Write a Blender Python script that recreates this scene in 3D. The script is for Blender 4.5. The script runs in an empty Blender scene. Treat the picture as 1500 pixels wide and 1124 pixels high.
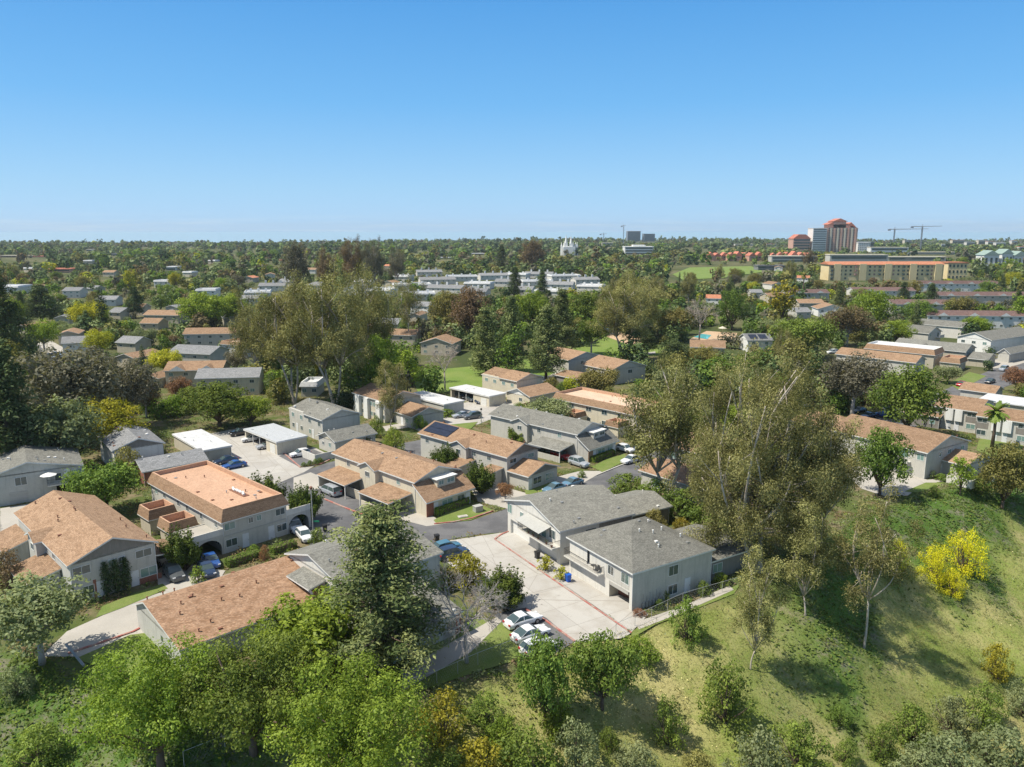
import bpy, bmesh, math, random
import numpy as np
from mathutils import Vector, Matrix

R = math.radians
rnd = random.Random(7)
col = bpy.context.scene.collection

# ------------------------------------------------------------------ camera model (flying 46 m above the housing plateau)
CAM_H, FOC, HOR = 46.0, 1130.0, 337.0
PITCH = math.atan((562 - HOR) / FOC)
CP, SP = math.cos(PITCH), math.sin(PITCH)
def ray(px, py):
    u = (px - 750) / FOC; v = (562 - py) / FOC
    return (u, CP + v * SP, -SP + v * CP)
def P(px, py, z=0.0):
    d = ray(px, py); t = (z - CAM_H) / d[2]
    return Vector((d[0] * t, d[1] * t, z))
def proj(x, y, z):
    z -= CAM_H; f = y * CP - z * SP; up = y * SP + z * CP
    return 750 + FOC * x / f, 562 - FOC * up / f

# ------------------------------------------------------------------ terrain
EDGE_PX = [(-260, 900), (-60, 935), (60, 962), (125, 985), (300, 1022), (590, 1034), (770, 980), (850, 945), (960, 908), (1085, 872), (1150, 840),
           (1250, 760), (1310, 737), (1400, 712), (1520, 672), (1900, 600)]
_e = [P(a, b) for a, b in EDGE_PX]
EX = np.array([p.x for p in _e]); EY = np.array([p.y for p in _e])
def smooth(t): t = np.clip(t, 0, 1); return t * t * (3 - 2 * t)
def ground_h(x, y):
    x = np.asarray(x, float); y = np.asarray(y, float)
    e = np.interp(x, EX, EY)
    d = np.maximum(0, e - y)
    k = np.interp(x, [-60, -20, 20, 60], [.42, .40, .40, .46])
    h = -k * (np.sqrt(d * d + 9) - 3) * (1 - .22 * smooth(d / 60))
    h += np.where(d > 0, 1, 0) * smooth(d / 8) * (.5 * np.sin(x * .31 + y * .17) + .35 * np.sin(x * .13 - y * .41) + .15 * np.sin(x * .9 + 1.3 * y))
    h = np.maximum(h, -24 + .2 * np.sin(x * .2))
    far = smooth((y - 900) / 1500)
    h += far * (3 * np.sin(x * .0021 + 1) + 3 * np.sin(y * .004 + x * .001) - 4)
    h -= smooth((y - (3350 + .25 * np.clip(x, -2000, 2000))) / 500) * 108
    return h
def gz(x, y): return float(ground_h(x, y))
def G(px, py):
    d = ray(px, py); t = 20.0; last = t
    while t < 6000:
        if CAM_H + d[2] * t < gz(d[0] * t, d[1] * t):
            lo, hi = last, t
            for _ in range(18):
                m = (lo + hi) / 2
                if CAM_H + d[2] * m < gz(d[0] * m, d[1] * m): hi = m
                else: lo = m
            return Vector((d[0] * hi, d[1] * hi, CAM_H + d[2] * hi))
        last = t; t += 0.6 + t * .01
    return P(px, py)
def height_to(p, py):           # height above point p so that its top is seen in row py
    v = (562 - py) / FOC
    # (y*SP+z*CP) = v*(y*CP - z*SP)
    z = p.y * (v * CP - SP) / (CP + v * SP)
    return z + CAM_H - p.z

# ------------------------------------------------------------------ materials
def new_mat(name):
    m = bpy.data.materials.new(name); m.use_nodes = True
    nt = m.node_tree; nt.nodes.clear(); return m, nt
def N(nt, t, **kw):
    n = nt.nodes.new(t)
    for k, v in kw.items(): setattr(n, k, v)
    return n
def link(nt, a, b): nt.links.new(a, b)
def mix(nt, fac, a, b, mode='MIX'):
    n = N(nt, 'ShaderNodeMix', data_type='RGBA', blend_type=mode)
    for s, v in ((n.inputs[0], fac), (n.inputs[6], a), (n.inputs[7], b)):
        if isinstance(v, bpy.types.NodeSocket): link(nt, v, s)
        else: s.default_value = v if not isinstance(v, tuple) else (*v, 1)
    return n.outputs[2]
def noise(nt, vec, scale, detail=3, rough=.6):
    n = N(nt, 'ShaderNodeTexNoise'); n.inputs['Scale'].default_value = scale
    n.inputs['Detail'].default_value = detail; n.inputs['Roughness'].default_value = rough
    if vec is not None: link(nt, vec, n.inputs['Vector'])
    return n.outputs['Fac']
def ramp(nt, fac, a, b):
    n = N(nt, 'ShaderNodeMapRange'); n.inputs[1].default_value = a; n.inputs[2].default_value = b
    link(nt, fac, n.inputs[0]); return n.outputs[0]
def surf(name, c1, c2=None, scale=2.0, rough=.85, fine=18, bump=0.0, metal=0.0, spec=.3, lo=.35, hi=.65, stretch=None, obj=True, finec=.18):
    m, nt = new_mat(name)
    tc = N(nt, 'ShaderNodeTexCoord'); vec = tc.outputs['Object' if obj else 'Generated']
    if stretch:
        mp = N(nt, 'ShaderNodeMapping'); mp.inputs['Scale'].default_value = stretch; link(nt, vec, mp.inputs[0]); vec = mp.outputs[0]
    bs = N(nt, 'ShaderNodeBsdfPrincipled'); out = N(nt, 'ShaderNodeOutputMaterial')
    c2 = c2 or tuple(x * .85 for x in c1)
    c = mix(nt, ramp(nt, noise(nt, vec, scale), lo, hi), c1, c2)
    f = noise(nt, vec, fine, 2)
    c = mix(nt, finec, c, mix(nt, ramp(nt, f, .3, .7), (0, 0, 0), (1, 1, 1)), 'OVERLAY')
    if 'stucco' in name:
        mq = N(nt, 'ShaderNodeMapping'); mq.inputs['Scale'].default_value = (2.2, 2.2, .18); link(nt, tc.outputs['Object'], mq.inputs[0])
        c = mix(nt, ramp(nt, noise(nt, mq.outputs[0], 1.0, 4, .7), .52, .74), c, tuple(x * .72 for x in c1))
    link(nt, c, bs.inputs['Base Color'])
    bs.inputs['Roughness'].default_value = rough; bs.inputs['Metallic'].default_value = metal
    bs.inputs['Specular IOR Level'].default_value = spec
    if bump:
        b = N(nt, 'ShaderNodeBump'); b.inputs['Strength'].default_value = bump; b.inputs['Distance'].default_value = .05
        link(nt, f, b.inputs['Height']); link(nt, b.outputs[0], bs.inputs['Normal'])
    link(nt, bs.outputs[0], out.inputs[0]); return m
def shingle(name, c1, c2, c3):
    m, nt = new_mat(name)
    tc = N(nt, 'ShaderNodeTexCoord'); vec = tc.outputs['Object']
    geo = N(nt, 'ShaderNodeNewGeometry')
    sep = N(nt, 'ShaderNodeSeparateXYZ'); link(nt, vec, sep.inputs[0])
    # rows follow height, tabs follow the horizontal distance
    w = N(nt, 'ShaderNodeTexBrick'); w.offset = .5
    add = N(nt, 'ShaderNodeMath', operation='ADD'); link(nt, sep.outputs[0], add.inputs[0]); link(nt, sep.outputs[1], add.inputs[1])
    zz = N(nt, 'ShaderNodeMath', operation='MULTIPLY'); link(nt, sep.outputs[2], zz.inputs[0]); zz.inputs[1].default_value = 3.2
    cb = N(nt, 'ShaderNodeCombineXYZ'); link(nt, add.outputs[0], cb.inputs[0]); link(nt, zz.outputs[0], cb.inputs[1])
    link(nt, cb.outputs[0], w.inputs['Vector']); w.inputs['Scale'].default_value = 2.2
    w.inputs['Color1'].default_value = (.25, .25, .25, 1); w.inputs['Color2'].default_value = (.85, .85, .85, 1); w.inputs['Mortar'].default_value = (.12, .12, .12, 1)
    w.inputs['Mortar Size'].default_value = .03
    oi = N(nt, 'ShaderNodeObjectInfo')
    c = mix(nt, ramp(nt, noise(nt, vec, .55, 4), .35, .65), c1, c2)
    c = mix(nt, ramp(nt, noise(nt, vec, 5, 3), .4, .75), c, c3)
    zn = N(nt, 'ShaderNodeMapping'); zn.inputs['Scale'].default_value = (.9, .9, 5); link(nt, vec, zn.inputs[0]); c = mix(nt, ramp(nt, noise(nt, zn.outputs[0], .8, 3), .48, .62), c, c2)
    c = mix(nt, .45, c, w.outputs['Color'], 'OVERLAY')
    hs = N(nt, 'ShaderNodeHueSaturation')
    mr = N(nt, 'ShaderNodeMapRange'); link(nt, oi.outputs['Random'], mr.inputs[0]); mr.inputs[3].default_value = .86; mr.inputs[4].default_value = 1.14
    link(nt, mr.outputs[0], hs.inputs['Value']); link(nt, c, hs.inputs['Color'])
    bs = N(nt, 'ShaderNodeBsdfPrincipled'); out = N(nt, 'ShaderNodeOutputMaterial')
    link(nt, hs.outputs[0], bs.inputs['Base Color']); bs.inputs['Roughness'].default_value = .9; bs.inputs['Specular IOR Level'].default_value = .15
    link(nt, bs.outputs[0], out.inputs[0]); return m
def leafmat(name, dark, light, hue=.02, trans=.3, val=.18):
    m, nt = new_mat(name)
    at = N(nt, 'ShaderNodeAttribute'); at.attribute_name = 'tint'
    oi = N(nt, 'ShaderNodeObjectInfo')
    c = mix(nt, at.outputs['Fac'], dark, light)
    hs = N(nt, 'ShaderNodeHueSaturation')
    a = N(nt, 'ShaderNodeMapRange'); link(nt, oi.outputs['Random'], a.inputs[0]); a.inputs[3].default_value = .5 - hue; a.inputs[4].default_value = .5 + hue
    b = N(nt, 'ShaderNodeMath', operation='MULTIPLY_ADD'); link(nt, oi.outputs['Random'], b.inputs[0]); b.inputs[1].default_value = 7.31; b.inputs[2].default_value = 0
    fr = N(nt, 'ShaderNodeMath', operation='FRACT'); link(nt, b.outputs[0], fr.inputs[0])
    v = N(nt, 'ShaderNodeMapRange'); link(nt, fr.outputs[0], v.inputs[0]); v.inputs[3].default_value = 1 - val; v.inputs[4].default_value = 1 + val
    link(nt, a.outputs[0], hs.inputs['Hue']); link(nt, v.outputs[0], hs.inputs['Value']); link(nt, c, hs.inputs['Color'])
    d = N(nt, 'ShaderNodeBsdfDiffuse'); t = N(nt, 'ShaderNodeBsdfTranslucent'); g = N(nt, 'ShaderNodeBsdfGlossy'); g.inputs['Roughness'].default_value = .45
    g.inputs['Color'].default_value = (.6, .6, .6, 1)
    link(nt, hs.outputs[0], d.inputs[0])
    tm = mix(nt, 1.0, hs.outputs[0], (1.3, 1.25, .6), 'MULTIPLY'); link(nt, tm, t.inputs[0])
    tn = .0
    ms = N(nt, 'ShaderNodeMixShader'); ms.inputs[0].default_value = trans; link(nt, d.outputs[0], ms.inputs[1]); link(nt, t.outputs[0], ms.inputs[2])
    m2 = N(nt, 'ShaderNodeMixShader'); m2.inputs[0].default_value = .012; link(nt, ms.outputs[0], m2.inputs[1]); link(nt, g.outputs[0], m2.inputs[2])
    out = N(nt, 'ShaderNodeOutputMaterial'); link(nt, m2.outputs[0], out.inputs[0]); return m
def plain(name, c, rough=.5, metal=0., spec=.5, coat=0.):
    m, nt = new_mat(name); bs = N(nt, 'ShaderNodeBsdfPrincipled'); out = N(nt, 'ShaderNodeOutputMaterial')
    tc = N(nt, 'ShaderNodeTexCoord')
    cc = mix(nt, ramp(nt, noise(nt, tc.outputs['Object'], 4, 3), .3, .7), tuple(x * .93 for x in c), tuple(min(1, x * 1.05) for x in c))
    link(nt, cc, bs.inputs['Base Color'])
    bs.inputs['Roughness'].default_value = rough; bs.inputs['Metallic'].default_value = metal; bs.inputs['Specular IOR Level'].default_value = spec
    bs.inputs['Coat Weight'].default_value = coat; bs.inputs['Coat Roughness'].default_value = .05
    link(nt, bs.outputs[0], out.inputs[0]); return m

M = {}
M['tan_roof'] = shingle('tan_shingle', (.31, .20, .125), (.25, .16, .10), (.37, .255, .17))
M['rust_roof'] = shingle('rust_shingle', (.37, .225, .14), (.30, .18, .11), (.47, .32, .22))
M['grey_roof'] = shingle('grey_shingle', (.20, .198, .175), (.17, .168, .15), (.25, .245, .22))
M['cool_roof'] = shingle('cool_grey_shingle', (.23, .235, .24), (.19, .195, .20), (.28, .28, .29))
M['brown_roof'] = shingle('brown_shingle', (.15, .095, .085), (.12, .08, .075), (.19, .125, .11))
M['tile_roof'] = shingle('clay_tile', (.50, .21, .12), (.40, .16, .09), (.58, .28, .17))
M['pinktile_roof'] = shingle('salmon_tile', (.55, .20, .13), (.45, .16, .11), (.62, .28, .2))
M['white_roof'] = surf('white_coated_roof', (.62, .62, .62), (.48, .49, .50), 0.9, .6, 6)
M['silver_roof'] = surf('ribbed_silver_roof', (.52, .54, .56), (.38, .40, .42), 1.0, .45, 3, stretch=(1, 6, 1))
M['orange_deck'] = surf('orange_coated_deck', (.50, .315, .21), (.45, .28, .185), .35, .8, 4, lo=.4, hi=.7)
M['pale_deck'] = surf('pale_peach_deck', (.60, .45, .33), (.53, .38, .27), .3, .8, 4)
M['stucco_grey'] = surf('grey_stucco', (.50, .485, .44), (.45, .44, .40), .8, .9, 25, .1)
M['stucco_light'] = surf('light_stucco', (.64, .62, .57), (.59, .575, .53), .8, .9, 25, .1)
M['stucco_tan'] = surf('tan_stucco', (.47, .43, .34), (.43, .39, .31), .8, .9, 25, .1)
M['stucco_cream'] = surf('cream_stucco', (.60, .55, .43), (.55, .50, .40), .8, .9, 25, .1)
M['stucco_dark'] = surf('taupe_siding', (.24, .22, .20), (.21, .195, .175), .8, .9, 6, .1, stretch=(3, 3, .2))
M['stucco_yellow'] = surf('yellow_stucco', (.70, .58, .34), (.66, .54, .31), .2, .9, 5)
M['stucco_pink'] = surf('pink_stucco', (.55, .34, .26), (.50, .30, .23), .2, .9, 5)
M['white_wall'] = surf('white_stucco', (.74, .74, .72), (.70, .70, .67), .5, .85, 15)
M['trim'] = surf('white_trim', (.70, .70, .68), (.62, .62, .60), 2, .6, 20, finec=.08)
M['trim_grey'] = surf('grey_trim', (.40, .40, .38), (.36, .36, .34), 2, .6, 20, finec=.08)
M['brick'] = surf('red_brick', (.30, .12, .08), (.22, .10, .07), 6, .85, 12, finec=.4)
M['door'] = surf('white_door', (.68, .69, .70), (.62, .63, .64), 1, .5, 10, finec=.08)
M['garage'] = surf('garage_door', (.42, .41, .38), (.38, .37, .34), 1, .6, 3, stretch=(.1, .1, 6), finec=.2)
M['garage_white'] = surf('white_garage_door', (.66, .66, .63), (.6, .6, .57), 1, .6, 3, stretch=(.1, .1, 6), finec=.2)
M['glass'] = plain('window_glass', (.055, .085, .09), .06, 0, .8)
M['glass_teal'] = plain('curtained_window_glass', (.17, .27, .25), .12, 0, .6)
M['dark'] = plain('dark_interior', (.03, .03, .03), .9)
M['rail'] = plain('dark_railing', (.05, .05, .05), .5)
M['wood'] = surf('cedar_wood', (.34, .17, .09), (.27, .13, .07), 2, .8, 10)
M['concrete'] = surf('concrete', (.42, .395, .355), (.35, .33, .295), .18, .9, 7, lo=.3, hi=.7, finec=.07)
def court():
    m, nt = new_mat('jointed_court_concrete'); tc = N(nt, 'ShaderNodeTexCoord'); mp = N(nt, 'ShaderNodeMapping'); mp.inputs['Rotation'].default_value = (0, 0, R(-31)); link(nt, tc.outputs['Object'], mp.inputs[0]); v = mp.outputs[0]
    b = N(nt, 'ShaderNodeTexBrick'); b.offset = 0; b.inputs['Scale'].default_value = .22; b.inputs['Mortar Size'].default_value = .006; b.inputs['Color1'].default_value = (.42, .405, .375, 1); b.inputs['Color2'].default_value = (.375, .36, .335, 1); b.inputs['Mortar'].default_value = (.22, .205, .18, 1); b.inputs['Brick Width'].default_value = 1.0; b.inputs['Row Height'].default_value = 1.0
    link(nt, v, b.inputs['Vector']); c = mix(nt, ramp(nt, noise(nt, v, .25, 6, .7), .45, .75), b.outputs['Color'], (.31, .285, .25))
    c = mix(nt, ramp(nt, noise(nt, v, .8, 3), .66, .8), c, (.19, .175, .155)); vo = N(nt, 'ShaderNodeTexVoronoi'); vo.feature = 'DISTANCE_TO_EDGE'; vo.inputs['Scale'].default_value = .12; link(nt, v, vo.inputs['Vector'])
    c = mix(nt, ramp(nt, vo.outputs['Distance'], .006, .0), c, (.24, .22, .19)); bs = N(nt, 'ShaderNodeBsdfPrincipled'); out = N(nt, 'ShaderNodeOutputMaterial'); bs.inputs['Roughness'].default_value = .9; link(nt, c, bs.inputs['Base Color']); link(nt, bs.outputs[0], out.inputs[0]); return m
M['court'] = court()
M['asphalt'] = surf('asphalt', (.14, .14, .145), (.10, .10, .106), .25, .92, 14, lo=.42, hi=.6)
M['red_curb'] = surf('red_painted_curb', (.36, .12, .10), (.36, .27, .23), .9, .8, 8, lo=.42, hi=.62)
M['curb'] = surf('curb_concrete', (.48, .46, .42), None, 1, .9, 8)
M['lawn'] = surf('lawn_grass', (.12, .175, .035), (.17, .20, .06), .35, .95, 9, lo=.35, hi=.7, finec=.35)
M['parklawn'] = surf('park_grass', (.13, .20, .035), (.18, .23, .055), .1, .95, 4, lo=.35, hi=.7, finec=.25)
M['sand'] = surf('tan_sand', (.50, .36, .24), (.44, .31, .2), .3, .95, 6)
M['mulch'] = surf('planting_bed', (.16, .12, .08), (.20, .15, .10), .6, .95, 10, finec=.4)
M['bark'] = surf('brown_bark', (.14, .10, .075), (.09, .065, .05), 1, .95, 7, stretch=(1, 1, .25))
M['bark_pale'] = surf('pale_eucalyptus_bark', (.50, .45, .39), (.33, .27, .22), .8, .85, 5, stretch=(1, 1, .3))
M['bark_grey'] = surf('grey_bark', (.42, .39, .37), (.33, .30, .28), 1, .9, 7, stretch=(1, 1, .3))
M['pole'] = plain('painted_pole', (.45, .46, .45), .4, .3)
M['sign_green'] = plain('green_sign', (.02, .28, .14), .5)
M['sign_pale'] = surf('pale_green_roof', (.26, .34, .31), (.22, .30, .27), .2, .8, 4)
M['hillside'] = surf('wooded_hillside', (.035, .05, .025), (.09, .09, .06), .02, 1, .15, lo=.4, hi=.6)
M['solar'] = surf('solar_panel', (.015, .018, .03), (.02, .025, .045), 1, .15, 4, spec=.7, finec=.1)
M['metal_vent'] = plain('galvanised_vent', (.45, .44, .42), .45, .6)
M['white_vent'] = plain('white_roof_vent', (.72, .71, .68), .6)
M['rust_vent'] = plain('rust_vent', (.22, .10, .06), .7)
M['black'] = plain('black_plastic', (.02, .02, .022), .5)
M['blue_bin'] = plain('blue_plastic', (.01, .10, .50), .4)
M['tyre'] = plain('tyre_rubber', (.02, .02, .02), .85)
M['rim'] = plain('alloy_rim', (.42, .42, .43), .3, .8)
M['lamp'] = plain('headlight_glass', (.6, .62, .65), .1)
M['tail'] = plain('tail_light', (.35, .02, .02), .2)
M['pool'] = plain('pool_water', (.12, .50, .55), .05)
M['steel'] = plain('grey_steel', (.28, .30, .33), .5, .4)
M['crane_red'] = plain('faded_red_steel', (.30, .18, .16), .6)
CARC = {'white': (.72, .73, .74), 'silver': (.40, .43, .47), 'navy': (.02, .04, .09), 'blue': (.02, .09, .32), 'teal': (.08, .20, .27), 'grey': (.10, .11, .12), 'red': (.42, .015, .02),
        'black': (.012, .012, .014), 'pale blue': (.14, .26, .36)}
for k, v in CARC.items(): M['car_' + k] = plain('paint_' + k.replace(' ', '_'), v, .3, .15 if k != 'white' else 0, .5, .8)

# ------------------------------------------------------------------ object helpers
def tag(o, label=None, cat=None, group=None, kind=None):
    if label: o['label'] = label
    if cat: o['category'] = cat
    if group: o['group'] = group
    if kind: o['kind'] = kind
    return o
def empty(name, loc=(0, 0, 0), rz=0., label=None, cat=None, group=None):
    o = bpy.data.objects.new(name, None); col.objects.link(o); o.location = loc; o.rotation_euler = (0, 0, rz)
    o.empty_display_size = .5
    return tag(o, label, cat, group)
class MB:
    def __init__(s): s.v = []; s.f = []; s.mi = []; s.mats = []
    def m(s, mat):
        if mat not in s.mats: s.mats.append(mat)
        return s.mats.index(mat)
    def add(s, vs, fs, mat):
        n = len(s.v); k = s.m(mat); s.v += [tuple(p) for p in vs]
        for f in fs: s.f.append([i + n for i in f]); s.mi.append(k)
    def box(s, x0, y0, z0, x1, y1, z1, mat):
        s.add([(x0, y0, z0), (x1, y0, z0), (x1, y1, z0), (x0, y1, z0), (x0, y0, z1), (x1, y0, z1), (x1, y1, z1), (x0, y1, z1)],
              [(0, 3, 2, 1), (4, 5, 6, 7), (0, 1, 5, 4), (1, 2, 6, 5), (2, 3, 7, 6), (3, 0, 4, 7)], mat)
    def prism(s, poly, a, b, axis, mat, endmat=None):   # poly of (p,q); axis 'y': p=x,q=z; axis 'x': p=y,q=z; 'z': p=x,q=y
        n = len(poly)
        def pt(p, q, t): return (p, t, q) if axis == 'y' else ((t, p, q) if axis == 'x' else (p, q, t))
        vs = [pt(p, q, a) for p, q in poly] + [pt(p, q, b) for p, q in poly]
        if isinstance(mat, (list, tuple)):
            for i in range(n):
                j = (i + 1) % n; s.add([vs[i], vs[j], vs[j + n], vs[i + n]], [(0, 1, 2, 3)], mat[i])
            e = endmat
        else:
            s.add(vs, [(i, (i + 1) % n, (i + 1) % n + n, i + n) for i in range(n)], mat); e = endmat or mat
        s.add(vs, [list(range(n))[::-1], [i + n for i in range(n)]], e)
    def tube(s, pts, rad, mat, n=6):
        pts = [Vector(p) for p in pts]; k = len(pts); vs = []
        up = Vector((.3, .2, 1)).normalized()
        for i, p in enumerate(pts):
            d = (pts[min(i + 1, k - 1)] - pts[max(i - 1, 0)])
            d = d.normalized() if d.length > 1e-6 else Vector((0, 0, 1))
            a = d.cross(Vector((1, 0, 0)) if abs(d.z) > .9 else Vector((0, 0, 1))).normalized(); b = d.cross(a)
            r = rad[i] if hasattr(rad, '__len__') else rad
            for j in range(n):
                t = 2 * math.pi * j / n; vs.append(p + a * (r * math.cos(t)) + b * (r * math.sin(t)))
        fs = [(i * n + j, i * n + (j + 1) % n, (i + 1) * n + (j + 1) % n, (i + 1) * n + j) for i in range(k - 1) for j in range(n)]
        fs += [list(range(n))[::-1], [(k - 1) * n + j for j in range(n)]]
        s.add(vs, fs, mat)
    def mesh(s, name, smooth=False):
        me = bpy.data.meshes.new(name); me.from_pydata(s.v, [], s.f)
        for mt in s.mats: me.materials.append(M[mt] if isinstance(mt, str) else mt)
        me.polygons.foreach_set('material_index', s.mi)
        bm = bmesh.new(); bm.from_mesh(me); bmesh.ops.recalc_face_normals(bm, faces=bm.faces); bm.to_mesh(me); bm.free()
        if smooth: me.polygons.foreach_set('use_smooth', [True] * len(me.polygons))
        me.update(); return me
    def build(s, name, parent=None, smooth=False, loc=None):
        o = bpy.data.objects.new(name, s.mesh(name, smooth)); col.objects.link(o)
        if parent is not None: o.parent = parent
        if loc is not None: o.location = loc
        return o
def obj(name, me, parent=None, loc=(0, 0, 0), rz=0., scale=None):
    o = bpy.data.objects.new(name, me); col.objects.link(o)
    if parent is not None: o.parent = parent
    o.location = loc; o.rotation_euler = (0, 0, rz)
    if scale: o.scale = scale
    return o
def np_mesh(name, V, F, mats, tint=None, mi=None, smooth=False):
    me = bpy.data.meshes.new(name); nf = len(F); k = F.shape[1]
    me.vertices.add(len(V)); me.vertices.foreach_set('co', V.astype(np.float32).ravel())
    me.loops.add(nf * k); me.loops.foreach_set('vertex_index', F.astype(np.int32).ravel())
    me.polygons.add(nf); me.polygons.foreach_set('loop_start', np.arange(0, nf * k, k, dtype=np.int32)); me.polygons.foreach_set('loop_total', np.full(nf, k, dtype=np.int32))
    for mt in mats: me.materials.append(mt)
    if mi is not None: me.polygons.foreach_set('material_index', mi.astype(np.int32))
    if smooth: me.polygons.foreach_set('use_smooth', np.ones(nf, dtype=bool))
    me.update(calc_edges=True)
    if tint is not None:
        a = me.attributes.new('tint', 'FLOAT', 'FACE'); a.data.foreach_set('value', tint.astype(np.float32))
    return me
ANCHORS = []      # (short phrase, px, py, radius)
KEEP = []         # boxes (x0,y0,x1,y1,dist) in the photograph that nearer filler trees must leave open
def anchor(short, x, y, z=2):
    a, b = proj(x, y, z); ANCHORS.append((short, a, b))
# ------------------------------------------------------------------ foliage
rng = np.random.default_rng(11)
def rdir(n, r=None):
    g = r or rng; d = g.normal(size=(n, 3)); return d / np.linalg.norm(d, axis=1, keepdims=True)
def leaf_quads(C, Nn, size, aspect=.55, droop=0., tint=None, r=None):
    """small folded leaf sprays: one diamond per leaf cluster"""
    g = r or rng; n = len(C)
    Nn = Nn / np.maximum(1e-6, np.linalg.norm(Nn, axis=1, keepdims=True))
    ref = rdir(n, g)
    if droop: ref = ref * (1 - droop) + np.array([0, 0, -1.]) * droop
    u = ref - (ref * Nn).sum(1, keepdims=True) * Nn; u /= np.maximum(1e-6, np.linalg.norm(u, axis=1, keepdims=True))
    v = np.cross(Nn, u); s = (size * g.uniform(.6, 1.35, n))[:, None]
    V = np.stack([C - u * s, C - v * s * aspect + Nn * s * .15, C + u * s, C + v * s * aspect + Nn * s * .15], 1).reshape(-1, 3)
    F = np.arange(4 * n).reshape(n, 4)
    return V, F
def cluster_cloud(cl, leafsize, dens, aspect=.55, droop=0., outward=1.0, upbias=.35, shell=.55, squash=1.0, seed=0, spread=.13):
    """cl: array of clumps (x,y,z,r, tint). leaves spread over each clump's volume, thicker outside"""
    g = np.random.default_rng(seed); Vs = []; Fs = []; Ts = []; off = 0
    for x, y, z, r, t in cl:
        n = max(6, int(dens * r * r / (leafsize ** 2) * 4))
        d = rdir(n, g); d[:, 2] += upbias * .5; d /= np.linalg.norm(d, axis=1, keepdims=True)
        rr = r * (shell + (1 - shell) * g.random(n) ** .7) * (1 + .18 * g.normal(size=n))
        C = d * rr[:, None]; C[:, 2] *= squash; C += np.array([x, y, z])
        if droop: C[:, 2] -= droop * r * g.random(n) ** 2 * 1.2
        nn = d * outward + rdir(n, g) * .75 + np.array([0, 0, upbias])
        V, F = leaf_quads(C, nn, leafsize, aspect, droop, r=g)
        Vs.append(V); Fs.append(F + off); off += len(V)
        Ts.append(np.clip(t + g.normal(size=n) * spread, 0, 1))
    return np.concatenate(Vs), np.concatenate(Fs), np.concatenate(Ts)
def limb(mb, a, b, r0, r1, mat, bend=.12, k=5, g=rnd):
    a = Vector(a); b = Vector(b); L = (b - a).length; off = Vector((g.uniform(-1, 1), g.uniform(-1, 1), g.uniform(-.3, .6))) * L * bend
    pts = [a.lerp(b, i / k) + off * math.sin(math.pi * i / k) for i in range(k + 1)]
    mb.tube(pts, [r0 + (r1 - r0) * (i / k) ** .8 for i in range(k + 1)], mat, 6); return pts
LEAF = {
 'green': leafmat('foliage_green', (.06, .105, .02), (.23, .31, .06), hue=.012),
 'bright': leafmat('foliage_bright', (.09, .15, .016), (.30, .39, .06), trans=.35, hue=.012),
 'lime': leafmat('foliage_lime', (.22, .25, .02), (.52, .50, .05), trans=.35, hue=.01),
 'olive': leafmat('foliage_olive', (.10, .10, .03), (.30, .27, .09), hue=.012),
 'dark': leafmat('foliage_dark', (.03, .055, .02), (.13, .17, .065), trans=.15, hue=.012),
 'pine': leafmat('foliage_pine', (.06, .095, .03), (.29, .33, .13), trans=.15, hue=.012),
 'sage': leafmat('foliage_sage', (.11, .14, .06), (.29, .33, .16), hue=.012),
 'grey': leafmat('foliage_grey', (.08, .08, .055), (.24, .225, .16), hue=.012),
 'rust': leafmat('foliage_rust', (.14, .07, .045), (.36, .19, .11)),
 'brown': leafmat('foliage_brown', (.085, .065, .035), (.26, .19, .11)),
 'yellow': leafmat('blossom_yellow', (.42, .42, .02), (.85, .80, .03), trans=.3, hue=.003),
 'euc': leafmat('foliage_eucalyptus', (.105, .108, .034), (.375, .36, .145), trans=.25, hue=.01),
 'juniper': leafmat('foliage_juniper', (.025, .055, .012), (.15, .20, .035), trans=.15, hue=.01),
 'gold': leafmat('foliage_gold', (.12, .12, .015), (.38, .33, .04)),
}
PROTO = {}
def proto(key, w, h, trunk, V, F, T):
    PROTO[key] = dict(w=w, h=h, trunk=trunk, crown=(V, F, T), cache={})
def crown_mesh(key, leaf):
    p = PROTO[key]
    if leaf not in p['cache']:
        V, F, T = p['crown']
        p['cache'][leaf] = np_mesh('crown', V, F, [LEAF[leaf]], T)
    return p['cache'][leaf]

def make_broad(key, w=9, h=9, base=.22, leaf=.26, dens=.62, nc=70, seed=1, flat=.8, bark='bark', open_=0.):
    g = np.random.default_rng(seed); rx = w / 2; rz = h * (1 - base) / 2; cz = h - rz
    cl = []
    lob = rdir(7, g)
    for i in range(nc):
        d = rdir(1, g)[0]
        bulge = 1 + .22 * max(0, (lob @ d).max() - .6) - (.18 if (lob @ d).max() < .35 else 0)
        k = g.uniform(.45, .9) if i > nc * .25 else g.uniform(.1, .5)
        x, y, z = d[0] * rx * k * bulge, d[1] * rx * k * bulge, cz + d[2] * rz * k * bulge * flat
        if base < .05: z = h * (.06 + .80 * g.random() * math.sqrt(max(.05, 1 - (math.hypot(x, y) / rx) ** 2)))
        if z < h * base: z = h * base + g.random() * h * .1
        r = w * g.uniform(.085, .15) * (1 - open_ * .35)
        cl.append((x, y, z, r, float(np.clip(.48 + .25 * d[2] + g.normal() * .17, 0, 1)) if False else g.uniform(.1, .95)))
    V, F, T = cluster_cloud(cl, leaf, dens, seed=seed, upbias=.45)
    mb = MB(); rr = random.Random(seed); top = Vector((0, 0, h * base * 1.2))
    mb.tube([(0, 0, -.4), (.05 * w / 9, 0, h * base * .6), top], [w * .035, w * .026, w * .022], bark, 7)
    for c in cl[::max(1, nc // 16)]:
        limb(mb, top, c[:3], w * .016, w * .004, bark, .12, 4, rr)
    proto(key, w, h, mb.mesh('trunk', True), V, F, T)
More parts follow.
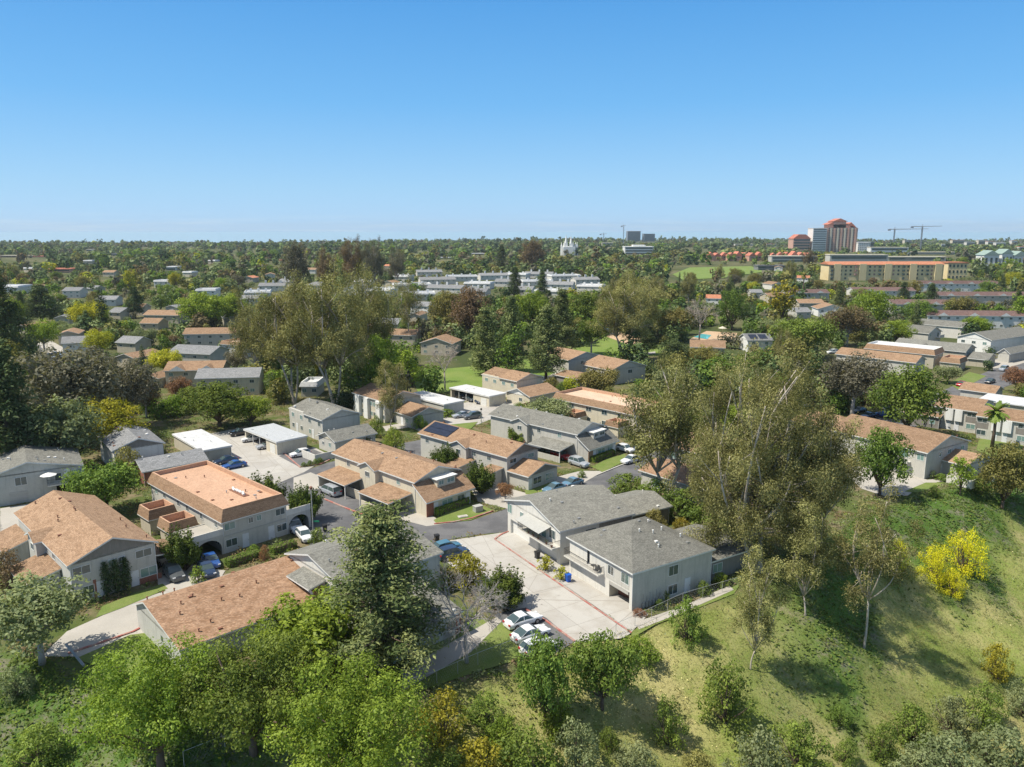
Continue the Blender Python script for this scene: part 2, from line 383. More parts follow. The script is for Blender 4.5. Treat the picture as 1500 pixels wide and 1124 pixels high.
def make_euc(key, w=12, h=18, leaf=.24, dens=.42, nlimb=7, seed=3, stems=2, low=.35, nper=9, bark='bark_pale', lo2=.2, csz=.07, tk=1.):
    g = np.random.default_rng(seed); rr = random.Random(seed); mb = MB(); cl = []
    for s in range(stems):
        a = rr.uniform(0, 6.28); lean = w * .16 if stems > 1 else w * .05
        split = Vector((math.cos(a + s * 2.3) * lean * (1 if s else .4), math.sin(a + s * 2.3) * lean, h * rr.uniform(low * .75, low * 1.1)))
        base = Vector((rr.uniform(-.3, .3) * (stems > 1), rr.uniform(-.3, .3) * (stems > 1), -.5))
        limb(mb, base, split, w * .033 / stems ** .4 * tk, w * .02 / stems ** .4 * tk, bark, .05, 6, rr)
        for i in range(nlimb):
            t = (i + .5) / nlimb; b = a + i * 2.4 + s; rad = w * .5 * rr.uniform(.45, .95) * (1 - .45 * t)
            end = Vector((split.x * .6 + math.cos(b) * rad, split.y * .6 + math.sin(b) * rad, h * (low + (1 - low) * (lo2 + (.98 - lo2) * t) * rr.uniform(.85, 1.02))))
            pts = limb(mb, split, end, w * .012 * tk ** .5, w * .003, bark, .16, 6, rr)
            for j in range(nper):
                q = pts[rr.choice([3, 4, 5, 6, 6])] + Vector([rr.gauss(0, w * .075) for _ in range(2)] + [rr.gauss(0, h * .045)])
                cl.append((q.x, q.y, q.z, w * rr.uniform(csz * .75, csz * 1.3), rr.uniform(.1, .95)))
                if j % 2 == 0: mb.tube([pts[4], q], [w * .0028, w * .0012], bark, 4)
    V, F, T = cluster_cloud(cl, leaf, dens, aspect=.4, droop=.45, upbias=.15, shell=.35, squash=1.1, seed=seed, spread=.15)
    proto(key, w, h, mb.mesh('trunk', True), V, F, T)
def make_pine(key, w=8, h=14, leaf=.2, dens=.5, seed=5, tiers=11, base=.12, tip=.25, up=.5, bark='bark', nb=6, clr=.10, shape=.8):
    g = np.random.default_rng(seed); rr = random.Random(seed); mb = MB(); cl = []
    mb.tube([(0, 0, -.4), (.1, .05, h * .4), (0, .1, h * .97)], [w * .035, w * .024, w * .005], bark, 7)
    for i in range(tiers):
        t = (i + .5) / tiers; z = h * (base + (1 - base) * t); R_ = w / 2 * ((1 - t) ** shape * (1 - tip) + tip * (1 - t * .8)) * rr.uniform(.8, 1.1)
        for j in range(nb):
            a = i * 1.1 + j * 6.283 / nb + rr.uniform(-.3, .3); q = R_ * rr.uniform(.7, 1.05)
            end = Vector((math.cos(a) * q, math.sin(a) * q, z + up * q * .3))
            if t < .85: limb(mb, (0, 0, z - .1 * q), end, w * .008, w * .002, bark, .06, 3, rr)
            for k in (.35, .65, .95):
                if rr.random() < .12: continue
                cl.append((end.x * k + rr.gauss(0, .03 * w), end.y * k + rr.gauss(0, .03 * w), z + up * q * .3 * k + rr.gauss(0, .02 * h), w * clr * rr.uniform(.7, 1.25) * (1 - .3 * t), rr.uniform(.05, .95)))
    cl.append((0, .1, h * .97, w * .06, .5))
    V, F, T = cluster_cloud(cl, leaf, dens, aspect=.35, outward=.7, upbias=.5, shell=.2, squash=.8, seed=seed, spread=.13)
    proto(key, w, h, mb.mesh('trunk', True), V, F, T)
def make_spire(key, w=2.2, h=9, seed=8, leaf=.16, dens=.5, pw=.5):
    g = np.random.default_rng(seed); cl = []
    n = 46
    for i in range(n):
        t = (i + .5) / n; r = w / 2 * (math.sin(math.pi * min(1, (t * .92 + .06))) ** pw); a = i * 2.4
        cl.append((math.cos(a) * r * .45, math.sin(a) * r * .45, h * (t * .94 + .04), r * .62 + .05, g.uniform(.2, .7)))
    V, F, T = cluster_cloud(cl, leaf, dens, seed=seed, upbias=.7, squash=1.3)
    mb = MB(); mb.tube([(0, 0, -.3), (0, 0, h * .6)], [.16, .05], 'bark', 6); proto(key, w, h, mb.mesh('trunk'), V, F, T)
def make_juniper(key, w=6, h=6, seed=9, n=62, leaf=.13):
    rr = random.Random(seed); mb = MB(); cl = []
    for i in range(n):
        a = rr.uniform(0, 6.28); q = w / 2 * rr.uniform(.15, .95); b = Vector((math.cos(a) * q * .35, math.sin(a) * q * .35, h * .15))
        e = Vector((math.cos(a) * q + .12 * w, math.sin(a) * q, h * rr.uniform(.5, 1) * (1 - .35 * (q / w * 2))))
        limb(mb, (0, 0, .1), b.lerp(e, .5), .09, .03, 'bark', .1, 3, rr)
        t0 = rr.uniform(.25, .75)
        for k in range(7):
            t = k / 6; p = b.lerp(e, .3 + .7 * t); r = w * .085 * (1 - t) ** .7 + .09
            cl.append((p.x + rr.gauss(0, .05), p.y + rr.gauss(0, .05), p.z, r, min(1, max(0, t0 + rr.gauss(0, .12)))))
    V, F, T = cluster_cloud(cl, leaf, .9, aspect=.45, upbias=.6, squash=1.25, seed=seed, droop=0)
    mb.tube([(0, 0, -.3), (0, 0, h * .3)], [.2, .12], 'bark', 6); proto(key, w, h, mb.mesh('trunk', True), V, F, T)
def branching(mb, p, d, L, r, depth, rr, mat, spread=.55, tw=3, grav=.0):
    q = p + d * L; mid = p.lerp(q, .5) + Vector((rr.gauss(0, 1), rr.gauss(0, 1), rr.gauss(0, 1))) * L * .05
    mb.tube([p, mid, q], [r, r * .85, r * .74], mat, 5 if depth > 2 else 3)
    if depth == 0: return
    for i in range(tw if depth > 1 else tw + 1):
        nd = (d + Vector((rr.gauss(0, spread), rr.gauss(0, spread), rr.gauss(0, spread * .7) - grav))).normalized()
        branching(mb, p.lerp(q, rr.uniform(.55, 1)) if i else q, nd, L * rr.uniform(.62, .85), r * .68, depth - 1, rr, mat, spread, tw, grav)
def make_bare(key, w=7, h=8, seed=4, mat='bark_grey', depth=6, grav=.06, trunk_h=.3):
    rr = random.Random(seed); mb = MB(); top = Vector((.1, 0, h * trunk_h))
    mb.tube([(0, 0, -.4), top * .5, top], [.22, .18, .16], mat, 8)
    for i in range(4):
        a = i * 1.57 + rr.uniform(-.4, .4); branching(mb, top, Vector((math.cos(a) * .75, math.sin(a) * .75, .8)).normalized(), h * .22, .085, depth - 1, rr, mat, .5, 3, grav)
    V = np.array(mb.v); w2 = (V[:, 0].max() - V[:, 0].min()); h2 = V[:, 2].max()
    PROTO[key] = dict(w=w2, h=h2, trunk=mb.mesh('branches', True), crown=None, cache={})
def make_palm(key, h=7, w=4.6, seed=2, frond=2.3, n=34):
    rr = random.Random(seed); mb = MB(); mb.tube([(0, 0, -.3), (.05, 0, h * .5), (0, .05, h - .3)], [.34, .24, .26], 'bark', 8)
    V = []; F = []; T = []
    for i in range(n):
        a = i * 2.4; e = R(rr.uniform(-40, 70)); L = frond * rr.uniform(.8, 1.1); t0 = rr.uniform(.2, .9)
        prev = Vector((0, 0, h - .3)); dirv = Vector((math.cos(a) * math.cos(e), math.sin(a) * math.cos(e), math.sin(e)))
        side = Vector((-math.sin(a), math.cos(a), 0))
        for k in range(6):
            dirv = (dirv + Vector((0, 0, -.16))).normalized(); nx = prev + dirv * L / 6; wd = L * (.05 + .17 * math.sin(math.pi * (k + .7) / 6.6))
            for sgn in (-1, 1):
                b = len(V); V += [prev, nx, nx + side * sgn * wd + dirv * .12 - Vector((0, 0, .12)), prev + side * sgn * wd * .8 - Vector((0, 0, .1))]
                F.append([b, b + 1, b + 2, b + 3]); T.append(t0)
            prev = nx
    proto(key, w, h, mb.mesh('trunk', True), np.array([tuple(v) for v in V]), np.array(F), np.array(T))
def make_hedge(key, L, W, Hh, seed=1, leaf=.13, dens=1.0):
    g = np.random.default_rng(seed); area = 2 * (L + W) * Hh + L * W; n = int(area / (leaf * leaf) * dens * .9)
    f = g.random(n); P0 = np.zeros((n, 3)); Nn = np.zeros((n, 3))
    for i in range(n):
        q = f[i] * area
        if q < L * W: P0[i] = (g.random() * L, g.random() * W, Hh); Nn[i] = (0, 0, 1)
        else:
            s = g.integers(0, 4); z = Hh * g.random()
            if s == 0: P0[i] = (g.random() * L, 0, z); Nn[i] = (0, -1, .3)
            elif s == 1: P0[i] = (g.random() * L, W, z); Nn[i] = (0, 1, .3)
            elif s == 2: P0[i] = (0, g.random() * W, z); Nn[i] = (-1, 0, .3)
            else: P0[i] = (L, g.random() * W, z); Nn[i] = (1, 0, .3)
    P0 -= Nn * .05; P0 += g.normal(size=P0.shape) * .04
    cx = np.clip((P0[:, 2] - Hh * .7) / Hh, 0, 1) * .3
    P0[:, 0] = L / 2 + (P0[:, 0] - L / 2) * (1 - cx * .25); P0[:, 1] = W / 2 + (P0[:, 1] - W / 2) * (1 - cx)
    V, F = leaf_quads(P0, Nn + rdir(n, g) * .6, leaf, .6, r=g)
    return V, F, np.clip(.5 + .25 * g.normal(size=n), 0, 1)

make_broad('broad_a', 9, 8.5, seed=21, nc=120, leaf=.18, open_=.4, dens=.7, base=.12); make_broad('broad_b', 9, 9.5, seed=22, base=.10, nc=120, leaf=.18, open_=.4, dens=.7); make_broad('broad_c', 9, 7, seed=23, base=.15, nc=110, flat=.75, leaf=.18, open_=.3, dens=.7)
make_broad('open_a', 9, 9, seed=24, dens=.55, nc=130, open_=.5, leaf=.17, base=.25, bark='bark_grey')
make_broad('big_a', 15, 13, seed=25, nc=300, dens=.42, leaf=.13, base=.15, open_=1.35); make_broad('big_b', 14, 11, seed=26, nc=260, dens=.42, leaf=.13, base=.12, open_=1.25)
make_broad('bush_a', 4, 3.2, seed=27, base=.02, leaf=.095, nc=60, dens=.65, open_=.3); make_broad('bush_b', 4, 4, seed=28, base=.02, leaf=.095, nc=70, dens=.62, open_=.5); make_broad('fuzzy', 4, 3.2, seed=127, base=.02, leaf=.05, nc=70, dens=.3, open_=.3, flat=.8); make_broad('ball', 2, 1.9, seed=29, base=0, leaf=.1, nc=34, dens=.7)
make_broad('tall_a', 5.5, 10, seed=30, base=.12, nc=80, flat=1, leaf=.24)
make_euc('euc_big', 19, 24, leaf=.125, dens=.95, nlimb=15, seed=41, stems=3, low=.2, nper=8, lo2=-.04, csz=.064)
make_euc('euc_tall', 11, 19, seed=42, stems=1, low=.45, nlimb=10, nper=6, dens=.95, leaf=.13, csz=.09, tk=.5); make_euc('euc_a', 12, 18, seed=43, stems=3, low=.33, nlimb=9, nper=6, dens=.95, leaf=.13, csz=.09, tk=.8); make_euc('euc_b', 11, 15, seed=44, stems=2, low=.28, nlimb=9, nper=6, dens=.95, leaf=.13, csz=.095, tk=.9)
make_euc('euc_slim', 7, 16, seed=45, stems=1, low=.16, nlimb=12, nper=6, leaf=.11, dens=.95, csz=.11, tk=.55)
make_pine('pine_fg', 10, 15, seed=51, tiers=11, base=.1, leaf=.16, dens=1.0, clr=.105, nb=7, tip=.3, shape=.62, up=1.0); make_pine('pine_a', 8.5, 15, seed=52, tiers=12, leaf=.2, clr=.125, nb=8, dens=.8, shape=.65); make_pine('pine_b', 7, 16, seed=53, tiers=14, leaf=.2, clr=.15, shape=.6, nb=7, dens=.8, base=.06)
make_pine('pine_round', 8, 12, seed=54, tiers=10, leaf=.2, clr=.14, shape=.5, tip=.45, base=.15, nb=7, dens=.8)
make_spire('cypress', 2.2, 9); make_spire('column', 1.5, 4.2, seed=81, leaf=.11, pw=.25)
make_juniper('juniper_a', 6, 6, 91); make_juniper('juniper_b', 6.5, 5.2, 92, n=66)
make_bare('bare_a', seed=4, depth=7); make_bare('bare_b', seed=6, mat='bark_pale', depth=6, grav=-.05, trunk_h=.4)
make_palm('palm_a'); make_palm('palm_tall', h=13, seed=5, frond=1.9)

TREES = []
def plant(key, leaf, p, w, h, name, desc, cat='tree', rz=None, group=None, label=None, parts=True):
    pr = PROTO[key]; sx = w / pr['w']; sz = h / pr['h']
    o = empty(name, p, rnd.uniform(0, 6.28) if rz is None else rz, cat=cat, group=group); o.scale = (sx, sx, sz)
    tk = 'branches' if pr['crown'] is None else ('stem' if cat in ('shrub', 'bush') else 'trunk')
    obj(tk, pr['trunk'], o)
    if pr['crown'] is not None: obj('crown' if cat == 'tree' else 'foliage', crown_mesh(key, leaf), o)
    a, b = proj(p[0], p[1], p[2] + h * .5)
    TREES.append(dict(o=o, desc=desc, px=a, py=b, label=label, w=w, h=h, x=p[0], y=p[1], key=(key, leaf)))
    return o
def tree_px(key, leaf, px, yb, yt, wpx, name, desc, cat='tree', group=None, label=None, rz=None):
    p = G(px, yb); f = p.y * CP - (p.z - CAM_H) * SP; h = max(.4, height_to(p, yt)); w = wpx * f / FOC
    p.z -= .1
    return plant(key, leaf, p, w, h, name, desc, cat, group=group, label=label, rz=rz if rz is not None else (px * 7.31 + yb) % 6.283)
# ------------------------------------------------------------------ buildings
WIN = {}
def window_mesh(w, h, mull=1, glass='glass'):
    k = (round(w, 2), round(h, 2), mull, glass)
    if k not in WIN:
        f = MB(); t = .07
        f.box(-w / 2, -.05, 0, w / 2, .02, t, 'trim'); f.box(-w / 2, -.05, h - t, w / 2, .02, h, 'trim')
        f.box(-w / 2, -.05, t, -w / 2 + t, .02, h - t, 'trim'); f.box(w / 2 - t, -.05, t, w / 2, .02, h - t, 'trim')
        if mull: f.box(-.025, -.045, t, .025, .02, h - t, 'trim')
        p = MB(); p.box(-w / 2 + t, -.02, t, w / 2 - t, .01, h - t, glass)
        both = MB(); both.v = f.v[:]; both.f = f.f[:]; both.mi = f.mi[:]; both.mats = f.mats[:]; both.box(-w / 2 + t, -.02, t, w / 2 - t, .01, h - t, glass)
        WIN[k] = (f.mesh('window'), p.mesh('pane'), both.mesh('window'))
    return WIN[k]
class House:
    def __init__(s, name, label, cat, short, C, A, B, ze, theta=None, group=None, oh=.45, LX=None, LY=None, wall='stucco_grey', roof='grey_roof', near=True, z0=0.):
        s.ze = ze; s.oh = oh; s.wall = wall; s.roof = roof; s.near = near
        c = P(*C, ze) if not isinstance(C, Vector) else C.copy()
        angs = []
        if A is not None: a = P(*A, ze) - c; angs.append(math.atan2(a.y, a.x) - math.pi / 2)
        if B is not None: b = P(*B, ze) - c; angs.append(math.atan2(b.y, b.x))
        th = R(theta) if theta is not None else sum(angs) / len(angs)
        ex = Vector((math.cos(th), math.sin(th), 0)); ey = Vector((-math.sin(th), math.cos(th), 0))
        s.LX = LX if LX is not None else b.dot(ex); s.LY = LY if LY is not None else a.dot(ey)
        s.th = th; s.c = c; s.ex = ex; s.ey = ey; s.rise = 0; s.axis = 'y'; s.fr = .5
        s.o = empty(name, (c.x, c.y, z0), th, label, cat, group)
        m = c + ex * s.LX / 2 + ey * s.LY / 2
        s.mid = m
        if short: anchor(short, m.x, m.y, ze)
        ps = [proj(*(c + ex * i + ey * j)[:2], z) for i in (0, s.LX) for j in (0, s.LY) for z in (0, ze + 1)]
        xs = [p[0] for p in ps]; ys = [p[1] for p in ps]
        KEEP.append((min(xs), min(ys) - 2, max(xs), max(ys), c.y))
        FOOT.append((c, ex, ey, s.LX, s.LY)); ALLH.append(s)
    def L(s, px, py, z):
        v = P(px, py, z) - Vector((s.c.x, s.c.y, z)); return v.dot(s.ex), v.dot(s.ey)
    def walls(s, x0=None, y0=None, x1=None, y1=None, z0=0, z1=None, mat=None, S=(), W=(), name='wall'):
        oh = s.oh; x0 = oh if x0 is None else x0; y0 = oh if y0 is None else y0; x1 = s.LX - oh if x1 is None else x1; y1 = s.LY - oh if y1 is None else y1
        z1 = s.ze - .02 if z1 is None else z1; mat = mat or s.wall; mb = MB()
        def face(n, T, ops, inn):
            cur = 0.
            for a, b, za, zb, dep, mi_ in sorted(ops):
                if a > cur: q(T, cur, a, z0, z1)
                if za > z0: q(T, a, b, z0, za)
                if zb < z1: q(T, a, b, zb, z1)
                for p4 in (((a, 0, za), (a, dep, za), (a, dep, zb), (a, 0, zb)), ((b, 0, za), (b, dep, za), (b, dep, zb), (b, 0, zb)), ((a, 0, za), (b, 0, za), (b, dep, za), (a, dep, za)),
                           ((a, 0, zb), (b, 0, zb), (b, dep, zb), (a, dep, zb)), ((a, dep, za), (b, dep, za), (b, dep, zb), (a, dep, zb))):
                    mb.add([T(*p) for p in p4], [(0, 1, 2, 3)], mi_)
                cur = b
            if cur < n: q(T, cur, n, z0, z1)
        def q(T, a, b, za, zb): mb.add([T(a, 0, za), T(b, 0, za), T(b, 0, zb), T(a, 0, zb)], [(0, 1, 2, 3)], mat)
        face(x1 - x0, lambda t, d, z: (x0 + t, y0 + d, z), S, 0)
        face(y1 - y0, lambda t, d, z: (x0 + d, y0 + t, z), W, 0)
        q(lambda t, d, z: (x0 + t, y1, z), 0, x1 - x0, z0, z1); q(lambda t, d, z: (x1, y0 + t, z), 0, y1 - y0, z0, z1)
        mb.add([(x0, y0, z1), (x1, y0, z1), (x1, y1, z1), (x0, y1, z1)], [(0, 1, 2, 3)], mat)
        return mb.build(name, s.o)
    def gable(s, x0=0, y0=0, x1=None, y1=None, ze=None, rise=1.8, axis='y', fr=.5, t=.2, roof=None, wallmat=None, name='roof', oh=None, trim='trim'):
        x1 = s.LX if x1 is None else x1; y1 = s.LY if y1 is None else y1; ze = s.ze if ze is None else ze; roof = roof or s.roof; oh = s.oh if oh is None else oh
        a0, a1 = (x0, x1) if axis == 'y' else (y0, y1); b0, b1 = (y0, y1) if axis == 'y' else (x0, x1)
        m = a0 + (a1 - a0) * fr; mb = MB()
        poly = [(a0, ze), (m, ze + rise), (a1, ze), (a1, ze - t), (m, ze + rise - t), (a0, ze - t)]
        mb.prism(poly, b0, b1, axis, [roof, roof, trim, trim, trim, trim], trim)
        o = mb.build(name, s.o)
        g = MB(); w0 = a0 + oh; w1 = a1 - oh; zz = lambda a: ze - t + rise * ((a - a0) / (m - a0) if a < m else (a1 - a) / (a1 - m)) - .01
        g.prism([(w0, ze - .03 - t), (w1, ze - .03 - t), (w1, zz(w1)), (m, zz(m)), (w0, zz(w0))], b0 + oh, b1 - oh, axis, wallmat or s.wall); g.build('gable_wall', s.o)
        if name == 'roof' and oh == s.oh: s.rise = rise; s.axis = axis; s.fr = fr
        return o
    def hip(s, rise=2, inset=None, rx=None, x0=0, y0=0, x1=None, y1=None, ze=None, roof=None, name='roof', ridge=None):
        x1 = s.LX if x1 is None else x1; y1 = s.LY if y1 is None else y1; ze = s.ze if ze is None else ze; roof = roof or s.roof
        r = ridge or ((x0 + x1) / 2, y0 + (x1 - x0) / 2, (x0 + x1) / 2, y1 - (x1 - x0) / 2); mb = MB(); t = .2
        b = [(x0, y0), (x1, y0), (x1, y1), (x0, y1)]
        top = [(r[0], r[1], ze + rise), (r[2], r[3], ze + rise)]
        V = [(x, y, ze) for x, y in b] + top
        mb.add(V, [(0, 1, 4), (1, 2, 5, 4), (2, 3, 5), (3, 0, 4, 5)], roof)
        W_ = [(x, y, ze) for x, y in b] + [(x, y, ze - t) for x, y in b]
        mb.add(W_, [(0, 1, 5, 4), (1, 2, 6, 5), (2, 3, 7, 6), (3, 0, 4, 7), (4, 5, 6, 7)], 'trim'); s.rise = rise * .5; s.axis = 'y'; s.fr = .5
        return mb.build(name, s.o)
    def mansard(s, x0=0, y0=0, x1=None, y1=None, z0=None, z1=None, inset=.7, deck=None, deckmat='orange_deck', roof=None, name='roof', inner='orange_deck', thick=.25):
        x1 = s.LX if x1 is None else x1; y1 = s.LY if y1 is None else y1; z0 = s.ze if z0 is None else z0; z1 = z1 or z0 + 1.6; deck = z1 - .7 if deck is None else deck; roof = roof or s.roof
        mb = MB(); o = [(x0, y0), (x1, y0), (x1, y1), (x0, y1)]; n = [(x0 + inset, y0 + inset), (x1 - inset, y0 + inset), (x1 - inset, y1 - inset), (x0 + inset, y1 - inset)]
        i2 = inset + thick; k = [(x0 + i2, y0 + i2), (x1 - i2, y0 + i2), (x1 - i2, y1 - i2), (x0 + i2, y1 - i2)]
        for i in range(4):
            j = (i + 1) % 4
            mb.add([(*o[i], z0), (*o[j], z0), (*n[j], z1), (*n[i], z1)], [(0, 1, 2, 3)], roof)
            mb.add([(*n[i], z1), (*n[j], z1), (*k[j], z1), (*k[i], z1)], [(0, 1, 2, 3)], inner)
            mb.add([(*k[i], z1), (*k[j], z1), (*k[j], deck), (*k[i], deck)], [(0, 1, 2, 3)], inner)
            mb.add([(*o[i], z0), (*o[j], z0), (*o[j], z0 - .15), (*o[i], z0 - .15)], [(0, 1, 2, 3)], 'trim')
        mb.add([(*p, z0 - .15) for p in o], [(0, 1, 2, 3)], 'trim')
        r = mb.build(name, s.o); d = MB(); d.add([(*p, deck) for p in k], [(0, 1, 2, 3)], deckmat); d.build('roof_deck', r); return r
    def shed(s, pts, z_hi, z_lo, down='-x', roof=None, posts=True, name='side_roof', wallsides=(), trim='trim', wm=None, tk=.18):
        """lean-to roof over the local rectangle of the given points; down: side it slopes towards"""
        if len(pts) == 4 and not isinstance(pts[0], (list, tuple)): x0, y0, x1, y1 = pts
        else:
            l = [s.L(a, b, c) for a, b, c in pts]; x0 = min(p[0] for p in l); x1 = max(p[0] for p in l); y0 = min(p[1] for p in l); y1 = max(p[1] for p in l)
        mb = MB(); rf = roof or s.roof; t = tk
        def z(x, y):
            k = {'-x': (x - x0) / (x1 - x0), '+x': (x1 - x) / (x1 - x0), '-y': (y - y0) / (y1 - y0), '+y': (y1 - y) / (y1 - y0)}[down]; return z_lo + (z_hi - z_lo) * k
        q = [(x0, y0), (x1, y0), (x1, y1), (x0, y1)]; mb.add([(a, b, z(a, b)) for a, b in q], [(0, 1, 2, 3)], rf)
        V = [(a, b, z(a, b)) for a, b in q] + [(a, b, z(a, b) - t) for a, b in q]
        mb.add(V, [(0, 1, 5, 4), (1, 2, 6, 5), (2, 3, 7, 6), (3, 0, 4, 7), (4, 5, 6, 7)], trim); r = mb.build(name, s.o)
        if posts:
            for a, b in ((x0 + .25, y0 + .25), (x0 + .25, y1 - .25)) if down == '-x' else ((x0 + .25, y0 + .25), (x1 - .25, y0 + .25)):
                p = MB(); p.box(a - .07, b - .07, 0, a + .07, b + .07, z(a, b) - t, 'trim'); p.build('post', s.o)
        g = .3
        for w in wallsides:
            p = MB(); m = wm or s.wall
            zz = min(z_lo, z_hi) - t
            X0, Y0, X1, Y1 = x0 + g, y0 + g, x1 - g, y1 - g
            if w == 'S': p.prism([(X0, 0), (X1, 0), (X1, z(X1, Y0) - t - .01), (X0, z(X0, Y0) - t - .01)], Y0, Y0 + .12, 'y', m)
            if w == 'W': p.prism([(Y0, 0), (Y1, 0), (Y1, z(X0, Y1) - t - .01), (Y0, z(X0, Y0) - t - .01)], X0, X0 + .12, 'x', m)
            if w == 'N': p.prism([(X0, 0), (X1, 0), (X1, z(X1, Y1) - t - .01), (X0, z(X0, Y1) - t - .01)], Y1 - .12, Y1, 'y', m)
            if w == 'w': p.box(X0, Y0, 0, X0 + .12, Y1, 1.2, m)
            if w == 's': p.box(X0, Y0, 0, X1, Y0 + .12, 1.2, m)
            p.build('side_wall', s.o)
        return x0, y0, x1, y1
    def win(s, side, f, z, w=1.5, h=1.1, mull=1, glass=None, x=None, y=None, name='window'):
        glass = glass or rnd.choice(['glass', 'glass', 'glass_teal']); a, b, both = window_mesh(w, h, mull, glass)
        x = s.oh if x is None else x; y = s.oh if y is None else y
        if side == 'S': loc = (f * s.LX if f <= 1 else f, y - .01, z - h / 2); rz = 0
        elif side == 'W': loc = (x - .01, f * s.LY if f <= 1 else f, z - h / 2); rz = -math.pi / 2
        if s.near: o = obj(name, a, s.o, loc, rz); obj('pane', b, o)
        else: obj(name, both, s.o, loc, rz)
    def slab(s, side, f, z0, w, h, mat, name, x=None, y=None, t=.05):
        x = s.oh if x is None else x; y = s.oh if y is None else y; mb = MB(); mb.box(-w / 2, -t, 0, w / 2, .01, h, mat)
        return mb.build(name, s.o, loc=(f * s.LX if f <= 1 else f, y, z0)) if side == 'S' else s._rot(mb.build(name, s.o, loc=(x, f * s.LY if f <= 1 else f, z0)))
    def _rot(s, o): o.rotation_euler = (0, 0, -math.pi / 2); return o
    def door(s, side, f, x=None, y=None, z=0.02, mat='door'):
        d = s.slab(side, f, z, 1.0, 2.1, mat, 'door', x, y)
        k = MB(); k.box(.34, -.1, 1.0, .40, -.05, 1.06, 'black'); k.build('handle', d)
    def rz(s, x, y):
        if s.axis == 'y': a, n = x, s.LX
        else: a, n = y, s.LY
        m = n * s.fr; return s.ze + s.rise * (a / m if a < m else (n - a) / (n - m))
    def vents(s, n, mats=('white_vent', 'metal_vent'), seed=1, x0=.5, x1=None, y0=.5, y1=None, zfun=None):
        rr = random.Random(seed)
        for i in range(n):
            x = rr.uniform(x0, x1 or s.LX - .5); y = rr.uniform(y0, y1 or s.LY - .5); z = zfun(x, y) if zfun else s.rz(x, y); mb = MB(); m = rr.choice(mats)
            if rr.random() < .45: mb.box(-.22, -.18, -.25, .22, .18, .14, m)
            else: mb.tube([(0, 0, -.4), (0, 0, .32)], .07, m, 8); mb.tube([(0, 0, .32), (0, 0, .42)], [.13, .10], m, 8)
            mb.build('roof_vent', s.o, loc=(x, y, z))
    def dormer(s, y0, y1, out=.7, rise=None, win=True, ze=None):
        """small cross gable over the W eave"""
        m = (y0 + y1) / 2; ze = ze or s.ze; rise = rise or (y1 - y0) / 2 * .42; slope = s.rise / (s.LX * s.fr); xin = rise / slope + .3
        mb = MB(); poly = [(y0, ze - .02), (m, ze + rise), (y1, ze - .02), (y1, ze - .2), (m, ze + rise - .2), (y0, ze - .2)]
        mb.prism(poly, -out, xin, 'x', [s.roof, s.roof, 'trim', 'trim', 'trim', 'trim'], 'trim'); mb.build('entry_gable', s.o)
        w = MB(); w.prism([(y0 + .3, 0), (y1 - .3, 0), (y1 - .3, ze - .15), (m, ze + rise - .28), (y0 + .3, ze - .15)], -out + .35, s.oh + .1, 'x', s.wall); w.build('bay_wall', s.o)
        if win: s.win('W', m, ze - 1.2, 1.3, 1.0, x=-out + .35)
FOOT = []; ALLH = []
def balcony(s, side, a, b, z, depth, solid=False, x=None, y=None):
    mb = MB(); 
    T = (lambda t, d, zz: (t, -d + (y or s.oh), zz)) if side == 'S' else (lambda t, d, zz: (-d + (x or s.oh), t, zz))
    def bx(m, t0, t1, d0, d1, z0, z1, mat):
        p = [T(t0, d0, z0), T(t1, d1, z1)]; m.box(min(p[0][0], p[1][0]), min(p[0][1], p[1][1]), z0, max(p[0][0], p[1][0]), max(p[0][1], p[1][1]), z1, mat)
    bx(mb, a, b, 0, depth, z - .2, z, 'stucco_light'); o = mb.build('balcony', s.o)
    r = MB(); h = 1.0
    if solid: bx(r, a, b, depth - .1, depth, z, z + h, s.wall)
    else:
        bx(r, a, b, depth - .05, depth, z + h - .05, z + h, 'rail'); n = int((b - a) / .14)
        for i in range(n + 1):
            t = a + (b - a) * i / n; bx(r, t - .012, t + .012, depth - .04, depth - .015, z, z + h - .05, 'rail')
        for t in (a, b - .04): bx(r, t, t + .04, 0, depth - .05, z + h - .05, z + h, 'rail')
        for t in (a, b - .03):
            for k in range(int(depth / .16)): bx(r, t, t + .03, k * .16, k * .16 + .024, z, z + h - .05, 'rail')
    r.build('railing', o); return o
def arch_wall(s, x0, x1, y, z1, name='arched_wall'):
    w = x1 - x0; r = w / 2 - .4; mb = MB(); cx = (x0 + x1) / 2; zc = z1 - .35 - r * .8
    pts = [(x0, 0), (x0 + .4, 0)] + [(cx - r * math.cos(t * math.pi / 10), zc + r * .8 * math.sin(t * math.pi / 10)) for t in range(11)] + [(x1 - .4, 0), (x1, 0), (x1, z1), (x0, z1)]
    mb.prism(pts, y, y + .2, 'y', s.wall); return mb.build(name, s.o)

# ---- left tan gabled fourplex
h = House('townhouse', 'two storey grey townhouse with tan shingle gable and three vine columns on its front', 'house', 'tan gabled vine-fronted townhouse', (98, 830), (14, 753), (233, 794), 5.4, roof='tan_roof', group=None)
h.walls(S=[]); h.gable(rise=2.2, wallmat='stucco_dark'); h.dormer(11, 15.5, 1.0, win=True)
for f, z, w, hh in ((.15, 4.2, 2.1, 1.15), (.83, 4.2, 2.1, 1.1), (.47, 4.1, .9, 1.0), (.58, 4.1, .9, 1.0), (.2, 1.4, 1.4, 1.2), (.87, 1.5, 2.2, 1.3)): h.win('S', f, z, w, hh)
h.door('S', .33); h.door('S', .71); h.slab('S', .88, .0, 2.9, .8, 'brick', 'brick_base'); h.slab('S', .27, 0, .35, 2.5, 'brick', 'brick_pier')
for f in (.3, .42): h.win('W', f, 4.2, 1.1, .9)
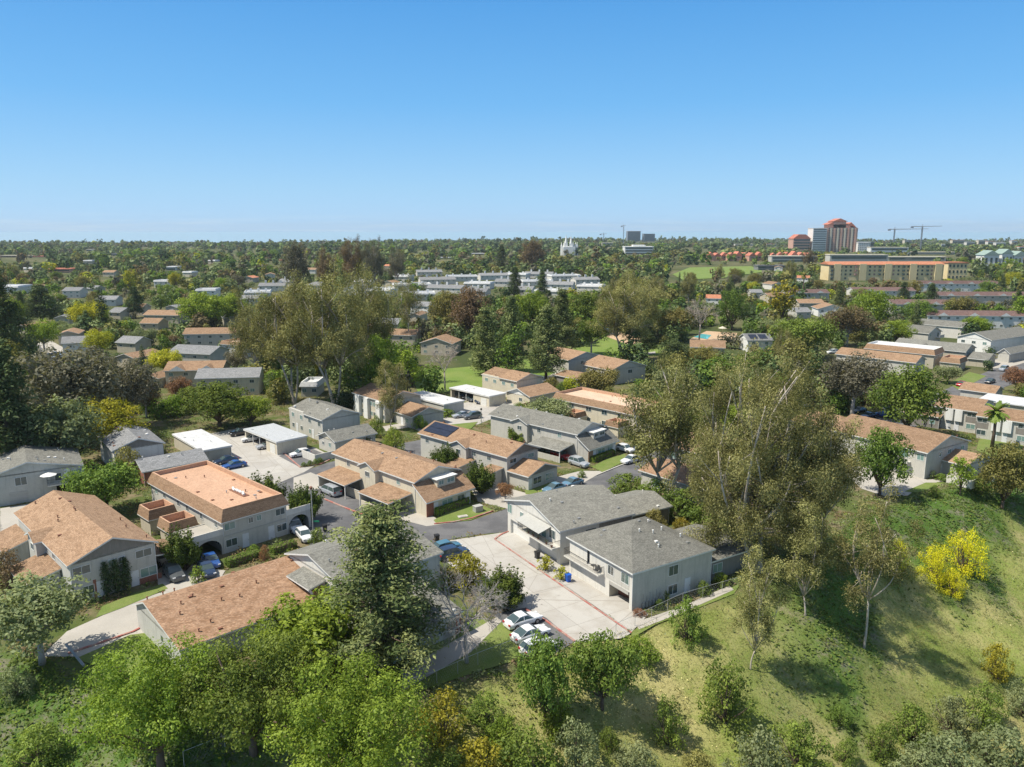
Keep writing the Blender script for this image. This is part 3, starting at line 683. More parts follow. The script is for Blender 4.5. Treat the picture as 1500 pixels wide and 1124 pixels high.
h.shed([(14.7, 836, 2.6), (64, 809, 3.4), (90.7, 832, 3.4), (34.7, 858.7, 2.6)], 3.6, 2.5, '-x', wallsides=('S', 'N', 'w'))
h.shed([(-4, 790, 2.6), (20, 770, 3.4), (45, 791, 3.4), (2, 808, 2.6)], 3.6, 2.5, '-x', wallsides=('S', 'N', 'w'))
h.shed((h.LX - .3, .8, h.LX + 3.2, 7), 3.3, 2.8, '+x', wallsides=('N',), posts=False); 
for yy in (1.1, 6.6):
    p = MB(); p.box(h.LX + 2.8, yy, 0, h.LX + 2.94, yy + .14, 2.65, 'trim'); p.build('post', h.o)
h.vents(11, ('rust_vent',), 3); H1 = h
# ---- flat orange roofed block
h = House('apartment_block', 'grey apartment block with flat orange roof behind a brown mansard and white duct', 'apartment block', 'flat orange-roofed block', (324, 766.7), (213, 706.7), (424.7, 738.7), 4.9, roof='tan_roof')
h.walls(); h.mansard(z1=6.6, inset=.75, deck=5.9)
for f, z, w, hh in ((.13, 3.95, 1.7, 1.1), (.43, 3.95, .8, .9), (.55, 3.95, .8, .9), (.87, 3.95, 1.6, 1.1), (.14, 1.4, 1.8, 1.2), (.88, 1.4, 1.7, 1.2)): h.win('S', f, z, w, hh)
h.door('S', .34); h.door('S', .72); h.slab('S', .5, 2.55, h.LX - 1.2, .12, 'trim_grey', 'string_course', t=.07)
for f in (.10, .28, .46, .58, .78, .9): h.win('W', f, 3.9, 1.0, 1.0)
for f in (.1, .5, .8): h.win('W', f, 1.4, 1.4, 1.1)
def archport(h, x0, x1, d, zt=2.95):
    arch_wall(h, x0, x1, h.oh, zt)
    w = MB(); w.box(x0, h.oh + d, 0, x1, h.oh + d + .15, zt, h.wall); w.box(x0 if x0 < 0 else x1 - .15, h.oh + .21, 0, x0 + .15 if x0 < 0 else x1, h.oh + d - .01, zt, h.wall); w.build('side_wall', h.o)
    t = MB(); t.box(x0 + .16, h.oh + .22, zt - .3, x1 - .01, h.oh + d - .01, zt - .12, 'concrete'); t.build('deck', h.o)
    t = MB(); t.box(x0, h.oh, zt + .01, x1, h.oh + .12, zt + .9, 'stucco_light'); t.build('parapet', h.o)
archport(h, -4.2, h.oh - .02, 6); archport(h, h.LX - h.oh + .02, h.LX + 3.8, 6)
h.mansard(-4.6, 7.2, -.1, 11.5, 2.6, 4.1, .35, 3.0, name='patio_roof', thick=.2); h.walls(-4.3, 7.5, h.oh, 11.2, z1=2.5, name='patio_wall', mat='stucco_tan')
h.mansard(-4.6, 14.6, -.1, 19, 2.6, 4.1, .35, 3.0, name='patio_roof', thick=.2); h.walls(-4.3, 14.9, h.oh, 18.7, z1=2.5, name='patio_wall', mat='stucco_tan')
h.vents(14, ('rust_vent', 'metal_vent'), 5, 1.5, h.LX - 1.5, 1.5, h.LY - 1.5, zfun=lambda x, y: 5.9)
x, y = h.L(350, 722, 5.9); p = MB()
for i in range(7): p.tube([(x + rnd.uniform(-.2, .2), y - 2 + i * .6, 6.15), (x + rnd.uniform(-.2, .2), y - 1.5 + i * .6, 6.2)], .2, 'white_vent', 8)
p.box(x - .5, y - 2.4, 5.93, x + .5, y + 2.4, 6.0, 'rust_vent'); p.build('duct', h.o); H2 = h
# ---- far left grey gable with balcony
h = House('townhouse', 'grey stucco townhouse with dark balcony and open white patio umbrella at left edge', 'house', 'grey balcony townhouse', Vector((0, 0, 0)) + P(-22, 702, 5.3), None, (122.7, 681), 5.3, LY=13, roof='grey_roof', wall='stucco_tan')
h.wall = 'stucco_grey'; W0 = h.LX
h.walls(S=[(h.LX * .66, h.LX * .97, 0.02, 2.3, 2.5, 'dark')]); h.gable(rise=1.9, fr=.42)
h.win('S', .34, 3.9, 1.8, 1.5); h.win('S', .72, 3.7, 1.1, 1.4, 0); h.win('S', .93, 3.9, 1.9, 1.4); h.door('S', .82, z=2.75)
h.slab('S', .30, 0.02, 2.6, 2.1, 'garage', 'garage_door'); balcony(h, 'S', h.LX * .6, h.LX * .97, 2.75, 1.5); h.vents(16, ('white_vent', 'metal_vent'), 6); H3 = h
# ---- grey hipped pair and lower shingle wing
h = House('townhouse', 'two storey townhouse with faded grey hip roof beside the round green tree', 'house', 'grey hip-roofed townhouse', (164, 661), (143, 642), (246, 645), 5.2, LY=15, roof='cool_roof', wall='stucco_light', theta=38)
h.LX = 9.5; h.walls(); h.gable(rise=1.7, wallmat='stucco_dark'); h.win('W', .2, 3.9, 1.2, 1.2); h.win('W', .7, 3.9, 1.2, 1.2); h.vents(12, ('rust_vent', 'white_vent'), 8)
h = House('garage_wing', 'low grey shingle garage wing with red brick side behind the flat orange roof', 'garage', 'low grey shingle wing', (208, 692), (192, 655), (291, 678), 2.9, roof='cool_roof', wall='brick', theta=40, LY=8, LX=12)
h.walls(); h.gable(rise=1.5, axis='x', wallmat='stucco_tan'); h.vents(4, seed=9)
# ---- carports
def carport(label, short, C, A, B, ze, theta, roof='silver_roof', open_=(.12, .62), wall='stucco_cream', LY=None, LX=None, side='W', group='flat roofed carports'):
    h = House('carport', label, 'carport', short, C, A, B, ze, theta=theta, group=group, oh=.25, roof=roof, wall=wall, LY=LY, LX=LX)
    mb = MB(); mb.box(0, 0, ze - .28, h.LX, h.LY, ze, 'trim'); mb.box(-.02, -.02, ze + .003, h.LX + .02, h.LY + .02, ze + .06, roof); mb.build('roof', h.o)
    n = h.LY - .5; ops = [(n * open_[0], n * open_[1], 0.03, ze - .35, min(5, h.LX - 1), 'stucco_tan')] if open_ else []
    h.walls(z1=ze - .29, W=ops)
    if ops:
        for t in (.33, .66):
            p = MB(); yy = .25 + n * (open_[0] + (open_[1] - open_[0]) * t); p.box(.3, yy, .03, .42, yy + .12, ze - .36, 'trim'); p.build('post', h.o)
    if open_ and open_[0] > .3: h.slab('W', .15, .02, 2.2, 2.0, 'garage_white', 'garage_door')
    h.rise = 0; h.vents(3, seed=int(C[0])); return h
K1 = carport('closed white roofed garage block nearest the low grey shingle wing', 'closed garage block', (294.7, 661), (246.7, 637), (341, 653), 2.9, None, open_=None, wall='stucco_tan', roof='white_roof')
K2 = carport('open carport with ribbed silver roof sheltering two parked cars', 'silver-roofed carport', (404.7, 648), (355, 629), (451, 638.7), 2.9, None, open_=(.33, .97))
K3 = carport('closed white roofed garages beside the two tan townhouses', 'white-roofed garage row', (650, 593), (607, 576), (680.7, 586.7), 2.9, 45, open_=None, wall='stucco_grey', roof='white_roof', LY=17)
K4 = carport('white roofed carport with dark cars below the tan townhouse pair', 'white carport of dark cars', (716.7, 581), (659, 568), (743, 576), 2.9, 45, open_=(.4, .97), roof='white_roof')
# ---- grey townhouse pair
h = House('townhouse', 'pair of grey two storey townhouses with stepped roofs above the silver carport', 'house', 'stepped grey townhouses', (471, 616), (401, 600), (529, 605), 5.2, roof='grey_roof', theta=42)
h.walls(); h.gable(0, 0, None, h.LY * .55, rise=1.7); h.gable(.5, h.LY * .55 + .01, h.LX + .5, h.LY, ze=5.0, rise=1.7, name='rear_roof')
for f in (.12, .38, .62, .86): h.win('W', f, 3.9, 1.2, 1.1); h.win('W', f, 1.4, 1.1, 1.1)
h.door('W', .3); h.door('W', .75); h.vents(7, seed=12)
h = House('garage_wing', 'low grey gabled wing with white trim beside the parked white hatchback', 'garage', 'low white-trimmed grey wing', (490, 648), (462, 638), (548.7, 633), 2.9, roof='grey_roof', wall='stucco_grey', theta=44)
h.walls(); h.gable(axis='x', rise=1.5, wallmat='stucco_cream'); h.win('W', .35, 1.7, .9, 1.0); h.win('W', .7, 1.6, .8, .8); h.win('S', .8, 1.6, 1.6, 1.3); h.vents(5, seed=13)
p = MB(); p.box(-5.5, -1.5, 0, -.2, -1.35, 1.6, 'stucco_light'); p.box(-5.5, -1.34, 0, -5.35, 4, 1.6, 'stucco_light'); p.build('patio_wall', h.o)
# ---- centre tan townhouse
def skirt_house(label, short, C, A, B, SC, SB, roof, wall, brick, theta=None, group=None):
    h = House('townhouse', label, 'house', short, C, A, B, 5.4, roof=roof, wall=wall, theta=theta)
    h.walls(); h.gable(rise=1.75)
    lx, ly = h.L(*SC, 2.7); rx, ry = h.L(*SB, 2.7); d = max(3.2, min(5, -ly)); x1 = h.LX + .2
    h.walls(h.oh, -d + .6, x1 - .6, h.oh - .01, z1=2.6, name='front_wall')
    mb = MB(); x0 = -.15; t = .22
    mb.prism([(-d, 2.75), (h.oh - .03, 5.15), (h.oh - .03, 4.9), (-d, 2.53)], x0, x1, 'x', [roof, 'trim', 'trim', 'trim'], 'trim'); mb.build('skirt_roof', h.o)
    for xx in (h.oh, x1 - .75): g = MB(); g.prism([(-d + .6, 2.61), (h.oh - .05, 2.61), (h.oh - .05, 4.85), (-d + .6, 2.8)], xx, xx + .14, 'x', wall); g.build('cheek_wall', h.o)
    y = -d * .42; z = 2.75 + 2.4 * (y + d) / d
    D = MB(); D.box(h.LX * .36, y, z - .2, h.LX * .74, h.oh - .05, z + 1.15, wall); D.box(h.LX * .33, y - .25, z + 1.16, h.LX * .77, h.oh - .04, z + 1.3, 'trim'); D.build('dormer', h.o)
    h.win('S', .44, z + .55, 1.1, .8, y=y); h.win('S', .64, z + .55, 1.6, .8, y=y)
    yy = -d + .6; h.slab('S', .5, 0, .9, .01, 'trim', 'doorstep', y=yy)
    h.door('S', .22, y=yy); h.win('S', .46, 1.45, 2.4, 1.3, y=yy, glass='glass_teal'); h.win('S', .75, 1.45, 1.7, 1.3, y=yy); h.door('S', .9, y=yy)
    h.slab('S', .10, 0, 1.5, 2.5, brick, 'brick_panel', y=yy, t=.08); h.slab('W', -d + 1.5, 0, 1.8, 2.5, brick, 'brick_panel', t=.08)
    h.win('W', .4, 1.5, 1.8, 1.2) ; return h
h = skirt_house('tan shingle roofed townhouse with brick corner on the bend of the red kerbed street', 'central tan townhouse', (607, 707.5), (479, 665), (678.5, 688), (623, 734.7), (691, 713), 'tan_roof', 'stucco_cream', 'brick')
h.dormer(h.LY * .40, h.LY * .40 + 5.2, .9); h.win('W', .2, 4.3, 1.0, 1.0); h.win('W', .8, 4.3, 1.0, 1.0); h.win('W', .62, 4.2, 1.6, 1.1)
h.shed([(472.7, 698.7, 2.6), (498, 681, 3.3), (531, 693, 3.3), (504.7, 711.5, 2.6)], 3.3, 2.6, '-x', wallsides=('N',))
h.shed([(535, 725, 2.6), (562, 704, 3.3), (600.7, 718.7, 3.3), (574, 737, 2.6)], 3.3, 2.6, '-x', wallsides=('N', 'w'))
h.vents(12, ('rust_vent', 'metal_vent'), 15); H10 = h
a_, b_ = h.L(500, 725, 0); c_, d_ = h.L(566, 757, 0); p = MB(); p.box(a_ + .6, d_, 0, a_ + .75, b_, 1.6, 'stucco_tan'); p.box(a_ + .58, d_, 1.601, a_ + .77, b_, 1.66, 'trim_grey'); p.build('patio_wall', h.o)
# ---- solar roof townhouse
h = House('townhouse', 'tan roofed townhouse carrying dark solar panels with a low front gable', 'house', 'solar-panelled tan townhouse', (742.7, 670.7), (608.7, 635), (793, 656), 5.4, roof='tan_roof', wall='stucco_grey')
h.walls(); h.gable(rise=1.8, wallmat='stucco_dark'); h.dormer(10, 15, .9)
for f in (.2, .36, .58, .9): h.win('W', f, 4.2, 1.1, 1.0)
h.win('S', .22, 4.3, 1.8, .9); h.win('S', .75, 4.3, 1.8, .9)
d = 4.5; h.walls(.8, -d, h.LX - .4, h.oh - .01, z1=2.6, name='front_wall'); h.gable(.3, -d - .5, h.LX + .1, h.oh - .02, ze=2.8, rise=1.5, name='front_roof', wallmat='stucco_dark', oh=.5)
h.win('S', .35, 1.4, 2.3, 1.3, y=-d); h.win('S', .72, 1.4, 2.3, 1.3, y=-d); h.win('W', -1.5, 1.5, 1.6, 1.3, x=.8, glass='glass_teal'); h.door('S', .14, y=-d)
h.shed((-4.2, 8.6, .4, 13), 3.2, 2.6, '-x', wallsides=('N', 'S')); h.shed((-4.2, 1.2, .4, 4.6), 3.2, 2.6, '-x', wallsides=('N', 'S'))
pts = [h.L(*q) for q in ((617, 630, 6.1), (646, 617, 7), (680, 626, 7), (658, 641, 6))]
x0, x1 = .9, h.LX / 2 - .4; y0 = min(p[1] for p in pts); y1 = min(h.LY - .6, max(p[1] for p in pts)); y0 = max(y0, h.LY - 8); sl = 1.8 / (h.LX / 2); z = lambda x: 5.4 + sl * x + .1
for i in range(2):
    xa = x0 + (x1 - x0) * i / 2 + .04; xb = x0 + (x1 - x0) * (i + 1) / 2 - .04
    p = MB(); p.add([(xa, y0, z(xa)), (xb, y0, z(xb)), (xb, y1, z(xb)), (xa, y1, z(xa)), (xa, y0, z(xa) + .05), (xb, y0, z(xb) + .05), (xb, y1, z(xb) + .05), (xa, y1, z(xa) + .05)],
                    [(3, 2, 1, 0), (4, 5, 6, 7), (0, 1, 5, 4), (1, 2, 6, 5), (2, 3, 7, 6), (3, 0, 4, 7)], 'solar'); p.build('solar_panel', h.o)
h.vents(8, ('rust_vent',), 16); H11 = h
# ---- grey skirt townhouse
h = skirt_house('long grey roofed townhouse with orange brick corner facing the white cars', 'grey brick-cornered townhouse', (846, 637), (712, 608), (890.7, 624), (860, 660), (904.8, 644.8), 'grey_roof', 'stucco_grey', 'rust_roof')
h.dormer(13, 18, .8); h.win('W', .2, 4.3, 1.0, 1.0); h.win('W', .42, 4.3, 1.0, 1.0)
h.shed([(782.7, 648, 2.6), (800, 637, 3.3), (838, 646, 3.3), (820, 661, 2.6)], 3.4, 2.6, '-x', wallsides=('N', 'w')); h.vents(12, seed=17); H12 = h
# ---- peach flat roof block
h = House('apartment_block', 'cream apartment block with peach flat roof and tan mansard behind the leaning eucalyptus', 'apartment block', 'peach flat-roofed block', (955, 614), (806, 584), None, 4.9, theta=44, LX=11, roof='tan_roof', wall='stucco_cream')
h.walls(); h.mansard(z1=6.4, inset=.6, deck=5.7, deckmat='pale_deck')
for f in (.12, .3, .46, .62, .8, .93): h.win('W', f, 3.9, 1.7, 1.1, glass='glass'); h.win('W', f, 1.4, 1.4, 1.1)
for f in (.38, .72): h.door('W', f)
for y0 in (h.LY * .2, h.LY * .62): h.mansard(-4.2, y0, -.1, y0 + 4, 2.4, 3.6, .3, 2.8, name='patio_roof', thick=.2, deckmat='orange_deck'); h.walls(-3.9, y0 + .3, h.oh, y0 + 3.7, z1=2.3, name='patio_wall')
h.vents(6, ('rust_vent',), 18, 1.5, h.LX - 1.5, 1.5, h.LY - 1.5, zfun=lambda x, y: 5.7)
# ---- tan townhouse pair + low gable
h = House('townhouse', 'pair of stepped tan roofed townhouses facing the park lawn behind the white carport', 'house', 'stepped tan townhouse pair', (757, 559), (691, 549.5), (793, 551), 5.3, roof='tan_roof', wall='stucco_cream', theta=42)
h.walls(); h.gable(0, 0, None, h.LY * .5, rise=1.6, wallmat='stucco_cream'); h.gable(.4, h.LY * .5 + .01, h.LX + .4, h.LY, ze=5.1, rise=1.6, name='rear_roof')
for f in (.15, .38, .62, .85): h.win('W', f, 3.9, 1.3, 1.0, glass='glass_teal')
h.vents(5, ('rust_vent',), 19)
h = House('garage_wing', 'low tan roofed wing with patio umbrella beside the peach flat roof', 'garage', 'low tan wing', (776, 582), (744, 573), (816.8, 572), 2.9, roof='tan_roof', wall='stucco_cream', theta=44)
h.walls(); h.gable(axis='x', rise=1.7, wallmat='white_wall'); h.win('W', .4, 1.6, 1.2, 1.0)
p = MB(); p.box(-4, -.4, 0, -.2, -.25, 1.7, 'wood'); p.build('fence_panel', h.o)
# ---- tan with white towers
h = House('townhouse', 'tan roofed townhouse with pale facade bays nearest the white trunked eucalyptus trees', 'house', 'pale-bayed tan townhouse', (562, 589), (519, 571), (615, 578), 5.4, roof='tan_roof', wall='stucco_cream', theta=42, LY=15)
h.walls(); h.gable(rise=1.8)
for y0 in (1.5, 7.0, 11):
    p = MB(); p.box(-.35, y0, 0, h.oh - .01, y0 + 1.8, 5.15, 'white_wall'); p.build('facade_bay', h.o)
for f in (.05, .33, .42, .68, .95): h.win('W', f, 3.9, 1.1, 1.1); h.win('W', f, 1.4, 1.1, 1.1)
h.vents(3, ('rust_vent',), 21)
h = House('garage_wing', 'low tan gabled wing with white door between the shrubs and white garages', 'garage', 'low tan gabled wing', (603, 611.5), (577, 604), (654, 603), 2.9, roof='tan_roof', wall='stucco_grey', theta=40)
h.LY = 9; h.walls(); h.gable(rise=1.7); h.win('W', .3, 1.5, 1.5, 1.2, glass='glass_teal'); h.door('W', .55); h.win('S', .2, 1.5, 1.2, 1.1, glass='glass_teal')
# ---- garage townhouses on the main court
h = House('townhouse', 'pale grey garage townhouse with flower pots and awning over its upper balcony', 'house', 'awning garage townhouse', (820, 779), (744, 730.7), None, 5.2, theta=31, LX=13.5, roof='grey_roof', wall='stucco_light', oh=.4)
n = h.LY - .8
h.walls(W=[(n * .06, n * .40, .03, 2.3, .4, 'garage_white'), (n * .56, n * .94, .03, 2.35, .4, 'garage_white'), ], S=[])
h.gable(axis='x', rise=2.1, fr=.52)
h.win('W', .93, 4.0, 1.3, 1.5, glass='glass_teal'); h.win('W', .70, 3.9, .9, 1.3); h.win('W', .16, 3.9, 1.6, 1.4); h.slab('W', .3, 2.8, .95, 2.05, 'glass_teal', 'glass_door')
balcony(h, 'W', .3, h.LY * .62, 2.75, 1.5)
h.shed((-1.7, h.LY * .18, .39, h.LY * .6), 4.9, 4.3, '-x', posts=False, roof='trim_grey', name='awning', trim='trim_grey', tk=.05)
h.slab('S', .42, 3.2, 1.8, 1.1, 'glass', 'window_band'); h.slab('S', .75, .02, 6, 5.0, 'stucco_dark', 'dark_siding', t=.02)
for i in range(5):
    t = empty('potted_plant', h.c - Vector((0, 0, 5.2 - 2.75)) + h.ex * (h.oh - 1.2) + h.ey * (.8 + i * 1.3 + (i > 1) * .8), 0, ['small red potted plant at the near end of the awning balcony', 'trailing green potted plant on the awning balcony rail', 'bushy potted plant in the middle of the awning balcony', 'pale potted plant under the awning edge', 'large hanging potted plant at the far end of the awning balcony'][i], 'potted plant', 'potted plants on the balcony')
    p = MB(); p.tube([(0, 0, 0), (0, 0, .3)], [.12, .17], 'rust_vent', 8); p.build('pot', t)
    V, F, T = cluster_cloud([(0, 0, .5, .3 + .1 * (i == 4), .5)], .08, .6, seed=i); obj('foliage', np_mesh('foliage', V, F, [LEAF['rust' if i == 0 else 'green']], T), t)
h.vents(9, ('white_vent', 'metal_vent'), 23); H17 = h
h = House('garage_wing', 'low grey roofed wing tucked between the awning townhouse and the dense ivy hedge', 'garage', 'low wing by the ivy hedge', (921, 757), (905, 727), None, 2.9, theta=31, LX=9, LY=9, roof='grey_roof', wall='stucco_dark')
h.walls(); h.gable(axis='x', rise=1.2); h.vents(3, ('white_vent',), 25)
h = House('townhouse', 'large grey hip roofed garage townhouse with half open garage at the court end', 'house', 'hip-roofed garage townhouse', (926.7, 841), (829, 786), (1046.7, 803), 5.2, theta=32, roof='grey_roof', wall='stucco_light', oh=.4)
n = h.LY - .8
h.walls(W=[(n * .04, n * .34, .03, 2.3, 4.5, 'stucco_tan'), (n * .46, n * .66, .03, 2.3, .9, 'garage'), (n * .70, n * .95, .03, 2.3, .9, 'garage'), (n * .46, n * .97, 2.76, 5.0, .9, 'white_wall')])
h.hip(rise=2.5, ridge=(h.LX * .36, h.LY * .46, h.LX * .55, h.LY * .62))
h.slab('W', .21, 1.85, n * .28, .42, 'garage', 'garage_door', t=.04)
h.slab('S', .5, .02, h.LX - 1, 5.0, 'stucco_grey', 'grey_siding', t=.012)
p = MB(); p.box(h.oh - .03, 1.0, 2.55, h.oh + .001, n * .42, 4.98, 'stucco_grey'); p.build('grey_siding', h.o)
h.win('W', .13, 3.8, 1.5, 1.4); h.win('W', .33, 3.8, 1.2, 1.3); h.win('W', .80, 3.8, 1.5, 1.5, x=1.29); h.win('W', .60, 3.7, 1.4, 1.9, x=1.29)
h.win('S', .50, 3.8, 1.7, 1.4, y=.38); h.win('S', .50, 1.2, 1.7, 1.4, y=.38); h.door('S', .68, y=.38)
balcony(h, 'W', n * .46, h.LY * .98, 2.75, .9)
for i in range(6):
    p = MB(); p.box(2.0 + i * .55, .2, .02, 2.35 + i * .55, .36, .75, 'trim_grey'); p.tube([(2.17 + i * .55, .3, .7), (2.17 + i * .55, .34, 1.9 - (i % 2) * .5)], .03, 'trim_grey', 5); p.build('utility_meter', h.o)
h.vents(13, ('white_vent', 'metal_vent'), 27, 2, h.LX - 3, 2, h.LY - 3, zfun=lambda x, y: 5.2 + 2.5 * min(1, x / (h.LX * .4), y / (h.LY * .46), (h.LX - x) / (h.LX * .45), (h.LY - y) / (h.LY * .38)) - .02); H18 = h
t = empty('patio_chair', h.c + h.ex * -.05 + h.ey * (n * .52) - Vector((0, 0, 5.2 - 2.76)), h.th, 'dark patio chair at the near end of the hip roofed townhouse balcony', 'chair', None)
p = MB(); p.box(-.25, -.25, .4, .25, .25, .46, 'rail'); p.build('seat', t); p = MB(); p.box(.2, -.25, .47, .25, .25, .95, 'rail'); p.build('backrest', t)
for a in (-.22, .2):
    for b in (-.22, .2): p = MB(); p.box(a, b, 0, a + .04, b + .04, .4, 'rail'); p.build('leg', t)
t = empty('patio_table', h.c + h.ex * -.05 + h.ey * (n * .58) - Vector((0, 0, 5.2 - 2.76)), h.th, 'small dark round patio table beside the chair on the same balcony', 'table', None)
p = MB(); p.tube([(0, 0, .68), (0, 0, .72)], .38, 'rail', 14); p.build('table_top', t); p = MB(); p.tube([(0, 0, 0), (0, 0, .68)], .04, 'rail', 6); p.build('leg', t)
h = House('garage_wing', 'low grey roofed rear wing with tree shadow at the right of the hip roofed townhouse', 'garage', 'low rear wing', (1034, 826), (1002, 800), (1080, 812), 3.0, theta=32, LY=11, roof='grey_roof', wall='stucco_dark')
h.LX = 9; h.walls(); h.gable(axis='x', rise=1.1); h.win('S', .3, 1.6, 1.8, 1.3); h.vents(3, seed=29)
# ---- foreground rust roof
h = House('garage_building', 'long low garage building with rusty brown shingle roof and dark vents in the foreground', 'garage', 'rusty-roofed garage building', P(262, 953, 3.0), (185, 888), None, 3.0, theta=44, LX=21, roof='rust_roof', wall='stucco_grey', oh=.35)
h.walls(); h.gable(axis='x', rise=1.75, fr=.72, wallmat='stucco_grey'); h.slab('W', .42, 1.5, .5, .6, 'glass', 'vent_grille')
h.vents(22, ('rust_vent',), 31); H20 = h
# ---- big grey roof behind the pine
th = 44; ex = Vector((math.cos(R(th)), math.sin(R(th)), 0)); ey = Vector((-ex.y, ex.x, 0))
h = House('townhouse', 'long grey roofed townhouse with outside stair half hidden behind the big foreground pine', 'house', 'grey townhouse behind the pine', P(650, 809, 5.2) - ex * 15, None, None, 5.2, theta=th, LX=15, LY=14, roof='grey_roof', wall='stucco_light')
h.walls(); h.gable(axis='x', rise=1.8, fr=.56); h.win('W', .3, 3.9, 1.2, 1.1); h.vents(11, ('white_vent', 'metal_vent'), 33)
mb = MB()
for i in range(12): mb.box(-1.3, 1.0 + i * .3, .2 + i * .21, -.1, 1.28 + i * .3, .26 + i * .21, 'stucco_light')
mb.build('stair', h.o)
mb = MB(); mb.box(-1.4, 4.6, 2.6, .3, 8.6, 2.75, 'stucco_light'); mb.box(-1.4, 4.6, 2.76, -1.3, 8.6, 3.7, 'trim'); mb.build('landing', h.o)
for yy in (4.7, 8.4): p = MB(); p.box(-1.4, yy, 0, -1.25, yy + .14, 2.59, 'trim'); p.build('post', h.o)
h.shed((-2.2, 4.0, .2, 9.4), 4.9, 4.4, '-x', posts=False); H21 = h
h = House('garage_wing', 'single storey grey roofed wing with brick panel beside the bare grey tree', 'house', 'low wing by the bare tree', P(679, 895, 2.9) - ex * 10, None, None, 2.9, theta=th, LX=10, LY=11.5, roof='grey_roof', wall='stucco_grey')
h.walls(); h.shed((0, 0, 10, 11.5), 5.0, 2.95, '-y', posts=False, name='roof'); h.win('S', .84, 1.5, 1.4, 1.1); h.win('S', .7, 1.5, .8, 1.1); h.slab('S', .95, 0, .8, 2.6, 'brick', 'brick_panel'); h.rise = 0
h.vents(6, ('white_vent',), 35, zfun=lambda x, y: 2.95 + 2.05 * y / 11.5); H22 = h
# ---- houses under the two large eucalyptus
h = House('cottage', 'low brown roofed grey cottage with sliding doors under the leaning white trunk', 'house', 'brown-roofed cottage', (1045, 722), (942, 686), None, 3.0, theta=40, LX=10, roof='rust_roof', wall='stucco_grey')
h.walls(); h.gable(rise=1.3)
for f, w in ((.3, 1.6), (.62, 1.3), (.75, 1.8)): h.win('W', f, 1.4, w, 1.9, glass='glass_teal')
h.vents(3, ('rust_vent',), 37)
h = House('cottage', 'grey cottage with white trimmed gable and arched entry behind the right eucalyptus', 'house', 'arched-entry cottage', (1106, 745), (1046, 715), None, 3.0, theta=40, LX=13, roof='tan_roof', wall='stucco_light')
h.walls(); h.gable(axis='x', rise=2.0, wallmat='stucco_light')
h.win('W', .2, 1.6, 1.3, 1.1, glass='glass'); h.win('W', .8, 1.6, 1.3, 1.1, glass='glass')
p = MB(); p.prism([(-.9, 0), (.9, 0)] + [(.9 * math.cos(t * math.pi / 8), 1.7 + .9 * math.sin(t * math.pi / 8)) for t in range(9)], -.06, .01, 'y', 'sand'); p = h._rot(p.build('arched_surround', h.o, loc=(h.oh, h.LY * .5, 0)))
h.door('W', .5, x=h.oh - .08)
h = House('cottage', 'dark sided tan roofed cottage directly behind the leaning white trunk', 'house', 'dark-sided cottage', (1035, 668), (983, 652), (1085, 645), 3.0, theta=42, roof='tan_roof', wall='stucco_dark')
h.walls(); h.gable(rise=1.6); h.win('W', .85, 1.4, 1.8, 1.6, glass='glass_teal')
# ---- right side
h = House('townhouse', 'tan roofed grey green garage townhouse at the top of the ivy slope', 'house', 'slope-top garage townhouse', (1359, 664), (1268, 637), (1423, 646), 5.3, theta=33, LY=21, roof='tan_roof', wall='stucco_grey')
h.walls(W=[(6, 11.5, .03, 2.3, .5, 'garage')]); h.gable(rise=2.3); 
h.win('W', .07, 4.1, 1.4, 1.3, glass='glass_teal'); h.slab('W', .23, 2.75, 1.9, 2.1, 'glass_teal', 'glass_door'); balcony(h, 'W', 3.2, 8.5, 2.75, 1.3, solid=True)
h.win('S', .34, 4.1, .8, .9, 0); h.win('S', .55, 4.2, 1.3, .9, glass='glass_teal'); h.win('S', .85, 4.2, 1.3, .9, glass='glass_teal'); h.door('S', .42)
h.vents(4, ('rust_vent',), 39); HR = h
h = House('garage_wing', 'small tan gabled wing with patio wall beside the slope top garage townhouse', 'garage', 'small tan wing', (1417, 683), (1395, 664), (1455, 671), 2.9, theta=33, roof='tan_roof', wall='stucco_grey')
h.LY = 9; h.walls(); h.gable(rise=1.5); p = MB(); p.box(-4, -3, 0, h.LX - 2, -2.85, 1.6, 'stucco_light'); p.box(-4, -2.84, 0, -3.85, 1.5, 1.6, 'stucco_light'); p.build('patio_wall', h.o)
h = House('townhouse', 'tan roofed townhouse with white panels and doors left of the fan palm', 'house', 'white-panelled townhouse', (1434, 604), (1371, 592), (1457, 588), 5.2, theta=46, roof='tan_roof', wall='stucco_grey')
def panels(h):
    h.walls(); h.gable(rise=1.7)
    for f in (.42, .62): h.slab('W', f, 2.3, h.LY * .16, 2.75, 'white_wall', 'white_panel', t=.5)
    for f in (.88, .15): h.slab('W', f, 2.4, h.LY * .24, 1.5, 'stucco_dark', 'dark_panel', t=.03); h.win('W', f, 4.2, 2.0, 1.0, glass='glass'); h.win('W', f, 1.5, 1.9, 1.2, glass='glass_teal' if f < .5 else 'glass')
    for f in (.45, .63): h.door('W', f)
panels(h)
h = House('townhouse', 'tan roofed townhouse with white panels at the right edge behind the fan palm', 'house', 'right-edge panelled townhouse', (1512, 621), (1439, 603), None, 5.2, theta=46, LX=9, roof='tan_roof', wall='stucco_grey'); panels(h)
h = House('cottage', 'shaded dark cottage with tan roof left of the white panelled townhouse', 'house', 'shaded cottage', (1378, 612), (1330, 597), None, 2.9, theta=44, LX=8, roof='tan_roof', wall='stucco_dark'); h.walls(); h.gable(rise=1.2); h.win('W', .2, 1.5, 1.3, 1.1)
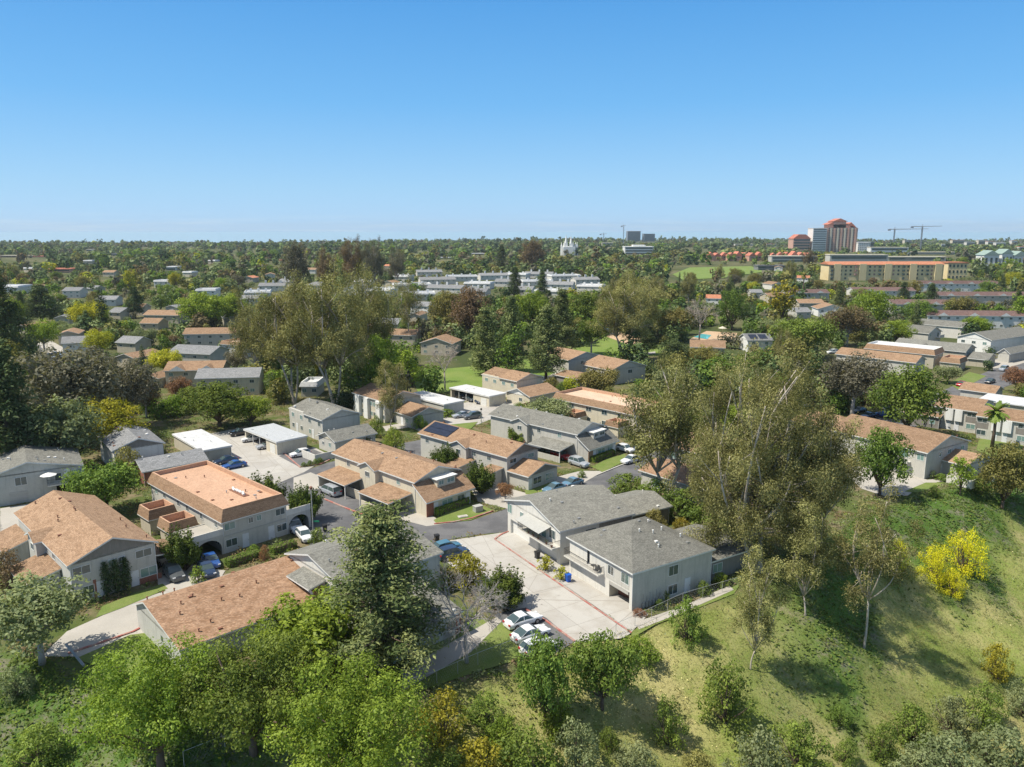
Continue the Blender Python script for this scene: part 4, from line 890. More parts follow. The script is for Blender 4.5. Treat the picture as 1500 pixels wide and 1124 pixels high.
h = House('carport', 'white flat roofed carport behind the right tan townhouses', 'carport', 'right white carport', (1530, 600), (1443, 580), None, 2.9, theta=46, LX=11, wall='stucco_tan', roof='white_roof'); h.walls(); p = MB(); p.box(0, 0, 2.9, h.LX, h.LY, 3.15, 'white_roof'); p.build('roof', h.o)
h = House('cottage', 'small white trimmed gable cottage beside the right asphalt road', 'house', 'small road cottage', (1458, 577), (1435, 572), (1478, 571), 2.8, theta=44, roof='tan_roof', wall='stucco_grey', LY=9); h.walls(); h.gable(rise=1.5); h.win('S', .25, 1.5, 1.5, 1)
# tan roofs behind the big eucalyptus, flat mansard with white deck, grey gabled rows
h = House('townhouse', 'tan hipped townhouse between the big eucalyptus and the parked blue cars', 'house', 'tan house by the blue cars', (1245, 634), (1222, 600), (1284, 624), 4.6, theta=40, roof='tan_roof', wall='stucco_grey', LY=15); h.walls(); h.hip(rise=2.0); h.vents(4, ('rust_vent',), 41)
h = House('apartment_block', 'block with bright white flat roof and tan mansard above the right road', 'apartment block', 'white flat-roofed block', (1370, 521), (1280, 506), (1409, 518), 4.7, roof='tan_roof', wall='stucco_tan', theta=46, near=False); h.walls(); h.mansard(z1=6.5, inset=.8, deck=5.9, deckmat='white_roof', inner='white_wall')
for f in (.25, .7): h.win('S', f, 3.8, 2.4, 1.1)
h.LX_ = h.LX
h.mansard(1, -7.5, h.LX - 1, -1.2, 2.6, 4.2, .5, name='garage_roof', deckmat='tan_roof'); h.walls(1.4, -7, h.LX - 1.4, -1.3, z1=2.5, name='garage_wall')
h = House('townhouse', 'long tan roofed townhouse seen through branches left of the white flat roofed block', 'house', 'tan house behind branches', (1342, 532), (1240, 514), None, 4.6, theta=44, LX=10, roof='tan_roof', wall='stucco_grey', near=False); h.walls(); h.gable(rise=1.8)
h = House('townhouse', 'long grey roofed townhouse with two front gables right behind the white flat roofed block', 'house', 'long grey gabled row', (1415, 516), (1325, 500), (1447, 511), 4.7, theta=46, roof='grey_roof', wall='stucco_tan', near=False); h.walls(); h.gable(rise=2.0); h.dormer(h.LY * .45, h.LY * .45 + 6, 1.2, win=False); h.win('S', .3, 3.9, 2, 1); h.win('S', .75, 3.9, 2, 1)
h.gable(0, -7, h.LX * .9, -.6, ze=2.7, rise=1.6, name='front_roof'); h.walls(.5, -6.5, h.LX * .85, .4, z1=2.6, name='front_wall'); h.win('S', .4, 1.5, 3, 1.2, y=-6.5)
h = House('townhouse', 'grey gabled townhouse with small white railed balcony right of the bright green tree', 'house', 'grey balconied gable house', (1361, 489), (1338, 482), (1386, 486), 4.8, theta=38, roof='grey_roof', wall='stucco_grey', near=False); h.walls(); h.gable(rise=2.4); h.win('S', .2, 3.9, 1.2, 1.2); h.win('S', .75, 3.6, 1.6, 1.9); balcony(h, 'S', h.LX * .6, h.LX * .95, 2.7, 1.6, solid=True)
h = House('townhouse', 'pale green sided grey roofed townhouse behind the grey balconied gable', 'house', 'pale green townhouse', (1410, 480), (1375, 472), (1426, 476), 5, theta=44, roof='grey_roof', wall='stucco_light', near=False, LY=20); h.walls(); h.gable(rise=1.8)
h = House('townhouse', 'white gable ended townhouse with long grey roof at right', 'house', 'white gable townhouse', (1453, 499), (1408, 492), (1530, 489), 5.2, theta=32, roof='grey_roof', wall='white_wall', near=False, LX=34); h.walls(); h.gable(axis='x', rise=2.4)
for f in (.2, .5, .8): h.win('W', f, 3.7, 1.5, 1.1)
h = House('cottage', 'low grey roofed cottage below the white gable townhouse at right edge', 'house', 'low grey right cottage', (1480, 519), (1468, 515), (1530, 508), 3.2, theta=35, roof='grey_roof', wall='stucco_grey', near=False, LX=16); h.walls(); h.gable(axis='x', rise=1.8)
# park houses
h = House('townhouse', 'tan gabled house beside the park lawn with a dark conifer covering its left end', 'house', 'left park gable house', (833, 528), (821, 513), (879, 520), 5.0, theta=38, roof='tan_roof', wall='stucco_grey', LY=15); h.walls(); h.gable(rise=2.0); h.win('S', .4, 3.6, 1.4, 1.2)
h = House('townhouse', 'wide tan gabled house just in front of the park lawn', 'house', 'right park gable house', (895, 543), (856, 533), (956, 537), 4.6, theta=36, roof='tan_roof', wall='stucco_grey'); h.walls(); h.gable(rise=2.3, oh=.45); h.win('S', .2, 3.4, 1.3, 1.2); h.win('S', .55, 3.4, 1.8, 1.2); h.vents(4, ('rust_vent',), 43)
h = House('cottage', 'low shaded tan wing in front of the two park gable houses', 'house', 'low park wing', (846, 556), (826, 549), (872, 549), 2.8, theta=40, roof='tan_roof', wall='stucco_dark', LY=10); h.walls(); h.gable(rise=1.0)
# ------------------------------------------------------------------ middle distance houses: (px, py of eave centre, width px, depth m, rot deg, axis, eave, roof, wall, label, short)
MID = [
 (312, 487, 78, 10, 6, 'x', 5.0, 'tan_roof', 'stucco_grey', 'long tan roofed duplex with white roof edges left of the eucalyptus grove', 'long tan duplex'),
 (352, 503, 46, 9, -22, 'm', 4.6, 'tan_roof', 'stucco_light', 'small block with flat peach roof and tan mansard by the eucalyptus grove', 'small peach mansard block'),
 (292, 514, 74, 12, -14, 'x', 4.8, 'cool_roof', 'stucco_grey', 'grey cross gabled house left of the small peach mansard block', 'grey cross-gabled house'),
 (290, 538, 84, 11, 6, 'x', 5.0, 'tan_roof', 'stucco_tan', 'weathered brown gabled house with bare branches in front', 'weathered brown house'),
 (338, 549, 92, 10, 8, 'x', 5.2, 'cool_roof', 'stucco_cream', 'grey roofed cream walled house with white roof edges left of the white trunks', 'grey cream-walled house'),
 (238, 548, 34, 9, -10, 'y', 3.0, 'tan_roof', 'stucco_tan', 'small tan roofed house beside the rust coloured shrub', 'small tan house'),
 (204, 520, 38, 13, -20, 'y', 4.0, 'tan_roof', 'stucco_tan', 'tan roofed house behind the thin dark cypress', 'tan house by the cypress'),
 (196, 500, 38, 9, -18, 'x', 4.0, 'cool_roof', 'stucco_tan', 'pale grey roofed house above the tan one by the cypress', 'pale grey house'),
 (104, 487, 30, 12, 18, 'y', 4.6, 'tan_roof', 'stucco_tan', 'tan and grey hipped house near the left cul de sac', 'tan cul-de-sac house'),
 (116, 500, 44, 10, 24, 'x', 5.0, 'cool_roof', 'white_wall', 'grey roofed house with white gable facing the left cul de sac', 'white gable cul-de-sac house'),
 (48, 476, 18, 9, -10, 'y', 3.2, 'tan_roof', 'stucco_tan', 'small tan roof just left of the light green tree', 'small left tan roof'),
 (95, 464, 22, 9, 18, 'y', 3.6, 'cool_roof', 'stucco_cream', 'grey roofed house with yellow wall beside the lime tree', 'yellow-walled grey house'),
 (178, 456, 22, 12, -12, 'x', 4.0, 'cool_roof', 'stucco_tan', 'grey roof right of the lime tree and cypress', 'grey roof by the lime tree'),
 (244, 460, 56, 12, -6, 'x', 4.2, 'tan_roof', 'stucco_tan', 'long orange tan roof left of the large bright green trees', 'long orange-tan roof'),
 (226, 472, 30, 10, -6, 'x', 3.2, 'tan_roof', 'stucco_tan', 'short tan roof just below the long orange tan one', 'short tan roof'),
 (206, 450, 20, 10, -6, 'x', 4.2, 'tan_roof', 'stucco_tan', 'small tan roof right of the blue green conifer', 'small tan roof by the conifer'),
 (262, 449, 22, 10, -14, 'y', 4.2, 'cool_roof', 'stucco_grey', 'grey gabled house left of the large bright green trees', 'grey gable by the green trees'),
 (338, 465, 24, 14, 24, 'y', 4.0, 'cool_roof', 'stucco_tan', 'pale grey roof right of the large bright green trees', 'pale grey roof by the green trees'),
 (368, 437, 26, 10, 4, 'x', 4.0, 'cool_roof', 'stucco_grey', 'grey roof behind the left eucalyptus crown', 'grey roof behind the left eucalyptus'),
 (468, 417, 34, 14, -10, 'h', 5.0, 'cool_roof', 'stucco_grey', 'grey hipped house between the far tall eucalyptus trees', 'far grey hipped house'),
 (522, 422, 30, 14, -16, 'y', 4.6, 'cool_roof', 'white_wall', 'white gabled house with grey roof in the far centre', 'far white gable'),
 (620, 447, 32, 11, -22, 'x', 4.6, 'cool_roof', 'white_wall', 'white walled grey roofed house above the palm trees', 'white house above the palms'),
 (612, 460, 20, 9, -12, 'y', 3.6, 'tan_roof', 'stucco_cream', 'small tan gable below the white walled house by the palms', 'small tan gable by the palms'),
 (646, 500, 52, 12, -14, 'y', 4.6, 'tan_roof', 'stucco_tan', 'tan roofed house behind the bare brown tree right of the palms', 'tan house by the bare tree'),
 (566, 472, 50, 13, -10, 'x', 4.4, 'cool_roof', 'stucco_tan', 'grey roofed house seen between eucalyptus trunks', 'grey house between trunks'),
 (592, 489, 48, 9, -12, 'x', 4.2, 'tan_roof', 'stucco_tan', 'tan roofed house left of the palm trees', 'tan house left of the palms'),
 (540, 479, 30, 9, -12, 'm', 4.2, 'tan_roof', 'stucco_tan', 'flat tan mansard roof behind the green trees of the grove', 'flat tan roof in the grove'),
 (458, 562, 28, 9, 0, 'm', 3.0, 'white_roof', 'stucco_grey', 'flat white carport roof between the white eucalyptus trunks', 'white roof between the trunks'),
 (1036, 506, 52, 11, -12, 'x', 3.8, 'tan_roof', 'stucco_tan', 'tan roofed poolside clubhouse with grey gable end', 'poolside clubhouse'),
 (1107, 496, 40, 10, 4, 's', 4.6, 'cool_roof', 'white_wall', 'white house with rooftop solar panels left of the dark round tree', 'white solar house'),
 (1184, 443, 38, 12, 0, 'x', 4.4, 'tan_roof', 'stucco_tan', 'tan roofed house beside the lone tall palm', 'tan house by the lone palm'),
 (1214, 451, 42, 11, -6, 'y', 4.2, 'tan_roof', 'white_wall', 'white gabled tan house right of the lone tall palm', 'white gable by the lone palm'),
 (1171, 456, 26, 10, 12, 'x', 3.6, 'cool_roof', 'stucco_grey', 'small grey roof below the lone tall palm', 'small grey roof by the palm'),
 (1106, 428, 18, 9, 0, 'x', 4.0, 'cool_roof', 'stucco_grey', 'little grey roof left of the tall yellow green tree', 'little far grey roof'),
 (1080, 452, 22, 9, 0, 'y', 4.0, 'tan_roof', 'stucco_tan', 'small tan roof right of the pale bare tree', 'small tan roof by the bare tree'),
 (1180, 428, 60, 14, 0, 'x', 6, 'brown_roof', 'stucco_grey', 'brown roofed grey apartment row at the left end of the brown complex', 'left brown row'),
 (1290, 425, 90, 14, -2, 'x', 6, 'brown_roof', 'stucco_light', 'brown roofed apartment row nearest the yellow apartment building', 'brown row by the yellow building'),
 (1400, 415, 118, 14, -1, 'x', 6, 'brown_roof', 'white_wall', 'long brown roofed white timbered row behind the brown complex', 'rear timbered brown row'),
 (1440, 432, 150, 14, -1, 'x', 6, 'brown_roof', 'stucco_grey', 'long brown roofed row in the middle of the brown complex', 'middle brown row'),
 (1360, 444, 120, 16, -3, 'x', 6, 'brown_roof', 'stucco_grey', 'dark brown roofed row behind the two dark conifers', 'dark brown row by the conifers'),
 (1440, 461, 175, 12, -5, 'x', 6, 'brown_roof', 'white_wall', 'longest and nearest brown roofed row with white ground floor walls', 'nearest brown row'),
 (18, 420, 40, 18, 0, 'm', 5, 'white_roof', 'stucco_light', 'white flat roofed building at the far left edge', 'far left white building'),
 (305, 425, 30, 14, 6, 'm', 5, 'white_roof', 'white_wall', 'white flat roofed building beyond the bright green trees', 'white building beyond the green trees'),
 (240, 412, 22, 12, 0, 'm', 5, 'white_roof', 'white_wall', 'small white flat roofed building in the left distance', 'small distant white building'),
 (110, 425, 26, 14, 6, 'x', 5, 'cool_roof', 'stucco_light', 'pale grey roof in the left distance above the dark oak', 'pale distant grey roof'),
 (160, 438, 30, 12, 6, 'x', 4, 'cool_roof', 'stucco_light', 'wide pale roof in the left distance behind the lime tree', 'wide pale distant roof'),
]
def mid_house(px, py, wpx, dep, rot, ax, ze, roof, wall, label, short, name=None, cat='house', group=None, floors=2, wins=True):
    c = P(px, py, ze); f = c.y * CP - (c.z - CAM_H) * SP; W = wpx * f / FOC / max(.6, math.cos(R(rot)) + .25 * abs(math.sin(R(rot))))
    ex = Vector((math.cos(R(rot)), math.sin(R(rot)), 0)); ey = Vector((-ex.y, ex.x, 0))
    if ax == 'y' and dep < 12: dep = 14
    o0 = c - ex * W / 2 - ey * dep / 2
    h = House(name or ('apartment_row' if 'row' in (short or '') else 'house'), label, cat, short, o0, None, None, ze, theta=rot, LX=W, LY=dep, roof=roof, wall=wall, near=False, group=group); h.walls()
    if ax in 'xy': h.gable(axis=ax, rise=2.0 if ax == 'x' else min(2.4, W * .16))
    elif ax == 's':
        h.gable(axis='x', rise=2.0); sl = 2.0 / (dep / 2)
        for i in range(2): p = MB(); xa = W * (.15 + .36 * i); p.add([(xa, 1, ze + sl + .08), (xa + W * .3, 1, ze + sl + .08), (xa + W * .3, dep * .42, ze + sl * dep * .42 + .08), (xa, dep * .42, ze + sl * dep * .42 + .08)], [(0, 1, 2, 3)], 'solar'); p.build('solar_panel', h.o)
    elif ax == 'h': h.hip(rise=2.2, ridge=(W * .3, dep / 2, W * .7, dep / 2))
    else: h.mansard(z1=ze + 1.2, inset=.5, deckmat='white_roof' if roof == 'white_roof' else 'pale_deck', inner='white_wall' if roof == 'white_roof' else 'orange_deck')
    if wins:
        n = max(2, min(14, int(W / 4)))
        for i in range(n):
            h.win('S', (i + .5) / n, ze - 1.2, 1.3, 1.0)
            if ze > 4.5 and c.y < 700: h.win('S', (i + .5) / n, 1.4, 1.3, 1.0)
    if 'row' in (short or ''):
        for i in range(max(2, int(W / 14))):
            xx = W * (i + .5) / max(2, int(W / 14)); g = MB(); g.prism([(xx - 2.6, ze - .1), (xx, ze + 1.5), (xx + 2.6, ze - .1)], -.8, dep * .3, 'y', [roof, roof, 'trim'], 'white_wall'); g.build('cross_gable', h.o)
    return h
for a in MID: mid_house(*a)
# white-grey condominium complex, centre distance
CX = [(603, 417, 44), (640, 409, 42), (676, 405, 36), (722, 403, 34), (756, 402, 30), (790, 401, 34), (826, 404, 36), (857, 409, 30), (612, 430, 40), (655, 421, 44), (702, 415, 32), (744, 412, 28), (786, 412, 36), (820, 416, 34), (866, 419, 30), (764, 423, 30), (806, 426, 32), (628, 398, 30), (590, 405, 22), (700, 426, 26), (560, 425, 30), (400, 418, 30), (378, 428, 30), (426, 412, 24), (535, 412, 24)]
AUTO = []
hr_ = random.Random(31)
for i in range(44):
    px = hr_.choice([hr_.uniform(-5, 600), hr_.uniform(-5, 600), hr_.uniform(1010, 1210)]); py = hr_.uniform(381, 440)
    if 975 < px < 1130 and py < 418: continue
    if any(abs(px - k[0] - (k[2] - k[0]) / 2) < 26 and k[1] - 8 < py < k[3] + 6 for k in KEEP): continue
    rf = hr_.choice(['tan_roof', 'tan_roof', 'cool_roof', 'white_roof', 'grey_roof', 'tile_roof']); hh = mid_house(px, py, hr_.uniform(12, 26) * (py - 337) / 85 + 4, 11, hr_.uniform(-25, 25), 'm' if rf == 'white_roof' else hr_.choice('xy'), 4.2, rf, hr_.choice(['stucco_light', 'stucco_cream', 'white_wall', 'stucco_tan']), 'x', None, name='house', group='roofs glimpsed between distant trees')
    AUTO.append(dict(o=hh.o, desc={'tan_roof': 'small tan roofed house', 'cool_roof': 'small blue grey roofed house', 'white_roof': 'small flat white roofed house', 'grey_roof': 'small dark grey roofed house', 'tile_roof': 'small orange tiled house'}[rf], px=px, py=py))
for i, (px, py, w) in enumerate(CX):
    flat = i % 2 == 0
    hh = mid_house(px, py, w * 1.3, 16, rnd.choice([-18, -12, 8, 14]), 'm' if flat else 'x', 4.2, 'white_roof' if flat else 'cool_roof', 'stucco_light', 'x', None, name='condominium', group='grey and white condominiums')
    for q in range(3): m = MB(); m.box(0, 0, 0, 1.4, 1.0, 2.6, 'white_wall'); m.build('chimney', hh.o, loc=(hh.LX * (.2 + .28 * q), hh.LY * .45, 4.3 + (0 if flat else 1.2)))
    AUTO.append(dict(o=hh.o, desc=('flat white roofed' if flat else 'pitched grey roofed') + ' pale' + ' condominium', px=px, py=py))

for hh_ in ALLH:
    if hh_.near and hh_.LY > 6:
        for (xx, yy) in ((hh_.oh - .06, hh_.oh - .06), (hh_.LX - hh_.oh + .02, hh_.oh - .06)):
            m = MB(); m.tube([(xx, yy, .05), (xx, yy, hh_.ze - .22)], .045, 'trim', 6); m.build('downpipe', hh_.o)
# ------------------------------------------------------------------ ground, streets
def grid_axis(segs):
    out = []
    for a, b, s in segs: out += list(np.arange(a, b, s))
    return np.array(out + [segs[-1][1]])
gx = grid_axis([(-6000, -1200, 300), (-1200, -300, 40), (-300, -120, 8), (-120, 130, 1.4), (130, 300, 8), (300, 1200, 40), (1200, 6000, 300)])
gy = grid_axis([(-60, 30, 8), (30, 180, 1.4), (180, 400, 8), (400, 1200, 40), (1200, 5000, 100)])
GX, GY = np.meshgrid(gx, gy); GZ = ground_h(GX, GY)
e = np.interp(GX, EX, EY); near = (GY < 190) & (np.abs(GX) < 130)
GZ = GZ + np.where(near, smooth((e - GY - 1) / 4) * (.16 * np.sin(GX * 1.7 + np.sin(GY * 1.1) * 2) * np.sin(GY * 1.9 + GX * .4)), 0)
nx, ny = len(gx), len(gy); idx = np.arange(nx * ny).reshape(ny, nx)
Fq = np.stack([idx[:-1, :-1], idx[:-1, 1:], idx[1:, 1:], idx[1:, :-1]], -1).reshape(-1, 4)
def ground_mat():
    m, nt = new_mat('dry_hillside_soil'); tc = N(nt, 'ShaderNodeTexCoord'); v = tc.outputs['Object']
    at = N(nt, 'ShaderNodeAttribute'); at.attribute_name = 'slope_zone'; far = N(nt, 'ShaderNodeAttribute'); far.attribute_name = 'far_zone'; iv = N(nt, 'ShaderNodeAttribute'); iv.attribute_name = 'ivy_zone'
    bs = N(nt, 'ShaderNodeBsdfPrincipled'); out = N(nt, 'ShaderNodeOutputMaterial'); bs.inputs['Roughness'].default_value = 1; bs.inputs['Specular IOR Level'].default_value = .05
    flat = mix(nt, ramp(nt, noise(nt, v, .18, 5), .42, .6), (.09, .115, .035), (.20, .16, .10))
    flat = mix(nt, ramp(nt, noise(nt, v, .9, 5), .45, .7), flat, (.07, .10, .028))
    grass = mix(nt, ramp(nt, noise(nt, v, .07, 5), .38, .62), (.18, .22, .055), (.35, .32, .14))
    grass = mix(nt, ramp(nt, noise(nt, v, .5, 6, .7), .5, .72), grass, (.16, .22, .045))
    grass = mix(nt, ramp(nt, noise(nt, v, 3.5, 4, .7), .55, .8), grass, (.36, .31, .16))
    ivy = mix(nt, ramp(nt, noise(nt, v, .35, 6, .7), .5, .66), (.075, .13, .028), (.20, .17, .14))
    ivy = mix(nt, ramp(nt, noise(nt, v, 2.2, 5, .7), .45, .7), ivy, (.085, .16, .03))
    g2 = mix(nt, iv.outputs['Fac'], grass, ivy)
    c = mix(nt, at.outputs['Fac'], flat, g2)
    fc = mix(nt, ramp(nt, noise(nt, v, .02, 5), .4, .6), (.06, .08, .03), (.14, .13, .07))
    c = mix(nt, far.outputs['Fac'], c, fc)
    c = mix(nt, .3, c, mix(nt, ramp(nt, noise(nt, v, 9, 4, .8), .3, .7), (0, 0, 0), (1, 1, 1)), 'OVERLAY')
    link(nt, c, bs.inputs['Base Color']); b = N(nt, 'ShaderNodeBump'); b.inputs['Strength'].default_value = .6; b.inputs['Distance'].default_value = .25
    link(nt, noise(nt, v, 2.5, 6, .7), b.inputs['Height']); link(nt, b.outputs[0], bs.inputs['Normal']); link(nt, bs.outputs[0], out.inputs[0]); return m
me = np_mesh('ground', np.stack([GX, GY, GZ], -1).reshape(-1, 3), Fq, [ground_mat()], smooth=True)
a = me.attributes.new('slope_zone', 'FLOAT', 'POINT'); a.data.foreach_set('value', smooth((e - GY + 1) / 3).astype(np.float32).ravel())
a = me.attributes.new('far_zone', 'FLOAT', 'POINT'); a.data.foreach_set('value', smooth((GY - 200) / 60).astype(np.float32).ravel())
def in_ivy(x, y):      # ice plant and ivy near the edge of the plateau, open grass lower down
    d = np.interp(x, EX, EY) - y
    return smooth((22 - d + 5 * np.sin(x * .2) + 3 * np.sin(x * .7)) / 8) * np.where(x > 20, smooth((x - 24) / 18), smooth((-x - 18) / 8))
a = me.attributes.new('ivy_zone', 'FLOAT', 'POINT'); a.data.foreach_set('value', in_ivy(GX, GY).astype(np.float32).ravel())
g_ = obj('ground', me); tag(g_, 'planted housing plateau falling to a grassy slope', 'ground', kind='structure')
def poly_px(name, pts, z, mat, label, cat, kind='structure', thick=.0, world=False):
    vs = [P(a, b, z) if not world else Vector((a, b, z)) for a, b in pts]
    bm = bmesh.new(); f = bm.faces.new([bm.verts.new(v) for v in vs])
    if f.calc_area() and f.normal.z < 0: bmesh.ops.reverse_faces(bm, faces=[f])
    bm.normal_update()
    if f.normal.z < 0: bmesh.ops.reverse_faces(bm, faces=[f])
    if thick:
        r = bmesh.ops.extrude_face_region(bm, geom=[f]); bmesh.ops.translate(bm, verts=[v for v in r['geom'] if isinstance(v, bmesh.types.BMVert)], vec=(0, 0, -thick)); bmesh.ops.recalc_face_normals(bm, faces=bm.faces)
    bmesh.ops.triangulate(bm, faces=[f for f in bm.faces if len(f.verts) > 4])
    me = bpy.data.meshes.new(name); bm.to_mesh(me); bm.free(); me.materials.append(M[mat]); o = obj(name, me); PAVE.append([(v.x, v.y) for v in vs])
    return tag(o, label, cat, kind=kind)
PAVE = []
def inside(p, poly):
    c = False; j = len(poly) - 1
    for i in range(len(poly)):
        xi, yi = poly[i]; xj, yj = poly[j]
        if (yi > p[1]) != (yj > p[1]) and p[0] < (xj - xi) * (p[1] - yi) / (yj - yi) + xi: c = not c
        j = i
    return c
def strip_px(name, pts, w, h, z, mat, label, cat, kind='structure'):
    v = [P(a, b, z) for a, b in pts]; mb = MB(); L = []; Rr = []
    for i, p in enumerate(v):
        d = (v[min(i + 1, len(v) - 1)] - v[max(0, i - 1)]).normalized(); n = Vector((-d.y, d.x, 0)) * w / 2; L.append(p + n); Rr.append(p - n)
    n = len(v); vs = [(p.x, p.y, z) for p in L] + [(p.x, p.y, z) for p in Rr] + [(p.x, p.y, z + h) for p in L] + [(p.x, p.y, z + h) for p in Rr]; fs = []
    for i in range(n - 1): fs += [(2 * n + i, 2 * n + i + 1, 3 * n + i + 1, 3 * n + i), (i, i + 1, 2 * n + i + 1, 2 * n + i), (n + i, n + i + 1, 3 * n + i + 1, 3 * n + i)]
    fs += [(0, n, 3 * n, 2 * n), (n - 1, 2 * n - 1, 4 * n - 1, 3 * n - 1)]
    mb.add(vs, fs, mat); return tag(mb.build(name), label, cat, kind=kind)
st = 'structure'
poly_px('street', [(398, 712), (440, 692), (480, 678), (520, 668), (560, 655), (640, 640), (700, 640), (640, 665), (560, 690), (520, 725), (575, 757), (625, 768), (690, 763), (746, 744), (800, 722), (835, 706), (868, 695), (900, 684), (935, 672), (960, 660), (985, 640), (1010, 645), (985, 672), (955, 692), (925, 706), (880, 725), (830, 745), (790, 765), (746, 779), (700, 783), (650, 792), (590, 806), (540, 812), (500, 812), (455, 800), (440, 780), (425, 750), (405, 730)], .03, 'asphalt', 'grey asphalt lane winding through the townhouses', 'street')
poly_px('street', [(470, 690), (500, 683), (545, 700), (610, 745), (590, 757), (560, 756), (520, 738), (480, 714)], .05, 'asphalt', 'asphalt parking strip beside the patio wall', 'street')
poly_px('parking_court', [(650, 793), (745, 779), (727, 786), (925, 927), (912, 935), (842, 942), (760, 905), (640, 812)], .06, 'court', 'pale concrete parking court', 'pavement')
poly_px('driveway_apron', [(728, 787), (746, 779), (770, 770), (950, 900), (925, 926)], .10, 'court', 'concrete garage apron behind the red kerb line', 'pavement')
poly_px('parking_bay', [(725, 900), (770, 890), (800, 905), (842, 940), (800, 965), (770, 950), (730, 925)], .075, 'asphalt', 'asphalt parking bay under the white sedans', 'pavement')
poly_px('parking_court', [(262, 645), (315, 634), (355, 626), (404, 655), (420, 665), (460, 655), (485, 668), (445, 692), (398, 712), (350, 705), (290, 672)], .05, 'court', 'concrete court between the two carports', 'pavement')
poly_px('parking_bay', [(408, 668), (452, 655), (482, 668), (470, 678), (438, 684)], .065, 'asphalt', 'dark parking bay of the white hatchback', 'pavement')
poly_px('parking_court', [(640, 604), (680, 590), (716, 583), (760, 592), (725, 612), (700, 622), (655, 622)], .05, 'court', 'white concrete court by the white carports', 'pavement')
poly_px('driveway', [(60, 962), (98, 925), (190, 884), (235, 868), (440, 812), (500, 800), (505, 815), (440, 835), (300, 895), (200, 945), (120, 962)], .05, 'concrete', 'pale concrete driveway left of the rusty roof', 'pavement')
poly_px('driveway', [(232, 862), (230, 836), (250, 820), (330, 836), (318, 855), (262, 872)], .07, 'concrete', 'driveway of the dark grey wagon', 'pavement')
poly_px('driveway', [(0, 745), (60, 735), (90, 742), (70, 790), (0, 810)], .05, 'concrete', 'concrete driveway of the left balcony townhouse', 'pavement')
poly_px('driveway', [(430, 700), (455, 692), (478, 702), (470, 716), (430, 720)], .055, 'concrete', 'light concrete parking pad at the street bend', 'pavement')
poly_px('driveway', [(690, 716), (720, 708), (790, 728), (746, 746), (700, 735)], .055, 'concrete', 'concrete drive right of the central tan townhouse', 'pavement')
poly_px('driveway', [(790, 690), (810, 700), (850, 690), (885, 690), (850, 710), (830, 722), (800, 700)], .055, 'concrete', 'concrete drive under the silver wagon', 'pavement')
poly_px('driveway', [(574, 745), (600, 735), (640, 760), (690, 762), (625, 771), (590, 762)], .055, 'concrete', 'concrete drive under the front carport of the central townhouse', 'pavement')
poly_px('driveway', [(1232, 690), (1262, 676), (1310, 690), (1358, 706), (1330, 726), (1296, 727), (1262, 716)], .05, 'concrete', 'bright concrete driveway above the ivy slope', 'pavement')
poly_px('street', [(1225, 640), (1245, 612), (1300, 600), (1350, 588), (1395, 566), (1440, 547), (1480, 529), (1530, 512), (1560, 530), (1510, 552), (1460, 572), (1420, 592), (1370, 612), (1330, 630), (1290, 630), (1260, 640)], .05, 'asphalt', 'grey asphalt road on the right', 'street')
poly_px('driveway', [(1440, 530), (1500, 515), (1530, 522), (1480, 538), (1452, 540)], .07, 'concrete', 'concrete drive beside the silver car on the right road', 'pavement')
poly_px('street', [(38, 508), (56, 503), (72, 520), (110, 540), (100, 548), (56, 534), (30, 522)], .05, 'asphalt', 'small cul de sac on the left', 'street')
poly_px('driveway', [(52, 502), (76, 500), (98, 512), (90, 522), (72, 519)], .07, 'concrete', 'concrete driveways at the left cul de sac', 'pavement')
for p, l in (([(635, 762), (665, 745), (700, 737), (722, 747), (690, 762), (640, 768)], 'lawn with utility box in front of the central tan townhouse'), ([(150, 888), (200, 868), (238, 855), (246, 862), (180, 890), (140, 905)], 'strip of lawn under the vine columns'),
             ([(768, 716), (800, 703), (830, 708), (790, 724), (770, 724)], 'lawn in front of the solar panelled townhouse'), ([(866, 684), (890, 672), (915, 665), (920, 673), (883, 692)], 'lawn in front of the brick cornered grey townhouse'),
             ([(590, 985), (640, 930), (700, 905), (735, 912), (800, 962), (760, 966), (680, 990), (600, 1018)], 'lawn under the bare grey tree'), ([(905, 905), (918, 897), (935, 912), (925, 925)], 'small lawn patch at the end of the court'),
             ([(140, 975), (110, 965), (190, 930), (230, 925), (230, 990), (160, 1000)], 'patchy lawn below the left driveway'), ([(1245, 672), (1262, 668), (1275, 676), (1255, 684)], 'small lawn beside the bright driveway'),
             ([(1325, 720), (1356, 707), (1385, 707), (1345, 722)], 'dry lawn at the slope top'), ([(1435, 640), (1480, 630), (1500, 655), (1470, 675), (1430, 660)], 'shaded lawn around the fan palm'), ([(660, 622), (700, 618), (690, 628), (665, 632)], 'small lawn by the lantern'),
             ([(925, 925), (960, 905), (1085, 855), (1075, 870), (960, 915), (925, 935)], 'narrow grass verge behind the mesh fence'), ([(1390, 562), (1420, 545), (1445, 551), (1405, 572)], 'lawn beside the red car')):
    poly_px('lawn', p, .09 if p[0] != (660, 622) else .12, 'lawn', l, 'lawn')
poly_px('park_lawn', [(600, 545), (700, 536), (820, 520), (862, 500), (905, 500), (1000, 510), (960, 522), (900, 520), (860, 520), (820, 548), (720, 565), (650, 575), (612, 574)], .04, 'parklawn', 'bright green park lawn', 'lawn')
poly_px('park_lawn', [(840, 515), (850, 495), (900, 488), (960, 500), (965, 520), (900, 530)], .06, 'parklawn', 'sunny park lawn below the playground', 'lawn')
poly_px('park_lawn', [(985, 402), (1010, 392), (1100, 390), (1120, 398), (1060, 407), (1000, 410)], .4, 'parklawn', 'distant bright sports field', 'lawn')
